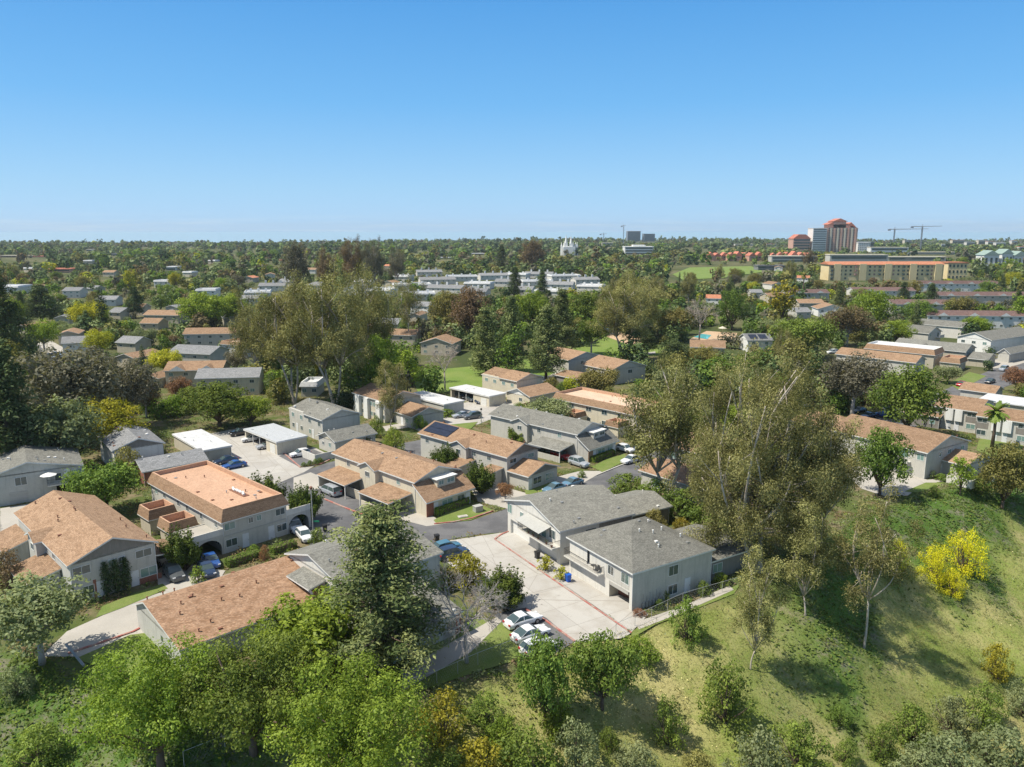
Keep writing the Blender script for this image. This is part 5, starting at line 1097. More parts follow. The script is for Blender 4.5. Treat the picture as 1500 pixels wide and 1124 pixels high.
poly_px('play_sand', [(882, 491), (905, 487), (950, 496), (938, 504), (920, 505)], .10, 'sand', 'tan playground surface', 'ground')
poly_px('pool_deck', [(1010, 497), (1035, 485), (1080, 488), (1075, 500), (1030, 503)], .07, 'sand', 'tan pool deck', 'pavement')
poly_px('pool_water', [(1016, 494), (1028, 489), (1042, 491), (1036, 497)], .12, 'pool', 'turquoise swimming pool water', 'pool')
poly_px('path', [(590, 1012), (690, 955), (735, 910), (728, 904), (680, 930), (625, 962), (588, 988)], .11, 'concrete', 'concrete footpath beside the low wing', 'path')
poly_px('path', [(930, 912), (1000, 888), (1068, 858), (1075, 864), (1000, 897), (936, 922)], .11, 'concrete', 'concrete footpath beside the hip roofed townhouse', 'path')
poly_px('path', [(780, 560), (860, 527), (960, 515), (960, 518), (862, 531), (790, 562)], .08, 'concrete', 'white path across the park', 'path')
poly_px('path', [(560, 625), (600, 618), (640, 634), (635, 640), (600, 626), (565, 632)], .08, 'concrete', 'curving path between shrubs behind the central townhouse', 'path')
poly_px('path', [(1272, 665), (1330, 690), (1358, 703), (1392, 700), (1392, 704), (1356, 709)], .085, 'concrete', 'thin walkway around the slope top townhouse', 'path')
strip_px('red_kerb', [(725, 790), (735, 783), (745, 779)], .25, .12, .06, 'red_curb', 'short red kerb at the court entrance', 'kerb')
strip_px('red_kerb', [(725, 790), (760, 814), (800, 842), (850, 876), (900, 910), (925, 927)], .25, .03, .10, 'red_curb', 'red painted line along the garage aprons', 'kerb')
strip_px('red_kerb', [(474, 731), (500, 742), (520, 750), (542, 758)], .3, .14, .05, 'red_curb', 'red kerb along the street bend', 'kerb')
strip_px('red_kerb', [(636, 768), (665, 765), (690, 760), (722, 749)], .28, .14, .05, 'red_curb', 'red kerb around the utility box lawn', 'kerb')
strip_px('red_kerb', [(402, 654), (420, 668), (440, 685), (470, 680), (483, 674)], .28, .14, .06, 'red_curb', 'red kerb around the white hatchback bay', 'kerb')
strip_px('kerb', [(873, 697), (900, 686), (925, 676)], .25, .14, .04, 'curb', 'concrete kerb in front of the brick cornered townhouse', 'kerb')
strip_px('red_kerb', [(770, 893), (800, 910), (842, 940)], .25, .12, .08, 'red_curb', 'red kerb in front of the parked white sedans', 'kerb')
strip_px('kerb', [(100, 958), (195, 926), (235, 905)], .25, .14, .05, 'red_curb', 'reddish kerb along the left driveway', 'kerb')
# sea
m_, nt = new_mat('ocean_water'); bs = N(nt, 'ShaderNodeBsdfPrincipled'); out = N(nt, 'ShaderNodeOutputMaterial'); bs.inputs['Base Color'].default_value = (.24, .40, .52, 1); bs.inputs['Roughness'].default_value = .45
tc = N(nt, 'ShaderNodeTexCoord'); b = N(nt, 'ShaderNodeBump'); b.inputs['Strength'].default_value = .3; link(nt, noise(nt, tc.outputs['Object'], .02, 4), b.inputs['Height']); link(nt, b.outputs[0], bs.inputs['Normal']); link(nt, bs.outputs[0], out.inputs[0]); M['sea'] = m_
p = MB(); p.add([(-60000, 3000, -100), (60000, 3000, -100), (60000, 60000, -100), (-60000, 60000, -100)], [(0, 1, 2, 3)], 'sea'); tag(p.build('sea'), 'hazy blue ocean behind the land', 'sea', kind='structure')

# ------------------------------------------------------------------ cars
def car_meshes(kind):
    L, W, Hh = {'sedan': (4.7, 1.84, 1.44), 'hatch': (4.2, 1.78, 1.5), 'suv': (4.7, 1.9, 1.72), 'van': (5.1, 1.98, 1.78)}[kind]
    b = {'sedan': .93, 'hatch': .98, 'suv': 1.05, 'van': 1.05}[kind]; hd = {'sedan': .82, 'hatch': .85, 'suv': .98, 'van': .95}[kind]
    X = [-L / 2, -L / 2 + .12, -L * .36, -L * .2, 0, L * .18, L * .36, L / 2 - .12, L / 2]
    top = [.55, hd - .12, hd - .02, b - .05, b, b, b - .02 if kind == 'sedan' else b, b - .1 if kind == 'sedan' else b - .02, .6]
    hw = [.74, .86, .97, 1, 1, 1, .99, .9, .8]
    V = []; n = 9
    for x, t, w in zip(X, top, hw):
        w = w * W / 2
        V += [(x, -w * .93, .24), (x, -w, .42), (x, -w, t - .16), (x, -w * .93, t - .03), (x, 0, t + .03), (x, w * .93, t - .03), (x, w, t - .16), (x, w, .42), (x, w * .93, .24)]
    F = [(i * n + j, i * n + (j + 1) % n, (i + 1) * n + (j + 1) % n, (i + 1) * n + j) for i in range(len(X) - 1) for j in range(n)]
    F += [list(range(n)), [(len(X) - 1) * n + j for j in range(n)]]
    x0, x1, x2, x3 = {'sedan': (-L * .21, -L * .04, L * .2, L * .38), 'hatch': (-L * .22, -L * .06, L * .36, L * .47), 'suv': (-L * .2, -L * .06, L * .4, L * .48), 'van': (-L * .32, -L * .14, L * .42, L * .49)}[kind]
    body = MB(); body.add(V, F, 'car_white'); rw = W / 2 * .74; bw = W / 2 * .9; zr = Hh; zb = b - .04
    xm = (x1 + x2) / 2
    body.add([(x1, -rw, zr - .05), (xm, -rw, zr), (x2, -rw, zr - .06), (x2, rw, zr - .06), (xm, rw, zr), (x1, rw, zr - .05), (x1, -rw * 1.03, zr - .11), (x2, -rw * 1.03, zr - .12), (x2, rw * 1.03, zr - .12), (x1, rw * 1.03, zr - .11), (xm, 0, zr + .02)],
             [(0, 1, 10), (1, 2, 10), (2, 3, 10), (3, 4, 10), (4, 5, 10), (5, 0, 10), (0, 6, 7, 2, 1), (3, 8, 9, 5, 4), (2, 7, 8, 3), (5, 9, 6, 0)], 'car_white')
    for s in (-1, 1):
        for xa, xb, t in ((x0, x1, .05), ((x1 + x2) / 2 - .05, (x1 + x2) / 2 - .05, .05), (x3, x2, .06)):
            body.add([(xa - t, s * bw, zb), (xa + t, s * bw, zb), (xb + t, s * rw * 1.02, zr - .1), (xb - t, s * rw * 1.02, zr - .1), (xa - t, s * (bw + .02), zb), (xa + t, s * (bw + .02), zb), (xb + t, s * (rw * 1.02 + .02), zr - .1), (xb - t, s * (rw * 1.02 + .02), zr - .1)],
                     [(0, 1, 2, 3), (4, 5, 6, 7), (0, 1, 5, 4), (1, 2, 6, 5), (2, 3, 7, 6), (3, 0, 4, 7)], 'car_white')
    g = MB(); g.add([(x0, -bw, zb), (x3, -bw, zb), (x3, bw, zb), (x0, bw, zb), (x1, -rw, zr - .09), (x2, -rw, zr - .1), (x2, rw, zr - .1), (x1, rw, zr - .09)], [(0, 1, 5, 4), (1, 2, 6, 5), (2, 3, 7, 6), (3, 0, 4, 7)], 'glass')
    w = MB(); w.tube([(0, -.11, 0), (0, .11, 0)], .33, 'tyre', 16); r = MB(); r.tube([(0, -.13, 0), (0, .13, 0)], .2, 'rim', 10)
    hl = MB(); hl.box(-.1, -.18, -.06, .12, .18, .06, 'lamp'); tl = MB(); tl.box(-.12, -.16, -.08, .1, .16, .1, 'tail')
    return dict(L=L, W=W, body=body, glass=g.mesh('windows'), tyre=w.mesh('wheel', False), rim=r.mesh('rim'), hl=hl.mesh('headlight'), tl=tl.mesh('tail_light'), bm={}, hd=hd)
CARK = {k: car_meshes(k) for k in ('sedan', 'hatch', 'suv', 'van')}
def car(kind, colr, px, py, ang, label, z=.1, cat='car', shift=None, loc=None):
    k = CARK[kind]
    if colr not in k['bm']:
        bd = k['body']; t = MB(); t.v = bd.v; t.f = bd.f; t.mi = bd.mi; t.mats = ['car_' + colr]; me = t.mesh('body'); k['bm'][colr] = me
    p = loc or P(px, py, z); o = empty('parked_car', (p.x, p.y, z), R(ang), label, cat, 'parked cars')
    b = obj('body', k['bm'][colr], o)
    mo = b.modifiers.new('bevel', 'BEVEL'); mo.width = .05; mo.segments = 2; mo.limit_method = 'ANGLE'; mo.angle_limit = R(28)
    obj('windows', k['glass'], o)
    for x in (-k['L'] * .31, k['L'] * .30):
        for y in (-1, 1): w = obj('wheel', k['tyre'], o, (x, y * (k['W'] / 2 - .09), .33)); obj('rim', k['rim'], w)
    for y in (-1, 1): obj('headlight', k['hl'], o, (-k['L'] / 2 + .07, y * .6, k['hd'] - .2)); obj('tail_light', k['tl'], o, (k['L'] / 2 - .06, y * .62, k['hd'] - .12))
    a, b_ = proj(p.x, p.y, z + .7); KEEP.append((a - 14, b_ - 10, a + 14, b_ + 12, p.y - 3)); return o
car('sedan', 'white', 766, 914, 213, 'white sedan parked closest to the bare grey tree'); car('sedan', 'white', 777, 934, 213, 'white sedan with dark sunroof parked between two other white cars')
car('hatch', 'white', 788, 954, 213, 'white car partly covered by the bush at the court end'); car('hatch', 'teal', 655, 806, 213, 'teal car parked at the grey roof edge beside the court'); car('suv', 'navy', 664, 816, 213, 'dark navy car half hidden behind the grey roof corner')

car('hatch', 'white', 446, 789, 122, 'white hatchback leaving the arched carport of the flat orange roofed block'); car('suv', 'white', 432, 776, 122, 'white car with red tail lights under the arch')
car('van', 'silver', 484, 723, 315, 'silver minivan parked by the red kerb at the street bend'); car('hatch', 'white', 440, 668, 35, 'white hatchback in the bay beside the silver roofed carport')
car('hatch', 'white', 368, 646, 35, 'white car at the open side of the silver roofed carport'); car('sedan', 'silver', 392, 656, 35, 'silver car inside the silver roofed carport'); car('sedan', 'navy', 331, 678, 40, 'dark navy sedan behind the flat orange roof')
car('sedan', 'blue', 343, 685, 40, 'blue sedan beside the navy one behind the flat orange roof'); car('suv', 'black', 352, 637, 40, 'black car at the far corner of the silver carport')
car('suv', 'grey', 255, 845, 130, 'dark grey wagon beside the tan gabled vine fronted townhouse'); car('hatch', 'silver', 240, 823, 130, 'silver car parked under the side carport behind the grey wagon')
car('sedan', 'blue', 309, 826, 125, 'shiny blue sedan in front of the arched carport'); car('hatch', 'navy', 303, 840, 125, 'small dark blue car behind the round green bush')
car('suv', 'red', 822, 671, 130, 'red car under the grey lean to carport'); car('suv', 'silver', 848, 682, 130, 'silver wagon on the drive of the brick cornered townhouse'); car('hatch', 'white', 916, 661, 130, 'white hatchback beside the blue bin')
car('sedan', 'white', 924, 677, 40, 'white sedan parked along the kerb of the lane'); car('sedan', 'pale blue', 838, 711, 40, 'pale blue sedan behind the awning townhouse roof'); car('sedan', 'pale blue', 812, 719, 40, 'blue grey car hidden mostly by the awning townhouse roof')
car('sedan', 'silver', 676, 611, 30, 'silver sedan in the white concrete court', ); car('suv', 'grey', 692, 613, 30, 'dark grey wagon in the white concrete court')
car('suv', 'black', 676, 584, 120, 'black car inside the white carport, left one'); car('sedan', 'grey', 688, 587, 120, 'dark grey car inside the white carport, middle one'); car('sedan', 'navy', 699, 590, 120, 'navy car inside the white carport, right one')
car('sedan', 'red', 1408, 565, 40, 'red sedan parked on the right road'); car('suv', 'silver', 1470, 543, 40, 'silver wagon parked on the right road past the red sedan'); car('sedan', 'white', 1492, 556, 40, 'white car at the right edge behind the pale shrub')
car('sedan', 'black', 1258, 604, 30, 'black sedan parked under the grey green tree on the right'); car('sedan', 'navy', 1272, 612, 30, 'navy sedan in front of the black one on the right'); car('suv', 'white', 1308, 605, 140, 'white wagon beside the dark round tree trunk'); car('sedan', 'blue', 1296, 611, 140, 'blue sedan next to the white wagon')
car('sedan', 'black', 1450, 561, 40, 'black car behind the small road cottage')
car('sedan', 'navy', 79, 521, 20, 'navy car at the left cul de sac'); car('sedan', 'silver', 86, 525, 20, 'silver car at the left cul de sac')
car('suv', 'white', 1219, 518, 20, 'white car beyond the big eucalyptus left of the tan roof'); car('sedan', 'white', 1171, 597, 20, 'white car glimpsed through the big eucalyptus')

# ------------------------------------------------------------------ bins, poles, fences, small things
def wheelie(px, py, mat, label, rz=.5, z=.1):
    p = P(px, py, z); o = empty('wheelie_bin', p, rz, label, 'bin', 'wheelie bins'); m = MB()
    m.add([(-.24, -.26, .05), (.24, -.26, .05), (.24, .26, .05), (-.24, .26, .05), (-.32, -.36, .98), (.32, -.36, .98), (.32, .36, .98), (-.32, .36, .98)], [(0, 1, 2, 3), (4, 5, 6, 7), (0, 1, 5, 4), (1, 2, 6, 5), (2, 3, 7, 6), (3, 0, 4, 7)], mat); m.build('bin_body', o)
    m = MB(); m.prism([(-.38, .99), (.40, .99), (.38, 1.06), (0, 1.12), (-.36, 1.06)], -.35, .35, 'x', mat); m.build('lid', o)
    for x in (-.26, .2): m = MB(); m.tube([(x, .3, .1), (x + .06, .3, .1)], .1, 'tyre', 10); m.build('wheel', o)
for a in ((832, 852, 'blue_bin', 'blue wheelie bin beside the round bush on the court'), (931, 661, 'blue_bin', 'blue wheelie bin next to the white hatchback'), (936, 661, 'black', 'black wheelie bin right of the blue one by the white hatchback'), (787, 818, 'black', 'black wheelie bin beside the awning townhouse garage'),
          (640, 793, 'black', 'black wheelie bin behind the grey roof corner'), (592, 965, 'black', 'black wheelie bin in the shade below the pine'), (476, 778, 'black', 'black wheelie bin by the junipers at the street bend'), (68, 525, 'blue_bin', 'blue bin at the left cul de sac')): wheelie(*a)
def lamp(px, py, h, label, sign=False):
    p = P(px, py, 0); o = empty('street_lamp', p, 0, label, 'street lamp'); m = MB(); m.tube([(0, 0, 0), (0, 0, h)], [.1, .06], 'pole', 8); m.build('post', o)
    m = MB(); m.tube([(0, 0, h), (0, 0, h + .35), (0, 0, h + .5)], [.22, .26, .05], 'rust_vent' if sign else 'rail', 8); m.build('lamp_head', o)
    if sign: m = MB(); m.box(.08, -.02, 1.9, 1.0, .02, 2.15, 'sign_green'); m.build('sign', o)
lamp(459, 782, 7.2, 'tall grey street lamp with small green street sign at the junction', True); lamp(705, 622, 3.6, 'black lantern post beside the dark grey wagon')
lamp(62, 535, 4, 'dark lantern post at the left cul de sac')
p0 = P(700, 749, .1); o = empty('utility_box', p0, .6, 'grey utility box on the lawn inside the red kerb', 'utility box'); m = MB(); m.box(-.7, -.5, 0, .7, .5, .9, 'pole'); m.build('cabinet', o); m = MB(); m.box(-.75, -.55, .9, .75, .55, 1.0, 'trim_grey'); m.build('lid', o)
p0 = P(678, 757, .1); o = empty('access_cover', p0, .4, 'flat pale concrete access cover in the lawn by the red kerb', 'cover'); m = MB(); m.box(-.8, -.45, 0, .8, .45, .12, 'curb'); m.build('slab', o); m = MB(); m.box(-.5, -.3, .12, .5, .3, .16, 'concrete'); m.build('lid', o)
# open parasol on the left balcony
q = H3.c + H3.ex * (H3.LX * .62) - H3.ey * .9; o = empty('parasol', (q.x, q.y, 2.75), 0, 'open white parasol on the dark railed balcony at left', 'parasol'); m = MB(); m.tube([(0, 0, 0), (0, 0, 2.2)], .03, 'trim', 6); m.build('pole', o)
m = MB(); vs = [(0, 0, 2.35)] + [(1.3 * math.cos(i * math.pi / 4), 1.3 * math.sin(i * math.pi / 4), 1.9) for i in range(8)] + [(0, 0, 2.3)] + [(1.3 * math.cos(i * math.pi / 4), 1.3 * math.sin(i * math.pi / 4), 1.86) for i in range(8)]
m.add(vs, [(0, 1 + i, 1 + (i + 1) % 8) for i in range(8)] + [(9, 10 + (i + 1) % 8, 10 + i) for i in range(8)] + [(1 + i, 10 + i, 10 + (i + 1) % 8, 1 + (i + 1) % 8) for i in range(8)], 'white_wall'); m.build('canopy', o)
def fence(pts, h, label, mesh=True, name='mesh_fence'):
    v = [G(a, b) for a, b in pts]; o = empty(name, v[0], 0, label, 'fence'); r = MB(); b = v[0]; w = MB()
    for i in range(len(v) - 1):
        a_, c_ = v[i] - b, v[i + 1] - b; r.tube([a_ + Vector((0, 0, h)), c_ + Vector((0, 0, h))], .022, 'pole', 5)
        n = max(1, int((c_ - a_).length / 2.5))
        for k in range(n):
            q = a_.lerp(c_, k / n); m = MB(); m.tube([q - Vector((0, 0, .3)), q + Vector((0, 0, h))], .03, 'pole', 5); m.build('post', o)
        k = int((c_ - a_).length / .3)
        for j in range(k):
            q0 = a_.lerp(c_, j / k); q1 = a_.lerp(c_, min(1, (j + 3) / k)); w.tube([q0 + Vector((0, 0, .05)), q1 + Vector((0, 0, h))], .0025, 'pole', 3); w.tube([q1 + Vector((0, 0, .05)), q0 + Vector((0, 0, h))], .0025, 'pole', 3)
    r.build('top_rail', o); w.build('wire_mesh', o)
fence([(590, 1018), (640, 1002), (700, 975), (765, 950)], 1.5, 'grey mesh fence below the lawn of the bare grey tree')
fence([(902, 931), (930, 918), (1000, 885), (1085, 860)], 1.5, 'grey mesh fence behind the court end lawn')
fence([(270, 1124), (330, 1100), (400, 1080)], 1.6, 'mesh fence under the foreground trees at bottom left')
a_ = G(98, 955); b_ = G(124, 985); m = MB(); d_ = (b_ - a_); m.tube([Vector((0, 0, .9)), d_ * .5 + Vector((0, 0, .9)), d_ + Vector((0, 0, .8))], .14, 'steel', 8); o = m.build('guard_rail', loc=a_); tag(o, 'grey steel guard rail at the end of the left driveway', 'guard rail')
# playground
p0 = P(888, 487, .1); o = empty('play_structure', p0, .3, 'red white and blue climbing frame at the left end of the playground', 'climbing frame')
for x in (-1.5, 1.5):
    for y in (-1, 1): m = MB(); m.tube([(x, y, 0), (x, y, 3.2)], .09, 'car_blue', 6); m.build('post', o)
m = MB(); m.box(-1.5, -1, 1.4, 1.5, 1, 1.55, 'car_teal'); m.build('platform', o); m = MB(); m.prism([(-1.3, 3.1), (0, 4), (1.3, 3.1)], -1.8, 1.8, 'x', 'red_curb'); m.build('roof', o); m = MB(); m.prism([(1.5, 1.5), (4, .2), (4, .1), (1.5, 1.3)], -.5, .4, 'y', 'car_blue'); m.build('slide', o)
p0 = P(897, 490, .1); o = empty('play_tower', p0, .1, 'small white play tower right of the climbing frame', 'play tower'); m = MB(); m.box(-.8, -.8, 0, .8, .8, 2.2, 'white_wall'); m.build('tower', o); m = MB(); m.tube([(0, 0, 2.2), (0, 0, 3.4)], [1.2, .05], 'car_blue', 8); m.build('roof', o)
p0 = P(1058, 488, .1); o = empty('parasol', p0, 0, 'cream thatched parasol on the pool deck', 'parasol'); m = MB(); m.tube([(0, 0, 0), (0, 0, 2.5)], .06, 'trim', 6); m.build('pole', o); m = MB(); m.tube([(0, 0, 2.2), (0, 0, 3.1)], [1.9, .05], 'stucco_cream', 10); m.build('canopy', o)
# ------------------------------------------------------------------ trees seen one by one in the photograph
TL = [
 ('big_a', 'bright', 238, 1135, 926, 235, 'shade_tree', 'largest leafy yellow green tree at bottom left'),
 ('big_b', 'green', 372, 1105, 912, 230, 'shade_tree', 'dense mid green tree between the two largest foreground trees'),
 ('big_a', 'bright', 520, 1190, 960, 262, 'shade_tree', 'big leafy yellow green tree at bottom left of centre'),
 ('broad_a', 'bright', 465, 990, 862, 190, 'shade_tree', 'bright leafy tree against the rusty roof and the pine'),
 ('open_a', 'sage', 62, 972, 842, 165, 'willowy_tree', 'soft drooping sage green tree at the left driveway end'),
 ('pine_fg', 'pine', 562, 985, 748, 240, 'pine_tree', 'big tufted pine in the foreground centre'),
 ('bare_a', None, 684, 972, 830, 126, 'bare_tree', 'leafless grey tree on the small lawn'),
 ('broad_b', 'green', 798, 1060, 920, 92, 'tree', 'dark green bushy tree partly covering the white sedans'),
 ('broad_a', 'green', 882, 1038, 916, 108, 'tree', 'rounded green tree at the mesh fence below the court'),
 ('euc_big', 'euc', 1112, 838, 512, 222, 'eucalyptus_tree', 'huge olive brown eucalyptus with many pale stems right of centre'),
 ('euc_a', 'euc', 1185, 815, 585, 120, 'eucalyptus_tree', 'eucalyptus merging into the right side of the huge one'),
 ('euc_tall', 'euc', 1265, 950, 728, 125, 'eucalyptus_tree', 'slender white trunked eucalyptus alone on the slope'),
 ('euc_slim', 'euc', 1100, 980, 790, 82, 'eucalyptus_tree', 'narrow eucalyptus at the end of the hip roofed townhouse'),
 ('euc_slim', 'euc', 1180, 900, 720, 95, 'eucalyptus_tree', 'shaded eucalyptus below the huge one'),
 ('euc_b', 'euc', 982, 743, 530, 150, 'eucalyptus_tree', 'leaning white trunked eucalyptus over the brown roofed cottage'),
 ('euc_slim', 'euc', 1030, 770, 620, 80, 'eucalyptus_tree', 'drooping eucalyptus between the two grey cottages'),
 ('broad_b', 'green', 1288, 726, 618, 86, 'tree', 'round leafed green tree on the bright driveway'),
 ('tall_a', 'bright', 1406, 726, 662, 36, 'tree', 'small bright conical tree at the slope top'),
 ('palm_a', 'green', 1453, 656, 600, 38, 'fan_palm', 'fan palm in front of the white panelled townhouses'),
 ('juniper_a', 'juniper', 395, 748, 682, 74, 'juniper_tree', 'twisted spiky juniper behind the flat orange roof'),
 ('juniper_b', 'juniper', 442, 766, 698, 68, 'juniper_tree', 'spiky juniper beside the tall street lamp'),
 ('juniper_a', 'juniper', 272, 836, 760, 70, 'juniper_tree', 'upright spiky juniper between the vine house and the orange roofed block'),
 ('juniper_b', 'juniper', 657, 692, 642, 56, 'juniper_tree', 'dark juniper behind the central tan townhouse'),
 ('juniper_a', 'juniper', 706, 724, 666, 62, 'juniper_tree', 'large juniper in front of the solar panelled townhouse'),
 ('juniper_b', 'juniper', 762, 650, 614, 66, 'juniper_tree', 'wide juniper against the brick cornered grey townhouse'),
 ('juniper_a', 'juniper', 738, 890, 826, 88, 'juniper_tree', 'spiky juniper beside the white sedans and the court'),
 ('juniper_b', 'juniper', 798, 612, 582, 42, 'juniper_tree', 'small juniper between the low tan wing and the peach roof'),
 ('broad_c', 'green', 158, 752, 668, 106, 'round_tree', 'dome shaped dense green tree beside the grey hip roof'),
 ('open_a', 'rust', 740, 735, 705, 30, 'tree', 'dry pinkish tree left of the low front gable'),
 ('pine_a', 'dark', 20, 700, 505, 135, 'pine_tree', 'tall dark pine at the left edge'),
 ('pine_round', 'dark', 8, 560, 398, 90, 'pine_tree', 'dark round topped conifer behind the tall left pine'),
 ('open_a', 'grey', 108, 650, 498, 160, 'tree', 'broad grey brown tree in the left middle distance'),
 ('broad_a', 'sage', 92, 690, 575, 125, 'tree', 'grey green tree right of the tall left pine'),
 ('broad_b', 'lime', 168, 665, 577, 95, 'tree', 'fresh yellow green tree behind the grey hip roof'),
 ('open_a', 'grey', 196, 625, 522, 85, 'tree', 'grey green tree below the thin dark cypress'),
 ('open_a', 'brown', 215, 612, 556, 50, 'tree', 'dark brown tree beside the rust coloured shrub'),
 ('cypress', 'dark', 211, 548, 504, 10, 'cypress_tree', 'thin dark cypress before the tan roof on the left'),
 ('broad_c', 'lime', 242, 550, 508, 52, 'tree', 'rounded lime green tree right of the thin cypress'),
 ('open_a', 'rust', 266, 592, 550, 42, 'tree', 'rust red tree beside the weathered brown house'),
 ('broad_b', 'green', 322, 626, 553, 98, 'tree', 'large green tree below the cream walled grey house'),
 ('broad_a', 'bright', 368, 624, 574, 62, 'tree', 'bright green tree left of the white trunked grove'),
 ('broad_a', 'green', 286, 600, 562, 50, 'tree', 'dark leafy tree left of the large green one'),
 ('broad_c', 'lime', 130, 488, 436, 54, 'tree', 'vivid lime tree in the left distance'),
 ('cypress', 'dark', 152, 492, 420, 17, 'cypress_tree', 'tall dark cypress right of the vivid lime tree'),
 ('open_a', 'bright', 66, 520, 465, 50, 'tree', 'pale green airy tree at the left cul de sac'),
 ('open_a', 'lime', 148, 526, 480, 50, 'tree', 'yellowish airy tree above the broad grey brown tree'),
 ('pine_round', 'dark', 62, 474, 418, 54, 'tree', 'dark oak like tree in the left distance'),
 ('pine_round', 'dark', 199, 466, 421, 28, 'conifer_tree', 'blue black conifer between the small tan roofs'),
 ('broad_a', 'bright', 300, 484, 422, 76, 'tree', 'large bright green tree behind the long tan duplex'),
 ('broad_b', 'bright', 340, 478, 426, 56, 'tree', 'bright green tree touching the right side of the large bright one'),
 ('broad_b', 'green', 236, 456, 430, 26, 'tree', 'small round green tree above the long orange tan roof'),
 ('broad_b', 'bright', 263, 444, 420, 30, 'tree', 'small bright tree above the grey gable on the left'),
 ('tall_a', 'lime', 192, 430, 391, 22, 'tree', 'tall light green tree in the far left'),
 ('broad_a', 'lime', 257, 424, 396, 20, 'tree', 'small lime tree in the far left centre'),
 ('broad_a', 'bright', 15, 485, 432, 48, 'tree', 'light green tree at the left edge above the dark pines'),
 ('euc_a', 'euc', 432, 592, 412, 118, 'eucalyptus_tree', 'left white trunked eucalyptus of the central grove'),
 ('euc_a', 'euc', 492, 600, 398, 130, 'eucalyptus_tree', 'tallest white trunked eucalyptus of the central grove'),
 ('euc_b', 'euc', 385, 560, 428, 80, 'eucalyptus_tree', 'eucalyptus behind the left white trunked one'),
 ('euc_b', 'euc', 545, 560, 390, 90, 'eucalyptus_tree', 'olive eucalyptus right of the tallest white trunked one'),
 ('euc_tall', 'euc', 598, 505, 405, 60, 'eucalyptus_tree', 'eucalyptus above the palm trees'),
 ('broad_b', 'bright', 556, 592, 482, 72, 'tree', 'dense bright green tree right of the white trunked grove'),
 ('tall_a', 'green', 523, 600, 520, 42, 'tree', 'green tree in front of the white trunked grove'),
 ('tall_a', 'bright', 597, 580, 500, 46, 'tree', 'tall bright tree left of the bare brown one'),
 ('euc_slim', 'euc', 573, 630, 520, 56, 'eucalyptus_tree', 'slim eucalyptus in front of the pale bayed townhouse'),
 ('bare_b', None, 652, 572, 496, 60, 'bare_tree', 'bare brown tree on the park lawn edge'),
 ('palm_tall', 'olive', 614, 506, 468, 15, 'palm_tree', 'small palm left of the pair by the tan roof'), ('palm_tall', 'olive', 638, 510, 466, 16, 'palm_tree', 'taller palm of the pair by the tan roof'), ('palm_tall', 'olive', 652, 506, 468, 14, 'palm_tree', 'palm right of the pair by the tan roof'),
 ('pine_b', 'pine', 712, 548, 452, 54, 'conifer_tree', 'dense conical conifer left of the three above the tan pair'),
 ('pine_b', 'pine', 749, 545, 436, 52, 'conifer_tree', 'tallest conifer of the three above the tan pair'),
 ('pine_a', 'pine', 800, 556, 450, 70, 'conifer_tree', 'broad conifer in front of the left park gable'),
 ('pine_a', 'pine', 822, 525, 425, 56, 'conifer_tree', 'dark conifer behind the broad one by the park'),
 ('broad_b', 'brown', 690, 505, 412, 64, 'tree', 'reddish brown crowned tree behind the conical conifer'), ('broad_b', 'olive', 655, 490, 420, 56, 'tree', 'olive tree left of the reddish brown crown'),
 ('broad_a', 'bright', 776, 490, 418, 60, 'tree', 'bright green tree between the conifers'), ('open_a', 'green', 866, 520, 462, 52, 'tree', 'airy green tree on the park lawn'),
 ('broad_b', 'green', 855, 490, 420, 60, 'tree', 'tall green tree behind the park playground'), ('euc_a', 'euc', 915, 530, 408, 92, 'eucalyptus_tree', 'white stemmed eucalyptus on the park lawn'),
 ('euc_b', 'euc', 945, 500, 405, 84, 'eucalyptus_tree', 'eucalyptus behind the playground'), ('pine_round', 'dark', 948, 520, 470, 34, 'tree', 'very dark tree right of the playground'), ('broad_b', 'dark', 985, 544, 492, 50, 'tree', 'dark green leafy tree right of the park lawn'),
 ('ball', 'dark', 925, 529, 514, 26, 'shrub', 'dark rounded shrub at the eucalyptus foot in the park'), ('broad_a', 'olive', 1028, 545, 503, 56, 'tree', 'olive crowned tree in front of the clubhouse'), ('bare_b', None, 1024, 500, 432, 56, 'bare_tree', 'pale leafless tree beside the pool'),
 ('broad_a', 'olive', 985, 500, 446, 60, 'tree', 'olive tree left of the pale leafless one'), ('broad_b', 'green', 1072, 484, 418, 50, 'tree', 'green tree right of the pale leafless one'), ('tall_a', 'gold', 1142, 486, 404, 46, 'tree', 'tall yellow green cone shaped tree right of centre'),
 ('broad_c', 'green', 1174, 526, 456, 96, 'round_tree', 'large dark rounded tree right of the solar house'), ('open_a', 'brown', 1240, 508, 444, 74, 'tree', 'brown leaved tree right of the large rounded one'), ('broad_b', 'bright', 1276, 486, 419, 66, 'tree', 'tall bright green tree right of centre'),
 ('broad_b', 'bright', 1314, 506, 465, 46, 'tree', 'bright tree left of the grey balconied gable'), ('pine_round', 'dark', 1323, 445, 414, 20, 'conifer_tree', 'left one of two dark conifers before the brown roofs'), ('pine_round', 'dark', 1362, 456, 416, 26, 'conifer_tree', 'right one of two dark conifers before the brown roofs'),
 ('broad_b', 'green', 1345, 478, 436, 50, 'tree', 'mid green tree between and below the dark conifers'), ('broad_b', 'green', 1328, 640, 526, 108, 'shade_tree', 'large dense green tree over the parked cars on the right'), ('open_a', 'grey', 1248, 612, 512, 110, 'tree', 'large grey olive tree left of the dense green one'),
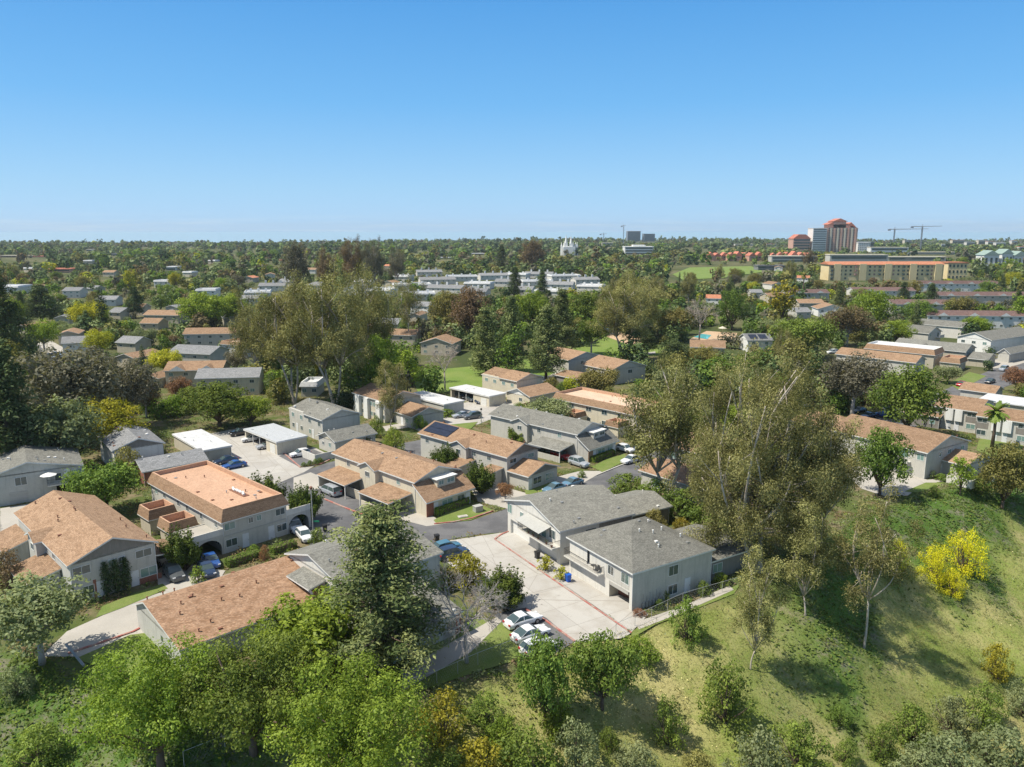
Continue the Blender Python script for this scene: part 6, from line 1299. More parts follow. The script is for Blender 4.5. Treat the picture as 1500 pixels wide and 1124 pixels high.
 ('broad_c', 'sage', 1388, 562, 532, 40, 'tree', 'small grey green tree beside the red sedan'), ('open_a', 'rust', 1487, 576, 535, 44, 'tree', 'pale tan leafed shrubby tree at the right edge of the road'), ('broad_a', 'bright', 1048, 575, 518, 48, 'tree', 'bright airy tree behind the huge eucalyptus left side'),
 ('broad_b', 'olive', 1468, 745, 640, 84, 'tree', 'dark olive tree at the right edge on the slope'), ('broad_c', 'olive', 876, 582, 534, 64, 'tree', 'rounded olive tree before the right park gable'), ('broad_b', 'green', 830, 580, 555, 30, 'tree', 'small green tree right of the low tan wing'), ('bush_a', 'olive', 808, 575, 550, 30, 'shrub', 'olive shrub above the low tan wing'),
 ('broad_a', 'green', 1065, 560, 515, 46, 'tree', 'leafy tree left of the huge eucalyptus top'), ('broad_b', 'grey', 435, 432, 347, 42, 'eucalyptus_tree', 'tall grey brown eucalyptus standing above the skyline left of centre'), ('euc_b', 'brown', 515, 430, 348, 46, 'eucalyptus_tree', 'dark red crowned eucalyptus above the far lawn'),
 ('euc_b', 'grey', 545, 430, 350, 40, 'eucalyptus_tree', 'dark grey green eucalyptus just right of the red crowned one above the far lawn'), ('euc_b', 'brown', 478, 428, 362, 36, 'eucalyptus_tree', 'lower brown eucalyptus between the two tallest skyline ones'), ('euc_b', 'grey', 583, 420, 362, 34, 'eucalyptus_tree', 'grey eucalyptus on the skyline right of the red pair'),
 ('pine_b', 'dark', 735, 398, 360, 20, 'conifer_tree', 'dark far conifer left of the spired temple'), ('broad_b', 'brown', 780, 398, 347, 42, 'tree', 'dark brown crown rising above the skyline left of the white temple'), ('pine_b', 'dark', 754, 435, 392, 26, 'conifer_tree', 'dark conifer in the white roofed condominiums'), ('pine_b', 'dark', 794, 440, 398, 24, 'conifer_tree', 'grey green conifer right of the one in the condominiums'),
 ('pine_b', 'dark', 478, 440, 412, 26, 'conifer_tree', 'small dark tree beside the far grey hipped house'), ('palm_tall', 'olive', 1175, 446, 402, 14, 'palm_tree', 'lone tall palm right of centre'), ('broad_a', 'olive', 1405, 470, 430, 50, 'tree', 'pale olive tree against the nearest brown row'), ('tall_a', 'bright', 1390, 470, 438, 22, 'tree', 'bright young tree in front of the nearest brown row'),
 ('tall_a', 'bright', 1436, 472, 440, 26, 'tree', 'second bright young tree in front of the nearest brown row'), ('tall_a', 'bright', 1492, 480, 425, 30, 'tree', 'bright tree at the right edge by the brown rows'), ('broad_a', 'bright', 1428, 495, 460, 42, 'tree', 'bright round tree behind the white gable townhouse'), ('tall_a', 'bright', 1480, 405, 375, 26, 'tree', 'tall bright tree before the far green roofed church'),
 ('broad_b', 'lime', 1482, 425, 396, 34, 'tree', 'lime tree at the right end of the rear brown row'), ('euc_b', 'brown', 1185, 396, 366, 24, 'eucalyptus_tree', 'dark brown tree before the far pink tower'), ('broad_b', 'bright', 1410, 392, 375, 18, 'tree', 'small bright tree right of the yellow apartment wing'),
 ('broad_a', 'green', 1110, 680, 640, 60, 'tree', 'green tree in the gap beneath the huge eucalyptus'), ('broad_b', 'olive', 1385, 690, 655, 1, 'tree', '')]
for t in TL:
    if t[7]: tree_px(*t[:5], t[5], t[6], t[7], label=t[7])
SH = [
 ('column', 'dark', 158, 872, 823, 16, 'leftmost vine column on the tan gabled townhouse front'), ('column', 'dark', 172, 868, 820, 16, 'middle vine column on the tan gabled townhouse front'), ('column', 'dark', 186, 864, 817, 16, 'rightmost vine column on the tan gabled townhouse front'),
 ('ball', 'bright', 290, 853, 826, 28, 'round bright bush behind the rusty roof ridge'), ('ball', 'lime', 799, 836, 808, 28, 'round yellow green bush left of the blue bin'), ('ball', 'lime', 822, 850, 824, 25, 'round yellow green bush touching the blue bin'),
 ('bush_a', 'gold', 680, 858, 806, 74, 'golden green bush over the court edge'), ('bush_a', 'olive', 190, 705, 650, 50, 'olive brown bush between the grey roofs'), ('bush_b', 'gold', 645, 1092, 998, 86, 'orange tinged bush below the lawn fence'), ('bush_a', 'rust', 470, 990, 945, 66, 'dry rust brown shrub among the foreground trees'),
 ('bush_b', 'green', 1008, 943, 864, 58, 'rounded green bush at the path beside the hip roofed townhouse'), ('bush_b', 'green', 1062, 1058, 952, 88, 'tall dark bush in the middle of the dry slope'), ('bush_b', 'green', 978, 1092, 1010, 52, 'small upright bush on the dry slope'),
 ('bush_b', 'sage', 845, 1140, 1048, 84, 'grey green bush at the bottom edge centre'), ('bush_a', 'green', 768, 1150, 1060, 112, 'wide green bush at the bottom edge left of centre'), ('bush_a', 'gold', 705, 1150, 1078, 90, 'golden green bush at the bottom edge'),
 ('bush_b', 'green', 1172, 1132, 1046, 92, 'dark green bush at the bottom edge right of centre'), ('bush_a', 'sage', 1108, 1160, 1062, 100, 'sage green bush at the bottom edge right of centre'), ('bush_a', 'green', 1292, 1110, 1054, 50, 'small green bush above the bottom right mass'), ('bush_a', 'green', 1335, 1086, 1028, 64, 'green bush in the bottom right group'),
 ('bush_b', 'sage', 1395, 1085, 1010, 70, 'taller sage bush in the bottom right group'), ('bush_b', 'green', 1440, 1062, 996, 62, 'upright green bush in the bottom right group'), ('bush_a', 'gold', 1458, 992, 938, 44, 'yellow green bush alone on the right grass slope'), ('bush_a', 'sage', 1385, 1150, 1070, 110, 'wide sage bush at the bottom right corner'),
 ('bush_a', 'sage', 1465, 1150, 1060, 110, 'large grey green bush in the bottom right corner'), ('bush_b', 'sage', 1498, 1050, 985, 56, 'grey green bush on the right edge'), ('bush_a', 'green', 1240, 1120, 1080, 40, 'little green bush near the bottom right group'), ('bush_a', 'green', 890, 1100, 1062, 34, 'little round bush on the shaded slope'),
 ('fuzzy', 'yellow', 1412, 842, 768, 68, 'large bright yellow flowering bush on the right slope'), ('fuzzy', 'yellow', 1368, 852, 790, 58, 'smaller yellow flowering bush left of the large one'), ('fuzzy', 'yellow', 1392, 872, 830, 46, 'low yellow flowering bush below the other two'), ('fuzzy', 'yellow', 1313, 838, 782, 32, 'thin yellow flowering bush beside the slender eucalyptus'),
 ('bush_a', 'green', 918, 730, 690, 64, 'ivy mound closest to the lane'), ('bush_a', 'green', 960, 742, 700, 72, 'second ivy mound from the lane'), ('bush_a', 'green', 1002, 757, 712, 76, 'ivy mound below the leaning white trunk'), ('bush_a', 'green', 1046, 775, 730, 82, 'wide ivy mound in front of the arched entry cottage'),
 ('bush_a', 'green', 1086, 795, 748, 84, 'ivy mound at the foot of the huge eucalyptus'), ('bush_a', 'olive', 958, 778, 742, 42, 'olive bush behind the hip roof peak'), ('bush_a', 'gold', 880, 778, 758, 34, 'golden bush between the two garage townhouses'), ('bush_a', 'gold', 998, 782, 756, 34, 'golden bush right of the hip roof peak'),
 ('bush_a', 'green', 1030, 872, 848, 24, 'dark bush at the hip roofed townhouse door'), ('bush_a', 'green', 965, 893, 876, 17, 'small round bush by the utility meters'), ('bush_b', 'green', 976, 886, 862, 13, 'narrow bush by the utility meters'), ('bush_a', 'rust', 936, 902, 890, 24, 'pink flowering shrub at the hip roofed townhouse corner'), ('bush_a', 'bright', 1056, 858, 836, 26, 'bright bush at the rear wing window'),
 ('bush_a', 'rust', 388, 820, 796, 18, 'thin red leafed shrub between hedges of the orange roofed block'), ('bush_a', 'green', 372, 812, 796, 22, 'dark low shrub beside the red leafed one'), ('bush_a', 'green', 466, 800, 770, 30, 'rounded hedge bush beside the tall street lamp'), ('bush_a', 'bright', 578, 664, 622, 36, 'green conical shrub behind the central tan townhouse roof'),
 ('bush_a', 'bright', 615, 628, 606, 26, 'leafy shrub by the curving path'), ('bush_a', 'green', 552, 640, 606, 26, 'shrub left of the low tan gabled wing'), ('bush_a', 'olive', 535, 655, 632, 24, 'olive shrub below the pale bayed townhouse'), ('bush_a', 'green', 760, 606, 588, 26, 'shrub in front of the low tan wing'), ('bush_a', 'green', 655, 610, 598, 30, 'low shrub by the white garage row'),
 ('bush_a', 'green', 445, 684, 676, 11, 'leftmost small shrub of the planted strip'), ('bush_a', 'green', 454, 683, 673, 11, 'second small shrub of the planted strip'), ('bush_a', 'green', 462, 681, 671, 11, 'third small shrub of the planted strip'), ('bush_a', 'green', 469, 679, 669, 11, 'rightmost small shrub of the planted strip'),
 ('bush_a', 'sage', 45, 868, 838, 1, ''), ('bush_a', 'brown', 14, 862, 800, 60, 'brown bush between the low tan roofs at left'), ('bush_a', 'green', 852, 700, 688, 14, 'round bush beside the silver wagon'), ('bush_a', 'green', 946, 664, 652, 14, 'round green bush right of the black bin'), ('bush_a', 'olive', 955, 682, 668, 24, 'olive bush at the brown roofed cottage corner'),
 ('bush_a', 'green', 1368, 728, 708, 18, 'little bush at the slope top'), ('bush_b', 'dark', 1366, 702, 686, 10, 'narrow dark bush on the slope top townhouse wall'), ('bush_a', 'green', 1378, 704, 692, 20, 'low green bush at the slope top townhouse'), ('bush_b', 'green', 705, 1062, 1010, 70, 'leafy vine mound below the lawn fence'), ('bush_b', 'bright', 735, 1100, 1040, 60, 'bright leafy mound on the lower slope'),
 ('bush_a', 'bright', 935, 965, 930, 70, 'low leafy mound with yellow blooms at the fence end'), ('broad_a', 'bright', 1075, 640, 585, 50, 'bright tree glimpsed left of the huge eucalyptus'), ('broad_b', 'green', 1012, 640, 590, 44, 'green tree behind the dark sided cottage'), ('bush_b', 'green', 655, 1150, 1085, 70, 'round green bush at the bottom edge beside the golden one'), ('bush_a', 'bright', 820, 1075, 1030, 60, 'bright low bush in front of the tree over the white sedans'), ('bush_a', 'sage', 930, 1135, 1085, 70, 'pale sage bush at the bottom edge below the upright bush'), ('bush_a', 'olive', 1020, 1150, 1098, 70, 'flat olive bush at the bottom edge'), ('bush_a', 'green', 1228, 1060, 1030, 40, 'solitary low bush above the bottom right group'), ('bush_b', 'sage', 1345, 1150, 1085, 80, 'tall grey green bush at the bottom edge right'), ('bush_a', 'sage', 20, 1020, 975, 60, 'grey green bush on the bare left slope'), ('bush_a', 'green', 60, 1120, 1060, 90, 'leafy bush in the bottom left corner'), ('bush_a', 'green', 1475, 700, 668, 60, 'broad green shrub at the right edge above the slope'), ('bush_a', 'green', 1430, 720, 694, 40, 'shrub beside the small tan wing on the slope')]
for k, lf, px, yb, yt, w, lab in SH:
    if lab: tree_px(k, lf, px, yb, yt, w, 'shrub', lab, 'shrub', label=lab)
def hedge(p0, p1, wd, h, leaf, label, z=0.):
    a = P(*p0); b = P(*p1); L = (b - a).length; V, F, T = make_hedge('h', L, wd, h, seed=int(p0[0]))
    o = empty('clipped_hedge', (a.x, a.y, z), math.atan2(b.y - a.y, b.x - a.x), label, 'hedge', 'clipped hedges'); obj('foliage', np_mesh('foliage', V, F, [LEAF[leaf]], T), o)
    m = MB(); m.box(.12, .12, 0, L - .12, wd - .12, h - .12, 'bark'); m.build('stem', o)
hedge((336, 833), (383, 818), 1.5, 1.1, 'green', 'clipped hedge nearest the blue sedan below the orange roofed block'); hedge((402, 814), (436, 803), 1.5, 1.1, 'green', 'clipped hedge nearest the white hatchback below the orange roofed block')
hedge((642, 757), (688, 739), 1.5, 1.3, 'bright', 'long clipped hedge under the teal windows of the central townhouse'); hedge((772, 716), (788, 710), 1.2, 1.1, 'green', 'short clipped hedge left of the low front gable door'); hedge((790, 709), (812, 701), 1.2, 1.1, 'green', 'clipped hedge under the right window of the low front gable')
hedge((872, 679), (901, 667), 1.3, 1.2, 'bright', 'clipped hedge in front of the brick cornered grey townhouse'); hedge((1040, 720), (1060, 735), 1.2, 1.0, 'green', 'clipped hedge left of the arched entry'); hedge((1078, 745), (1108, 762), 1.2, 1.0, 'green', 'clipped hedge right of the arched entry')

# ------------------------------------------------------------------ filler trees between 150 m and 620 m
def blocked(p, w, h, key_spacing=.42):
    for c, ex, ey, LX, LY in FOOT:
        v = p - Vector((c.x, c.y, p.z)); x = v.dot(ex); y = v.dot(ey)
        if -w * .35 < x < LX + w * .35 and -w * .35 < y < LY + w * .35: return True
    for po in PAVE:
        if inside((p.x, p.y), po): return True
    a, b = proj(p.x, p.y, p.z + h); a2, b2 = proj(p.x, p.y, p.z); hw = FOC * w / 2 / p.y
    for x0, y0, x1, y1, d in KEEP:
        if d > p.y - 2 and a + hw * .75 > x0 and a - hw * .75 < x1 and b < y1 and b2 > y0: 
            if min(y1, b2) - max(y0, b) > .5 * (y1 - y0) and min(x1, a + hw) - max(x0, a - hw) > .3 * (x1 - x0): return True
    for t in TREES:
        if (t['x'] - p.x) ** 2 + (t['y'] - p.y) ** 2 < ((t['w'] + w) * key_spacing) ** 2: return True
    return False
KEEP[:] = [(a, b, c, b + (d - b) * .62 if d - b < 30 else d, e) for a, b, c, d, e in KEEP]
KEEP += [(840, 478, 965, 520, 300), (985, 388, 1110, 410, 1100), (600, 540, 700, 575, 230), (1010, 482, 1080, 500, 400), (1205, 376, 1420, 412, 1100)]
KIND = [('broad_a', 'green', 'round_tree', 'rounded mid green tree', 9, 8, 3), ('broad_b', 'olive', 'tree', 'olive green tree', 9, 9, 3), ('broad_c', 'sage', 'tree', 'spreading grey green tree', 10, 7, 2), ('open_a', 'grey', 'tree', 'airy grey brown tree', 9, 9, 2.6),
        ('broad_b', 'bright', 'tree', 'bright green tree', 8, 8, 1.8), ('pine_a', 'pine', 'pine_tree', 'tufted dark pine', 7, 13, 1.8), ('pine_round', 'dark', 'conifer_tree', 'very dark conifer', 6.5, 10, 2.2), ('euc_b', 'euc', 'eucalyptus_tree', 'olive brown eucalyptus', 9, 15, 2.6),
        ('broad_a', 'brown', 'tree', 'reddish brown tree', 8, 8, 1.2), ('broad_a', 'lime', 'tree', 'lime yellow tree', 7, 6.5, .7), ('tall_a', 'green', 'tree', 'narrow green tree', 5, 9.5, 1.6), ('bush_a', 'green', 'shrub', 'low green shrub', 5, 3, 1.5), ('cypress', 'dark', 'cypress_tree', 'dark pencil cypress', 2, 8, .4)]
nfill = 0; tries = 0; fr = random.Random(99)
while nfill < 172 and tries < 12000:
    tries += 1; y = 122 + 590 * fr.random() ** 1.1; x = (fr.random() * 2 - 1) * (y * .70 + 5)
    p = Vector((x, y, gz(x, y)))
    if y < 165 and -22 < x < 60: continue
    k = fr.choices(KIND, [q[6] for q in KIND])[0]; s = fr.uniform(.9, 1.5); w, h = k[4] * s, k[5] * s * fr.uniform(.9, 1.1)
    if blocked(p, w, h): continue
    p.z -= .1; o = plant(k[0], k[1], p, w, h, k[2], k[3], 'shrub' if k[2] == 'shrub' else 'tree', group='trees among the distant houses'); nfill += 1
    AUTO.append(dict(o=o, desc=k[3], px=TREES[-1]['px'], py=TREES[-1]['py'], size=s))
print('filler trees', nfill, tries)

# ------------------------------------------------------------------ far wood: one mass
def far_wood():
    g = np.random.default_rng(5); n = 19000; y = 185 + (3500 - 185) * g.random(n) ** 1.25; x = (g.random(n) * 2 - 1) * (y * .73 + 10); keep = np.ones(n, bool)
    z = ground_h(x, y); s = (.6 + 1.2 * g.random(n) ** 2) * (1 + .3 * (y > 900)); xs_ = 1 + .15 * smooth((y - 700) / 600); hh = 7.5 * s * np.where(g.random(n) < .14, 1.9, 1); ww = 8.5 * s * np.where(hh > 9.5 * s, .75, 1)
    ww = ww * xs_; hh = hh * (1 - .25 * smooth((y - 800) / 800)); small = y < 620; hh = np.where(small, hh * .8, hh); ww = np.where(small, ww * .85, ww)
    keep &= ~((y > 640) & (g.random(n) < .10))
    fy = y * CP - (z - CAM_H) * SP; px = 750 + FOC * x / fy; pb = 562 - FOC * ((y * SP + (z - CAM_H) * CP) / fy); pt = 562 - FOC * ((y * SP + (z + hh - CAM_H) * CP) / fy); hw = FOC * ww / 2 / fy
    keep &= ~((y < 195) & (np.abs(x) < 80))
    for x0, y0, x1, y1, d in KEEP: keep &= ~((g.random(n) < .93) & (y < d + 3) & (px + hw * .8 > x0) & (px - hw * .8 < x1) & (pt < y1) & (pb > y0 + 1))
    for c, ex, ey, LX, LY in FOOT:
        vx = (x - c.x) * ex.x + (y - c.y) * ex.y; vy = (x - c.x) * ey.x + (y - c.y) * ey.y; keep &= ~((vx > -3) & (vx < LX + 3) & (vy > -3) & (vy < LY + 3))
    for po in PAVE:
        cx = [q[0] for q in po]; cy = [q[1] for q in po]; m = np.where((x > min(cx)) & (x < max(cx)) & (y > min(cy)) & (y < max(cy)))[0]
        for i in m:
            if inside((x[i], y[i]), po): keep[i] = False
    i = np.where(keep)[0]; mats = ['green', 'olive', 'dark', 'pine', 'sage', 'grey', 'brown', 'bright', 'euc', 'lime', 'gold']; pm = np.array([.15, .12, .26, .19, .09, .09, .08, .03, .03, .01, .01]); pm /= pm.sum()
    Vs = []; Fs = []; Ts = []; Ms = []; off = 0
    for j in i:
        m = int(np.clip(3.6e7 / y[j] ** 2 + 34, 36, 850)); nl = 3 if y[j] > 900 else 5; sp = 1.9 * ww[j] / math.sqrt(m) * .62
        lc = g.normal(size=(nl, 3)) * np.array([ww[j] * .17, ww[j] * .17, hh[j] * .12]) + np.array([0, 0, hh[j] * .62]); lr = ww[j] * g.uniform(.2, .32, nl); w_ = g.integers(0, nl, m)
        d = rdir(m, g); C = lc[w_] + d * (lr[w_] * g.uniform(.7, 1.05, m))[:, None]; C[:, 2] = np.maximum(C[:, 2] * np.where(True, 1, 1), .4) 
        low = g.random(m) < .22; C[low, 2] *= g.random(low.sum()) * .8
        V, F = leaf_quads(C + np.array([x[j], y[j], z[j]]), d + rdir(m, g) * .5 + np.array([0, 0, .35]), sp, .7, r=g); Vs.append(V); Fs.append(F + off); off += len(V)
        Ts.append(np.clip(g.uniform(.10, .66, nl)[w_] + .14 * g.normal(size=m), 0, 1)); q_ = np.sin(x[j] * .013 + 2 * np.sin(y[j] * .006)) + np.sin(y[j] * .017 + x[j] * .004); pj = pm * np.array([1 + q_ * .3, 1, 1 - q_ * .4, 1 - q_ * .4, 1, 1, 1 - q_ * .3, max(.1, 1 + q_ * 1.6), 1, max(.1, 1 + q_), 1]); pj = pj * (np.array([.7, .3, 1.8, 1.6, .6, .8, .7, .4, .2, .2, .2]) if y[j] > 1400 else 1); pj = np.maximum(pj, .003); pj /= pj.sum(); mi = g.choice(len(mats), p=pj); Ms.append(np.full(m, mi))
    me = np_mesh('far_wood', np.concatenate(Vs), np.concatenate(Fs), [LEAF[k] for k in mats], np.concatenate(Ts), np.concatenate(Ms)); print('far wood', len(i), len(me.polygons))
    o = obj('woodland', me); tag(o, 'mass of distant mixed treetops stretching to the horizon', 'woodland', kind='stuff')
# ------------------------------------------------------------------ far buildings
def dist_y(yb): return P(750, yb).y
def at_d(px, D): 
    x = (px - 750) / FOC * (D * CP + CAM_H * SP); return x
def z_at(D, py):
    v = (562 - py) / FOC; return CAM_H + D * (v * CP - SP) / (CP + v * SP)
def far_block(name, label, cat, px0, px1, yt, D, dep, wall, roof=None, floors=0, cols=0, band=None, group=None, short=None, yb=None, keep=True, rot=0):
    x0, x1 = at_d(px0, D), at_d(px1, D); zg = gz((x0 + x1) / 2, D) - 1; zt = z_at(D, yt); w = x1 - x0; h = zt - zg
    o = empty(name, (x0, D, zg), R(rot), label, cat, group); m = MB(); m.box(0, 0, 0, w, dep, h, wall); m.build('wall', o)
    if roof: m = MB(); m.box(-.6, -.6, h + .01, w + .6, dep + .6, h + 1.0, roof); m.build('roof', o)
    fh = h / floors if floors else 0
    for f in range(floors):
        if cols:
            for c in range(cols): m = MB(); ww = w / cols; m.box(c * ww + ww * .28, -.25, f * fh + fh * .3, c * ww + ww * .72, -.02, f * fh + fh * .78, band or 'glass'); m.build('window', o)
        else: m = MB(); m.box(w * .03, -.35, f * fh + fh * .3, w * .97, -.02, f * fh + fh * .8, band or 'glass'); m.build('window_band', o)
    if short: anchor(short, (x0 + x1) / 2, D, zg + h / 2)
    if keep: KEEP.append((px0 - 1, yt, px1 + 1, (yb or yt + 14), D - 1))
    return o, w, h, m
# pink tower with stepped red roof
D = 1650; o, w, h, m = far_block('tower', 'tall pink apartment tower with stepped red roof on the skyline', 'tower', 1208, 1254, 334, D, 40, 'stucco_pink', None, 14, 0, 'glass', short='tall pink tower', yb=370)
for i in range(9): m = MB(); a = w * (i + .12) / 9; m.box(a, -1.6, 0, a + w * .05, -.36, h, 'stucco_cream' if i % 2 else 'stucco_pink'); m.build('balcony_column', o)
for x0, x1, z in ((.12, .8, 7), (.25, .65, 13)): m = MB(); m.box(w * x0, 6, h + .02, w * x1, 34, h + z, 'stucco_pink'); m.build('upper_storey', o)
m = MB(); m.prism([(w * .2, h + 13.1), (w * .45, h + 19.5), (w * .7, h + 13.1)], 4, 36, 'y', 'pinktile_roof'); m.build('roof', o); m = MB(); m.prism([(w * .05, h + 7.1), (w * .22, h + 11.5), (w * .245, h + 7.1)], 4, 36, 'y', 'pinktile_roof'); m.build('roof', o); m = MB(); m.prism([(w * .71, h + 7.1), (w * .8, h + 11.5), (w * .99, h + .2)], 4, 36, 'y', 'pinktile_roof'); m.build('roof', o)
far_block('tower', 'white balconied tower left of the tall pink tower', 'tower', 1189, 1209, 335, 1640, 30, 'white_wall', 'white_wall', 13, short='white balconied tower', yb=368)
o, w, h, m = far_block('office_building', 'striped pink office building with red gabled top', 'office', 1161, 1186, 350, 1640, 30, 'stucco_pink', None, 5, 0, 'glass', short='striped pink office', yb=368); m = MB(); m.prism([(-1, h + .02), (w * .3, h + 9), (w * .7, h + 9), (w + 1, h + .02)], -1, 30, 'y', 'pinktile_roof'); m.build('roof', o)
far_block('office_building', 'dark blue glass block behind the white hotel', 'office', 1254, 1279, 355, 1720, 30, 'glass', 'steel', 0, yb=364); far_block('hotel', 'small white hotel with square windows right of the pink tower', 'hotel', 1256, 1274, 356, 1640, 20, 'white_wall', 'white_wall', 5, 7, 'glass', short='small white hotel', yb=368)
far_block('tower', 'grey tower with white crown, left of the distant grey pair', 'tower', 919, 938, 339, 2900, 40, 'steel', 'white_wall', 12, band='glass', short='far grey towers', yb=356); far_block('tower', 'plain grey tower, right of the distant grey pair', 'tower', 943, 959, 343, 2900, 40, 'steel', 'steel', 9, yb=356)
far_block('office_building', 'white office building with dark ribbon windows', 'office', 915, 957, 362, 1500, 30, 'white_wall', 'white_wall', 3, short='white ribbon office', yb=372); far_block('office_building', 'upper storey of the white ribbon window office', 'office', 927, 945, 359, 1505, 18, 'white_wall', keep=False)
# twin spired white temple
D = 1450; xc = at_d(834, D); zg = gz(xc, D); o = empty('temple', (xc, D, zg), 0, 'white twin spired temple on the skyline', 'temple'); hT = z_at(D, 344) - zg; m = MB(); m.box(-11, 0, 0, 11, 50, hT * .42, 'white_wall'); m.build('nave', o)
for sx, hh in ((-6, 1), (3.4, .96)):
    for k, dy in enumerate((4,)):
        m = MB(); m.box(sx - 3, dy, 0, sx + 3, dy + 6, hT * .6 * hh, 'white_wall'); m.build('tower', o); m = MB(); m.tube([(sx, dy + 3, hT * .6 * hh), (sx, dy + 3, hT * hh)], [3.0, .1], 'white_wall', 8); m.build('spire', o)
for sx in (-14, -9.5, 8, 12, 15): m = MB(); m.tube([(sx, 10, 0), (sx, 10, hT * .45), (sx, 10, hT * .66)], [2.2, 2, .1], 'white_wall', 6); m.build('pinnacle', o)
anchor('twin spired temple', xc, D, 20); KEEP.append((820, 344, 848, 375, D - 1))
def crane(px, yt, D, arm, label, left=.25):
    x = at_d(px, D); zg = gz(x, D); h = z_at(D, yt) - zg; o = empty('tower_crane', (x, D, zg), 0, label, 'crane', None); m = MB()
    for a in (-1, 1):
        for b in (-1, 1): m.box(a - .3, b - .3, 0, a + .3, b + .3, h, 'steel')
    n = int(h / 4)
    for i in range(n): m.tube([(-1, -1, i * h / n), (1, -1, (i + 1) * h / n)], .25, 'steel', 4); m.tube([(1, 1, i * h / n), (-1, 1, (i + 1) * h / n)], .25, 'steel', 4)
    m.build('mast', o); m = MB(); m.tube([(-arm * left, 0, h), (arm * (1 - left), 0, h + 1)], [1.0, .5], 'steel', 4); m.build('jib', o); m = MB(); m.box(-arm * left - 3, -1.5, h - 3.5, -arm * left + 3, 1.5, h, 'steel'); m.build('counterweight', o)
    m = MB(); m.tube([(0, 0, h), (0, 0, h + 6)], [.8, .3], 'steel', 4); m.build('apex', o)
crane(1308, 336, 1900, 95, 'left one of the two tower cranes at right on the skyline', .14); crane(1348, 332, 1850, 70, 'right one of the two tower cranes at right on the skyline', .35); crane(913, 331, 2700, 14, 'thin tower crane mast beside the far grey towers', .5); crane(884, 343, 2700, 22, 'short tower crane left of the thin mast', .5)
# yellow apartment building with clay roof
D = 720; x0, x1 = at_d(1213, D), at_d(1384, D); zg = 0; h = 14.5; o = empty('apartment_building', (x0, D, zg), R(2), 'long yellow four storey apartment building with orange clay roof', 'apartment building'); w = x1 - x0; anchor('yellow apartment building', (x0 + x1) / 2, D, 8)
m = MB(); m.box(0, 0, 0, w, 18, h, 'stucco_yellow'); m.build('wall', o); m = MB(); m.prism([(-1.2, h), (9, h + 2.6), (19.2, h)], -1, w + 1, 'x', 'tile_roof'); m.build('roof', o)
for i in range(5): m = MB(); a = w * (i * .22 + .04); m.box(a, -1.5, 0, a + w * .06, -.01, h + .6, 'stucco_yellow'); m.build('bay', o)
for f in range(4):
    for c in range(24):
        if f == 0 and c % 3: continue
        m = MB(); a = w * (c + .35) / 24; m.box(a, -1.8 if c % 5 == 0 else -.12, f * 3.5 + 1.2, a + 1.7, -.02, f * 3.5 + 2.9, 'crane_red' if c % 4 == 1 else 'glass'); m.build('window', o)
KEEP.append((1212, 380, 1386, 411, D - 1))
o, w2, h2, m = far_block('apartment_building', 'separate right wing of the yellow apartment building', 'apartment building', 1387, 1415, 386, 740, 18, 'stucco_yellow', 'tile_roof', 3, 5, 'glass', yb=408)
# long pale roofed rows behind
for i, (a, b, yt, D, wl, lab) in enumerate(((1130, 1196, 376, 1150, 'stucco_grey', 'long low grey building with pale flat roof before the striped pink office'), (1215, 1300, 374, 1050, 'stucco_grey', 'long grey building with pale brown roof behind the yellow apartments'), (1300, 1385, 377, 1100, 'stucco_cream', 'pale long roof right behind the yellow apartments'), (1275, 1330, 363, 1500, 'white_wall', 'wide white terrace building below the left crane'), (1330, 1400, 370, 1500, 'stucco_light', 'low grey terrace below the right crane'), (1110, 1150, 390, 900, 'cool_roof', 'dark blue roofed houses before the salmon row'), (0, 48, 375, 1400, 'stucco_pink', 'pale pink row at the far left'), (50, 72, 376, 1400, 'stucco_pink', 'short pale pink row right of the longer far left one'), (70, 103, 395, 850, 'stucco_pink', 'pink apartment building with red tiles in the left distance'))):
    far_block('long_building', lab, 'building', a, b, yt, D, 16, wl, 'pinktile_roof' if i > 6 else ('cool_roof' if i == 5 else 'stucco_cream'), 2, 0, 'glass', yb=yt + 7)
# salmon row
for i in range(15):
    px = 1036 + i * 10.2; D = 1180 + (i % 3) * 14; x = at_d(px, D); zg = gz(x, D); zt = z_at(D, 375) - zg; o = empty('row_house', (x, D, zg), R(rnd.choice([-8, 0, 8])), None, 'house', 'salmon tiled row houses'); w = 10.5
    m = MB(); m.box(0, 0, 0, w, 14, zt, 'stucco_pink'); m.build('wall', o); m = MB(); hr = rnd.uniform(4, 7.5); m.prism([(-.6, zt), (w / 2, zt + hr), (w + .6, zt)], -.8, 15, 'y', 'pinktile_roof'); m.build('roof', o); m = MB(); m.box(w * .35, -.2, zt * .55, w * .65, -.02, zt * .8, 'glass'); m.build('window', o)
    o['label'] = 'salmon tiled row house, number %s from the left in its row' % ('one two three four five six seven eight nine ten eleven twelve thirteen fourteen fifteen'.split()[i]) if i not in (0, 14) else ('leftmost' if i == 0 else 'rightmost') + ' salmon tiled row house'
KEEP.append((1034, 366, 1188, 381, 1170))
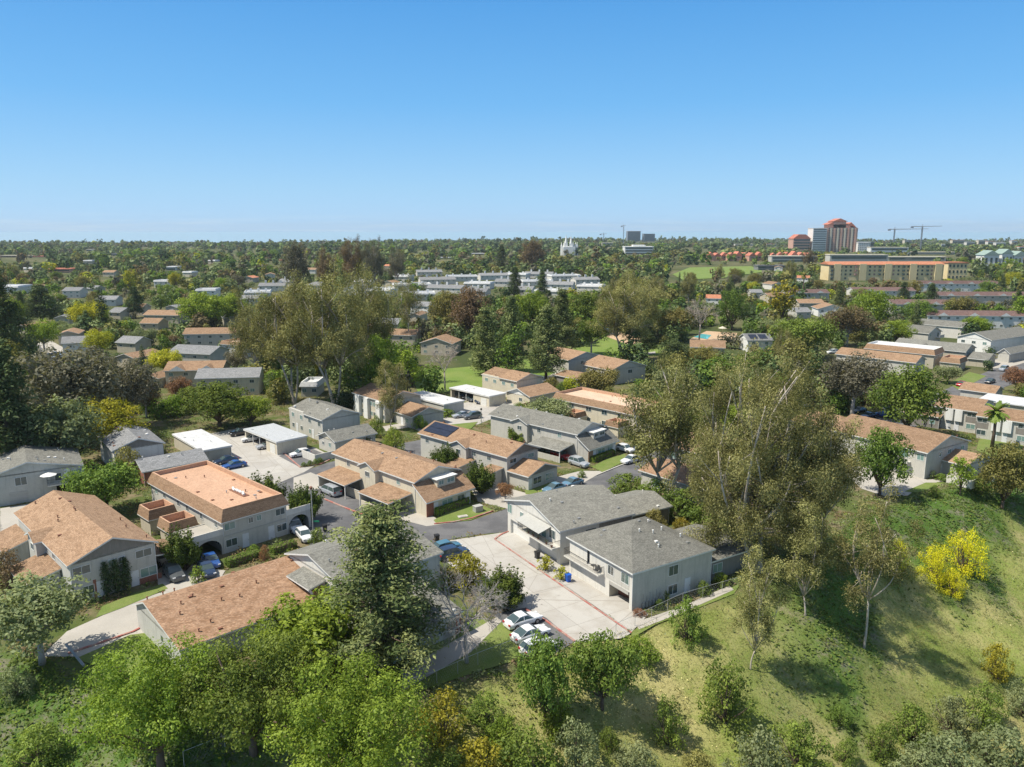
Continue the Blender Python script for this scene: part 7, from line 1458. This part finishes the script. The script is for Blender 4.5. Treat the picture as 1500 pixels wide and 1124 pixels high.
# green roofed church group and scattered white far buildings
for i, (a, b, yt) in enumerate(((1440, 1462, 374), (1466, 1482, 372), (1484, 1502, 375))):
    o, w, h, m = far_block('hall', ['left', 'middle', 'right'][i] + ' white hall of the three with pale green roofs at far right', 'hall', a, b, yt, 1000, 18, 'white_wall', None, 1, 3, 'glass', yb=384); m = MB(); m.prism([(-1, h), (w / 2, h + 6), (w + 1, h)], -1, 19, 'y', 'sign_pale'); m.build('roof', o)
SC = [(1040, 366, 2300, 20), (1005, 362, 2400, 14), (1090, 358, 2600, 26), (1066, 361, 2500, 12), (890, 356, 2500, 16), (868, 360, 2300, 12), (1422, 355, 2600, 12), (1440, 352, 2700, 14), (1452, 354, 2600, 10), (1466, 356, 2500, 14), (1486, 353, 2700, 8), (1404, 352, 2800, 18), (1385, 358, 2300, 12), (1130, 358, 2500, 14), (660, 364, 2200, 12), (620, 366, 2000, 14), (590, 360, 2500, 10), (340, 366, 2000, 14), (368, 366, 2100, 12), (310, 364, 2300, 8), (280, 361, 2500, 8), (215, 362, 2400, 9), (170, 372, 1500, 12), (130, 366, 1900, 8), (450, 380, 1300, 14), (355, 376, 1500, 12), (700, 372, 1500, 18), (730, 380, 1250, 14), (652, 378, 1300, 20), (545, 373, 1500, 10), (250, 392, 900, 14), (405, 382, 1200, 16), (1500, 362, 1900, 14), (1330, 352, 2700, 10)]
for i, (px, yt, D, w) in enumerate(SC):
    o, w_, h_, m = far_block('distant_building', None, 'building', px - w / 2, px + w / 2, yt, D, 16, rnd.choice(['white_wall', 'stucco_light', 'stucco_cream']), rnd.choice(['white_roof', 'stucco_cream', 'tile_roof', 'cool_roof']), 1, group='scattered far buildings', yb=yt + 4); AUTO.append(dict(o=o, desc='pale far building', px=px, py=yt, cls='b'))
# dark wooded far ridge on the right and low coast hills
for nm, pts, mt, lab in (('hill', [(840, 358), (880, 353), (930, 351), (985, 354), (1010, 357), (1060, 353), (1120, 351), (1180, 353), (1290, 356), (1360, 352), (1420, 354), (1500, 353), (1600, 355)], 'hillside', 'low wooded ridge behind the far towers'), ('hill', [(-60, 359), (60, 358), (160, 356), (260, 354), (360, 356), (450, 355), (560, 357), (700, 358), (800, 358), (860, 359)], 'hillside', 'low coastal hills in front of the ocean')):
    D = 3150; m = MB(); top = [(at_d(a, D), z_at(D, b)) for a, b in pts]; vs = []
    fine = []
    for i in range(len(top) - 1):
        for k in range(14): t = k / 14; fine.append((top[i][0] + (top[i + 1][0] - top[i][0]) * t, top[i][1] + (top[i + 1][1] - top[i][1]) * t + rnd.uniform(-1.8, 2.2)))
    n = len(fine)
    for x, z in fine: vs += [(x, D - 500, -3), (x, D - 260, z * .55), (x, D, z), (x, D + 500, -60)]
    m.add(vs, [(i * 4 + j, i * 4 + j + 1, (i + 1) * 4 + j + 1, (i + 1) * 4 + j) for i in range(n - 1) for j in range(3)], mt); o = m.build(nm, smooth=True); tag(o, lab, 'hill', kind='structure')
far_wood()

# ------------------------------------------------------------------ ground cover on the slope
def cover(name, n, leaf, size, region, label, seed, up=1.2, aspect=.35, hgt=.12):
    g = np.random.default_rng(seed); y = 34 + 100 * g.random(n) ; x = -75 + 200 * g.random(n); e_ = np.interp(x, EX, EY); ok = (y < e_ - .3) & (y > 30) & (np.abs(x) < y * .75 + 8); ok &= region(x, y, g); x, y = x[ok], y[ok]; z = ground_h(x, y)
    C = np.stack([x, y, z + hgt * g.random(len(x))], -1); nn = g.normal(size=C.shape); nn[:, 2] = np.abs(nn[:, 2]) + up
    V, F = leaf_quads(C, nn, size, aspect, r=g); T = np.clip(.5 + .5 * np.sin(x * .5 + 2 * np.sin(y * .3)) * .5 + .25 * g.normal(size=len(x)), 0, 1)
    o = obj(name, np_mesh(name, V, F, [LEAF[leaf]], T)); tag(o, label, name.replace('_', ' '), kind='stuff')
LEAF['grass'] = leafmat('grass_blades', (.10, .13, .03), (.26, .23, .09)); LEAF['ivy'] = leafmat('ivy_leaves', (.08, .13, .03), (.18, .24, .06)); LEAF['mauve'] = leafmat('mauve_blossom', (.22, .19, .22), (.42, .36, .40)); LEAF['cream'] = leafmat('cream_blossom', (.7, .62, .25), (.85, .8, .45)); LEAF['straw'] = leafmat('dry_straw', (.30, .22, .11), (.48, .38, .22))
P2 = lambda x, y, a, b, c: np.sin(x * a + c) * np.sin(y * b + c * 2) + .6 * np.sin(x * a * 2.3 + y * b * 1.7 + c)
cover('grass', 300000, 'grass', .17, lambda x, y, g: g.random(len(x)) > in_ivy(x, y) * .9, 'rough green and dry grass over the slope', 1, up=.3, aspect=.14, hgt=.25)
cover('dry_grass', 36000, 'straw', .15, lambda x, y, g: (in_ivy(x, y) < .5) & (P2(x, y, .17, .23, 1) > .1), 'straw coloured dry grass patches', 2, up=.3, aspect=.12, hgt=.25)
cover('tall_grass', 110000, 'grass', .3, lambda x, y, g: (P2(x, y, .9, .7, 1) + .8 * g.normal(size=len(x)) > .3), 'taller tufts of drying grass on the slope', 12, up=.05, aspect=.1, hgt=.4)
cover('weeds', 40000, 'sage', .16, lambda x, y, g: (P2(x, y, .31, .27, 7) + P2(x, y, 1.1, .9, 3) * .5 + .5 * g.normal(size=len(x)) > .75), 'darker green weeds in clumps on the slope', 9, up=.5, aspect=.5, hgt=.45)
cover('ivy', 230000, 'ivy', .2, lambda x, y, g: (g.random(len(x)) < in_ivy(x, y)) & (P2(x, y, .5, .7, 2) + .5 * g.normal(size=len(x)) > -.55), 'low green ivy and ice plant on the upper slope', 3, up=1.0, aspect=.7, hgt=.2)
cover('mauve_flowers', 26000, 'mauve', .06, lambda x, y, g: (in_ivy(x, y) > .4) & (P2(x, y, .5, .7, 2) + .4 * g.normal(size=len(x)) < -.1), 'pale mauve flowers between the ivy', 4, up=1.2, aspect=.7)
cover('yellow_flowers', 60000, 'cream', .07, lambda x, y, g: (np.hypot(x - 13, y - 76) < 7.5 + g.normal(size=len(x))) | (np.hypot(x - 22, y - 73) < 4) | (np.hypot(x - 14, y - 54) < 5) | ((g.random(len(x)) < .05) & (P2(x, y, .2, .3, 5) > .6)), 'small yellow blooms scattered below the fence', 6, up=1.2, aspect=.8, hgt=.35)
def beds():
    g = np.random.default_rng(77); n = 420000; y = 66 + 150 * g.random(n); x = (g.random(n) * 2 - 1) * (y * .7 + 4); e_ = np.interp(x, EX, EY); ok = (y > e_) & (P2(x, y, .35, .45, 4) + .35 * P2(x, y, 1.3, 1.1, 2) > -.15)
    for c, ex, ey, LX, LY in FOOT:
        vx = (x - c.x) * ex.x + (y - c.y) * ex.y; vy = (x - c.x) * ey.x + (y - c.y) * ey.y; ok &= ~((vx > -.1) & (vx < LX + .1) & (vy > -.1) & (vy < LY + .1))
    for po in PAVE:
        cx = [q[0] for q in po]; cy = [q[1] for q in po]; m = np.where(ok & (x > min(cx)) & (x < max(cx)) & (y > min(cy)) & (y < max(cy)))[0]
        if not len(m): continue
        xx, yy = x[m], y[m]; ins = np.zeros(len(m), bool); j = len(po) - 1
        for i in range(len(po)):
            xi, yi = po[i]; xj, yj = po[j]; cr_ = ((yi > yy) != (yj > yy)) & (xx < (xj - xi) * (yy - yi) / ((yj - yi) or 1e-9) + xi); ins ^= cr_; j = i
        ok[m[ins]] = False
    x, y = x[ok], y[ok]; hgt = .15 + .75 * np.clip(P2(x, y, .8, .9, 1), 0, 1); C = np.stack([x, y, ground_h(x, y) + hgt * g.random(len(x)) ** .5], -1); nn = g.normal(size=C.shape); nn[:, 2] = np.abs(nn[:, 2]) + .8
    V, F = leaf_quads(C, nn, .15, .6, r=g); T = np.clip(.45 + .3 * g.normal(size=len(x)), 0, 1); pick = ((np.sin(x * .6 + 3 * np.sin(y * .4)) + .4 * g.normal(size=len(x))) * 1.6 + 2).astype(int).clip(0, 3)
    o = obj('planting', np_mesh('planting', V, F, [LEAF['brown'], LEAF['olive'], LEAF['green'], LEAF['sage']], T, pick)); tag(o, 'low mixed planting and leaf litter between the townhouses', 'planting', kind='stuff')
beds()
cover('leafy_undergrowth', 170000, 'bright', .14, lambda x, y, g: (x < 8) & (x > -70) & (P2(x, y, .4, .5, 3) + .5 * g.normal(size=len(x)) > -.2), 'leafy green undergrowth at the foot of the trees', 7, up=.8, aspect=.7, hgt=.5)

# ------------------------------------------------------------------ labels for the many trees and small houses
def rel(dx, dy):
    if abs(dx) > abs(dy) * 1.2: return 'right of' if dx > 0 else 'left of'
    return 'behind' if dy < 0 else 'in front of'
for t in TREES:
    if t['label']: t['o']['label'] = t['label']
used = {o.get('label') for o in bpy.data.objects if o.get('label')}
def words(s): return len(s.replace('-', ' ').split())
dup = 0
for it in sorted(AUTO, key=lambda q: -q['py']):
    near_ = sorted(ANCHORS, key=lambda a: math.hypot(a[1] - it['px'], (a[2] - it['py']) * 2))[:7]; r = [(rel(it['px'] - a[1], it['py'] - a[2]), a[0]) for a in near_]; lab = None
    cands = ['%s %s the %s' % (it['desc'], r[0][0], r[0][1]), '%s %s the %s' % (it['desc'], r[1][0], r[1][1])]
    cands += ['%s %s the %s, %s the %s' % (it['desc'], r[i][0], r[i][1], r[j][0], r[j][1]) for i in range(4) for j in range(i + 1, 5)]
    cands += ['%s %s %s the %s' % (w_, it['desc'], r[i][0], r[i][1]) for i in range(4) for w_ in (('taller' if it.get('size', 1) > 1 else 'shorter'),)] + ['%s %s the %s' % (it['desc'], r[i][0], r[i][1]) for i in range(2, 7)]
    for c in cands:
        if c not in used and 4 <= words(c) <= 16: lab = c; break
    if not lab: lab = cands[0]; dup += 1; it['o']['group'] = it['o'].get('group') or it['desc'] + 's'
    used.add(lab); it['o']['label'] = lab
print('auto labels', len(AUTO), 'dup', dup)

# ------------------------------------------------------------------ haze, sky, sun, camera
HAZE = 0.00006
if HAZE:
    m_, nt = new_mat('thin_haze'); v = N(nt, 'ShaderNodeVolumePrincipled'); v.inputs['Color'].default_value = (.84, .94, 1.0, 1); v.inputs['Density'].default_value = HAZE; v.inputs['Anisotropy'].default_value = .2
    out = N(nt, 'ShaderNodeOutputMaterial'); link(nt, v.outputs[0], out.inputs['Volume']); M['haze'] = m_
    p = MB(); p.box(-14000, -120, -112, 14000, 9000, 108, 'haze'); tag(p.build('haze'), 'thin blue haze over the far land', 'haze', kind='stuff')
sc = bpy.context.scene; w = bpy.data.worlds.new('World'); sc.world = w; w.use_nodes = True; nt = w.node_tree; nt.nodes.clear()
SE, SUNV = 58, Vector((-.97, -.20, 0)).normalized()
sky = N(nt, 'ShaderNodeTexSky'); sky.sky_type = 'NISHITA'; sky.sun_disc = False; sky.sun_elevation = R(SE); sky.sun_rotation = math.atan2(SUNV.x, SUNV.y) % (2 * math.pi); sky.altitude = 150; sky.air_density = 1.0; sky.dust_density = .35; sky.ozone_density = 2.2
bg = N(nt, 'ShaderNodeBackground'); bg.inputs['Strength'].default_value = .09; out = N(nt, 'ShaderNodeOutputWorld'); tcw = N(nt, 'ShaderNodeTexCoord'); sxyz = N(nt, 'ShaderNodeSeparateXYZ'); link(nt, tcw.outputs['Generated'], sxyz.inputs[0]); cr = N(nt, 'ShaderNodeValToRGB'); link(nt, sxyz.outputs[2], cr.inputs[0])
els = cr.color_ramp.elements; els[0].position = 0; els[0].color = (.33, .61, .95, 1); els[1].position = 1; els[1].color = (.34, .38, .46, 1)  # zenith stop, out of view, brightened as added fill for the shaded sides
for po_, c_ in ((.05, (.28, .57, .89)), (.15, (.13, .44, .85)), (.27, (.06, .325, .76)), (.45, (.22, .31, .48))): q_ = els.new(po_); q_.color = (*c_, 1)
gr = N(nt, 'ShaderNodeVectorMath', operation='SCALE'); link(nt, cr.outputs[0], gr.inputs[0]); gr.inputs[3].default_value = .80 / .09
mw = N(nt, 'ShaderNodeMapping'); mw.inputs['Scale'].default_value = (9, 9, 260); link(nt, tcw.outputs['Generated'], mw.inputs[0]); cn = noise(nt, mw.outputs[0], 1.0, 5, .6)
band = N(nt, 'ShaderNodeMapRange'); link(nt, sxyz.outputs[2], band.inputs[0]); band.inputs[1].default_value = .022; band.inputs[2].default_value = .004
cm = N(nt, 'ShaderNodeMath', operation='MULTIPLY'); link(nt, ramp(nt, cn, .5, .72), cm.inputs[0]); link(nt, band.outputs[0], cm.inputs[1]); cm2 = N(nt, 'ShaderNodeMath', operation='MULTIPLY'); link(nt, cm.outputs[0], cm2.inputs[0]); cm2.inputs[1].default_value = .55
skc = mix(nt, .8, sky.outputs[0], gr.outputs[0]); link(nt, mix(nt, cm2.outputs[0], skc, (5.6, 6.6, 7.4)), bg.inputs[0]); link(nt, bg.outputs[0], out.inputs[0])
l = bpy.data.lights.new('sun', 'SUN'); l.energy = 4.6; l.angle = R(.53); l.color = (1, .93, .80); so = bpy.data.objects.new('sun', l); col.objects.link(so)
sd = Vector((SUNV.x * math.cos(R(SE)), SUNV.y * math.cos(R(SE)), math.sin(R(SE)))); so.rotation_euler = (-sd).to_track_quat('-Z', 'Y').to_euler(); so.location = (0, 0, 200)
cam = bpy.data.cameras.new('camera'); co = bpy.data.objects.new('camera', cam); col.objects.link(co); sc.camera = co; co.location = (0, 0, CAM_H); co.rotation_euler = (math.pi / 2 - PITCH, 0, 0)
cam.sensor_width = 36; cam.lens = FOC / 1500 * 36; cam.clip_start = .5; cam.clip_end = 100000
sc.view_settings.view_transform = 'Standard'; sc.view_settings.look = 'None'; sc.view_settings.exposure = .5; sc.view_settings.gamma = 1
sc.cycles.max_bounces = 6; sc.cycles.diffuse_bounces = 3; sc.cycles.transparent_max_bounces = 4; sc.cycles.volume_bounces = 0
print('objects', len(bpy.data.objects))
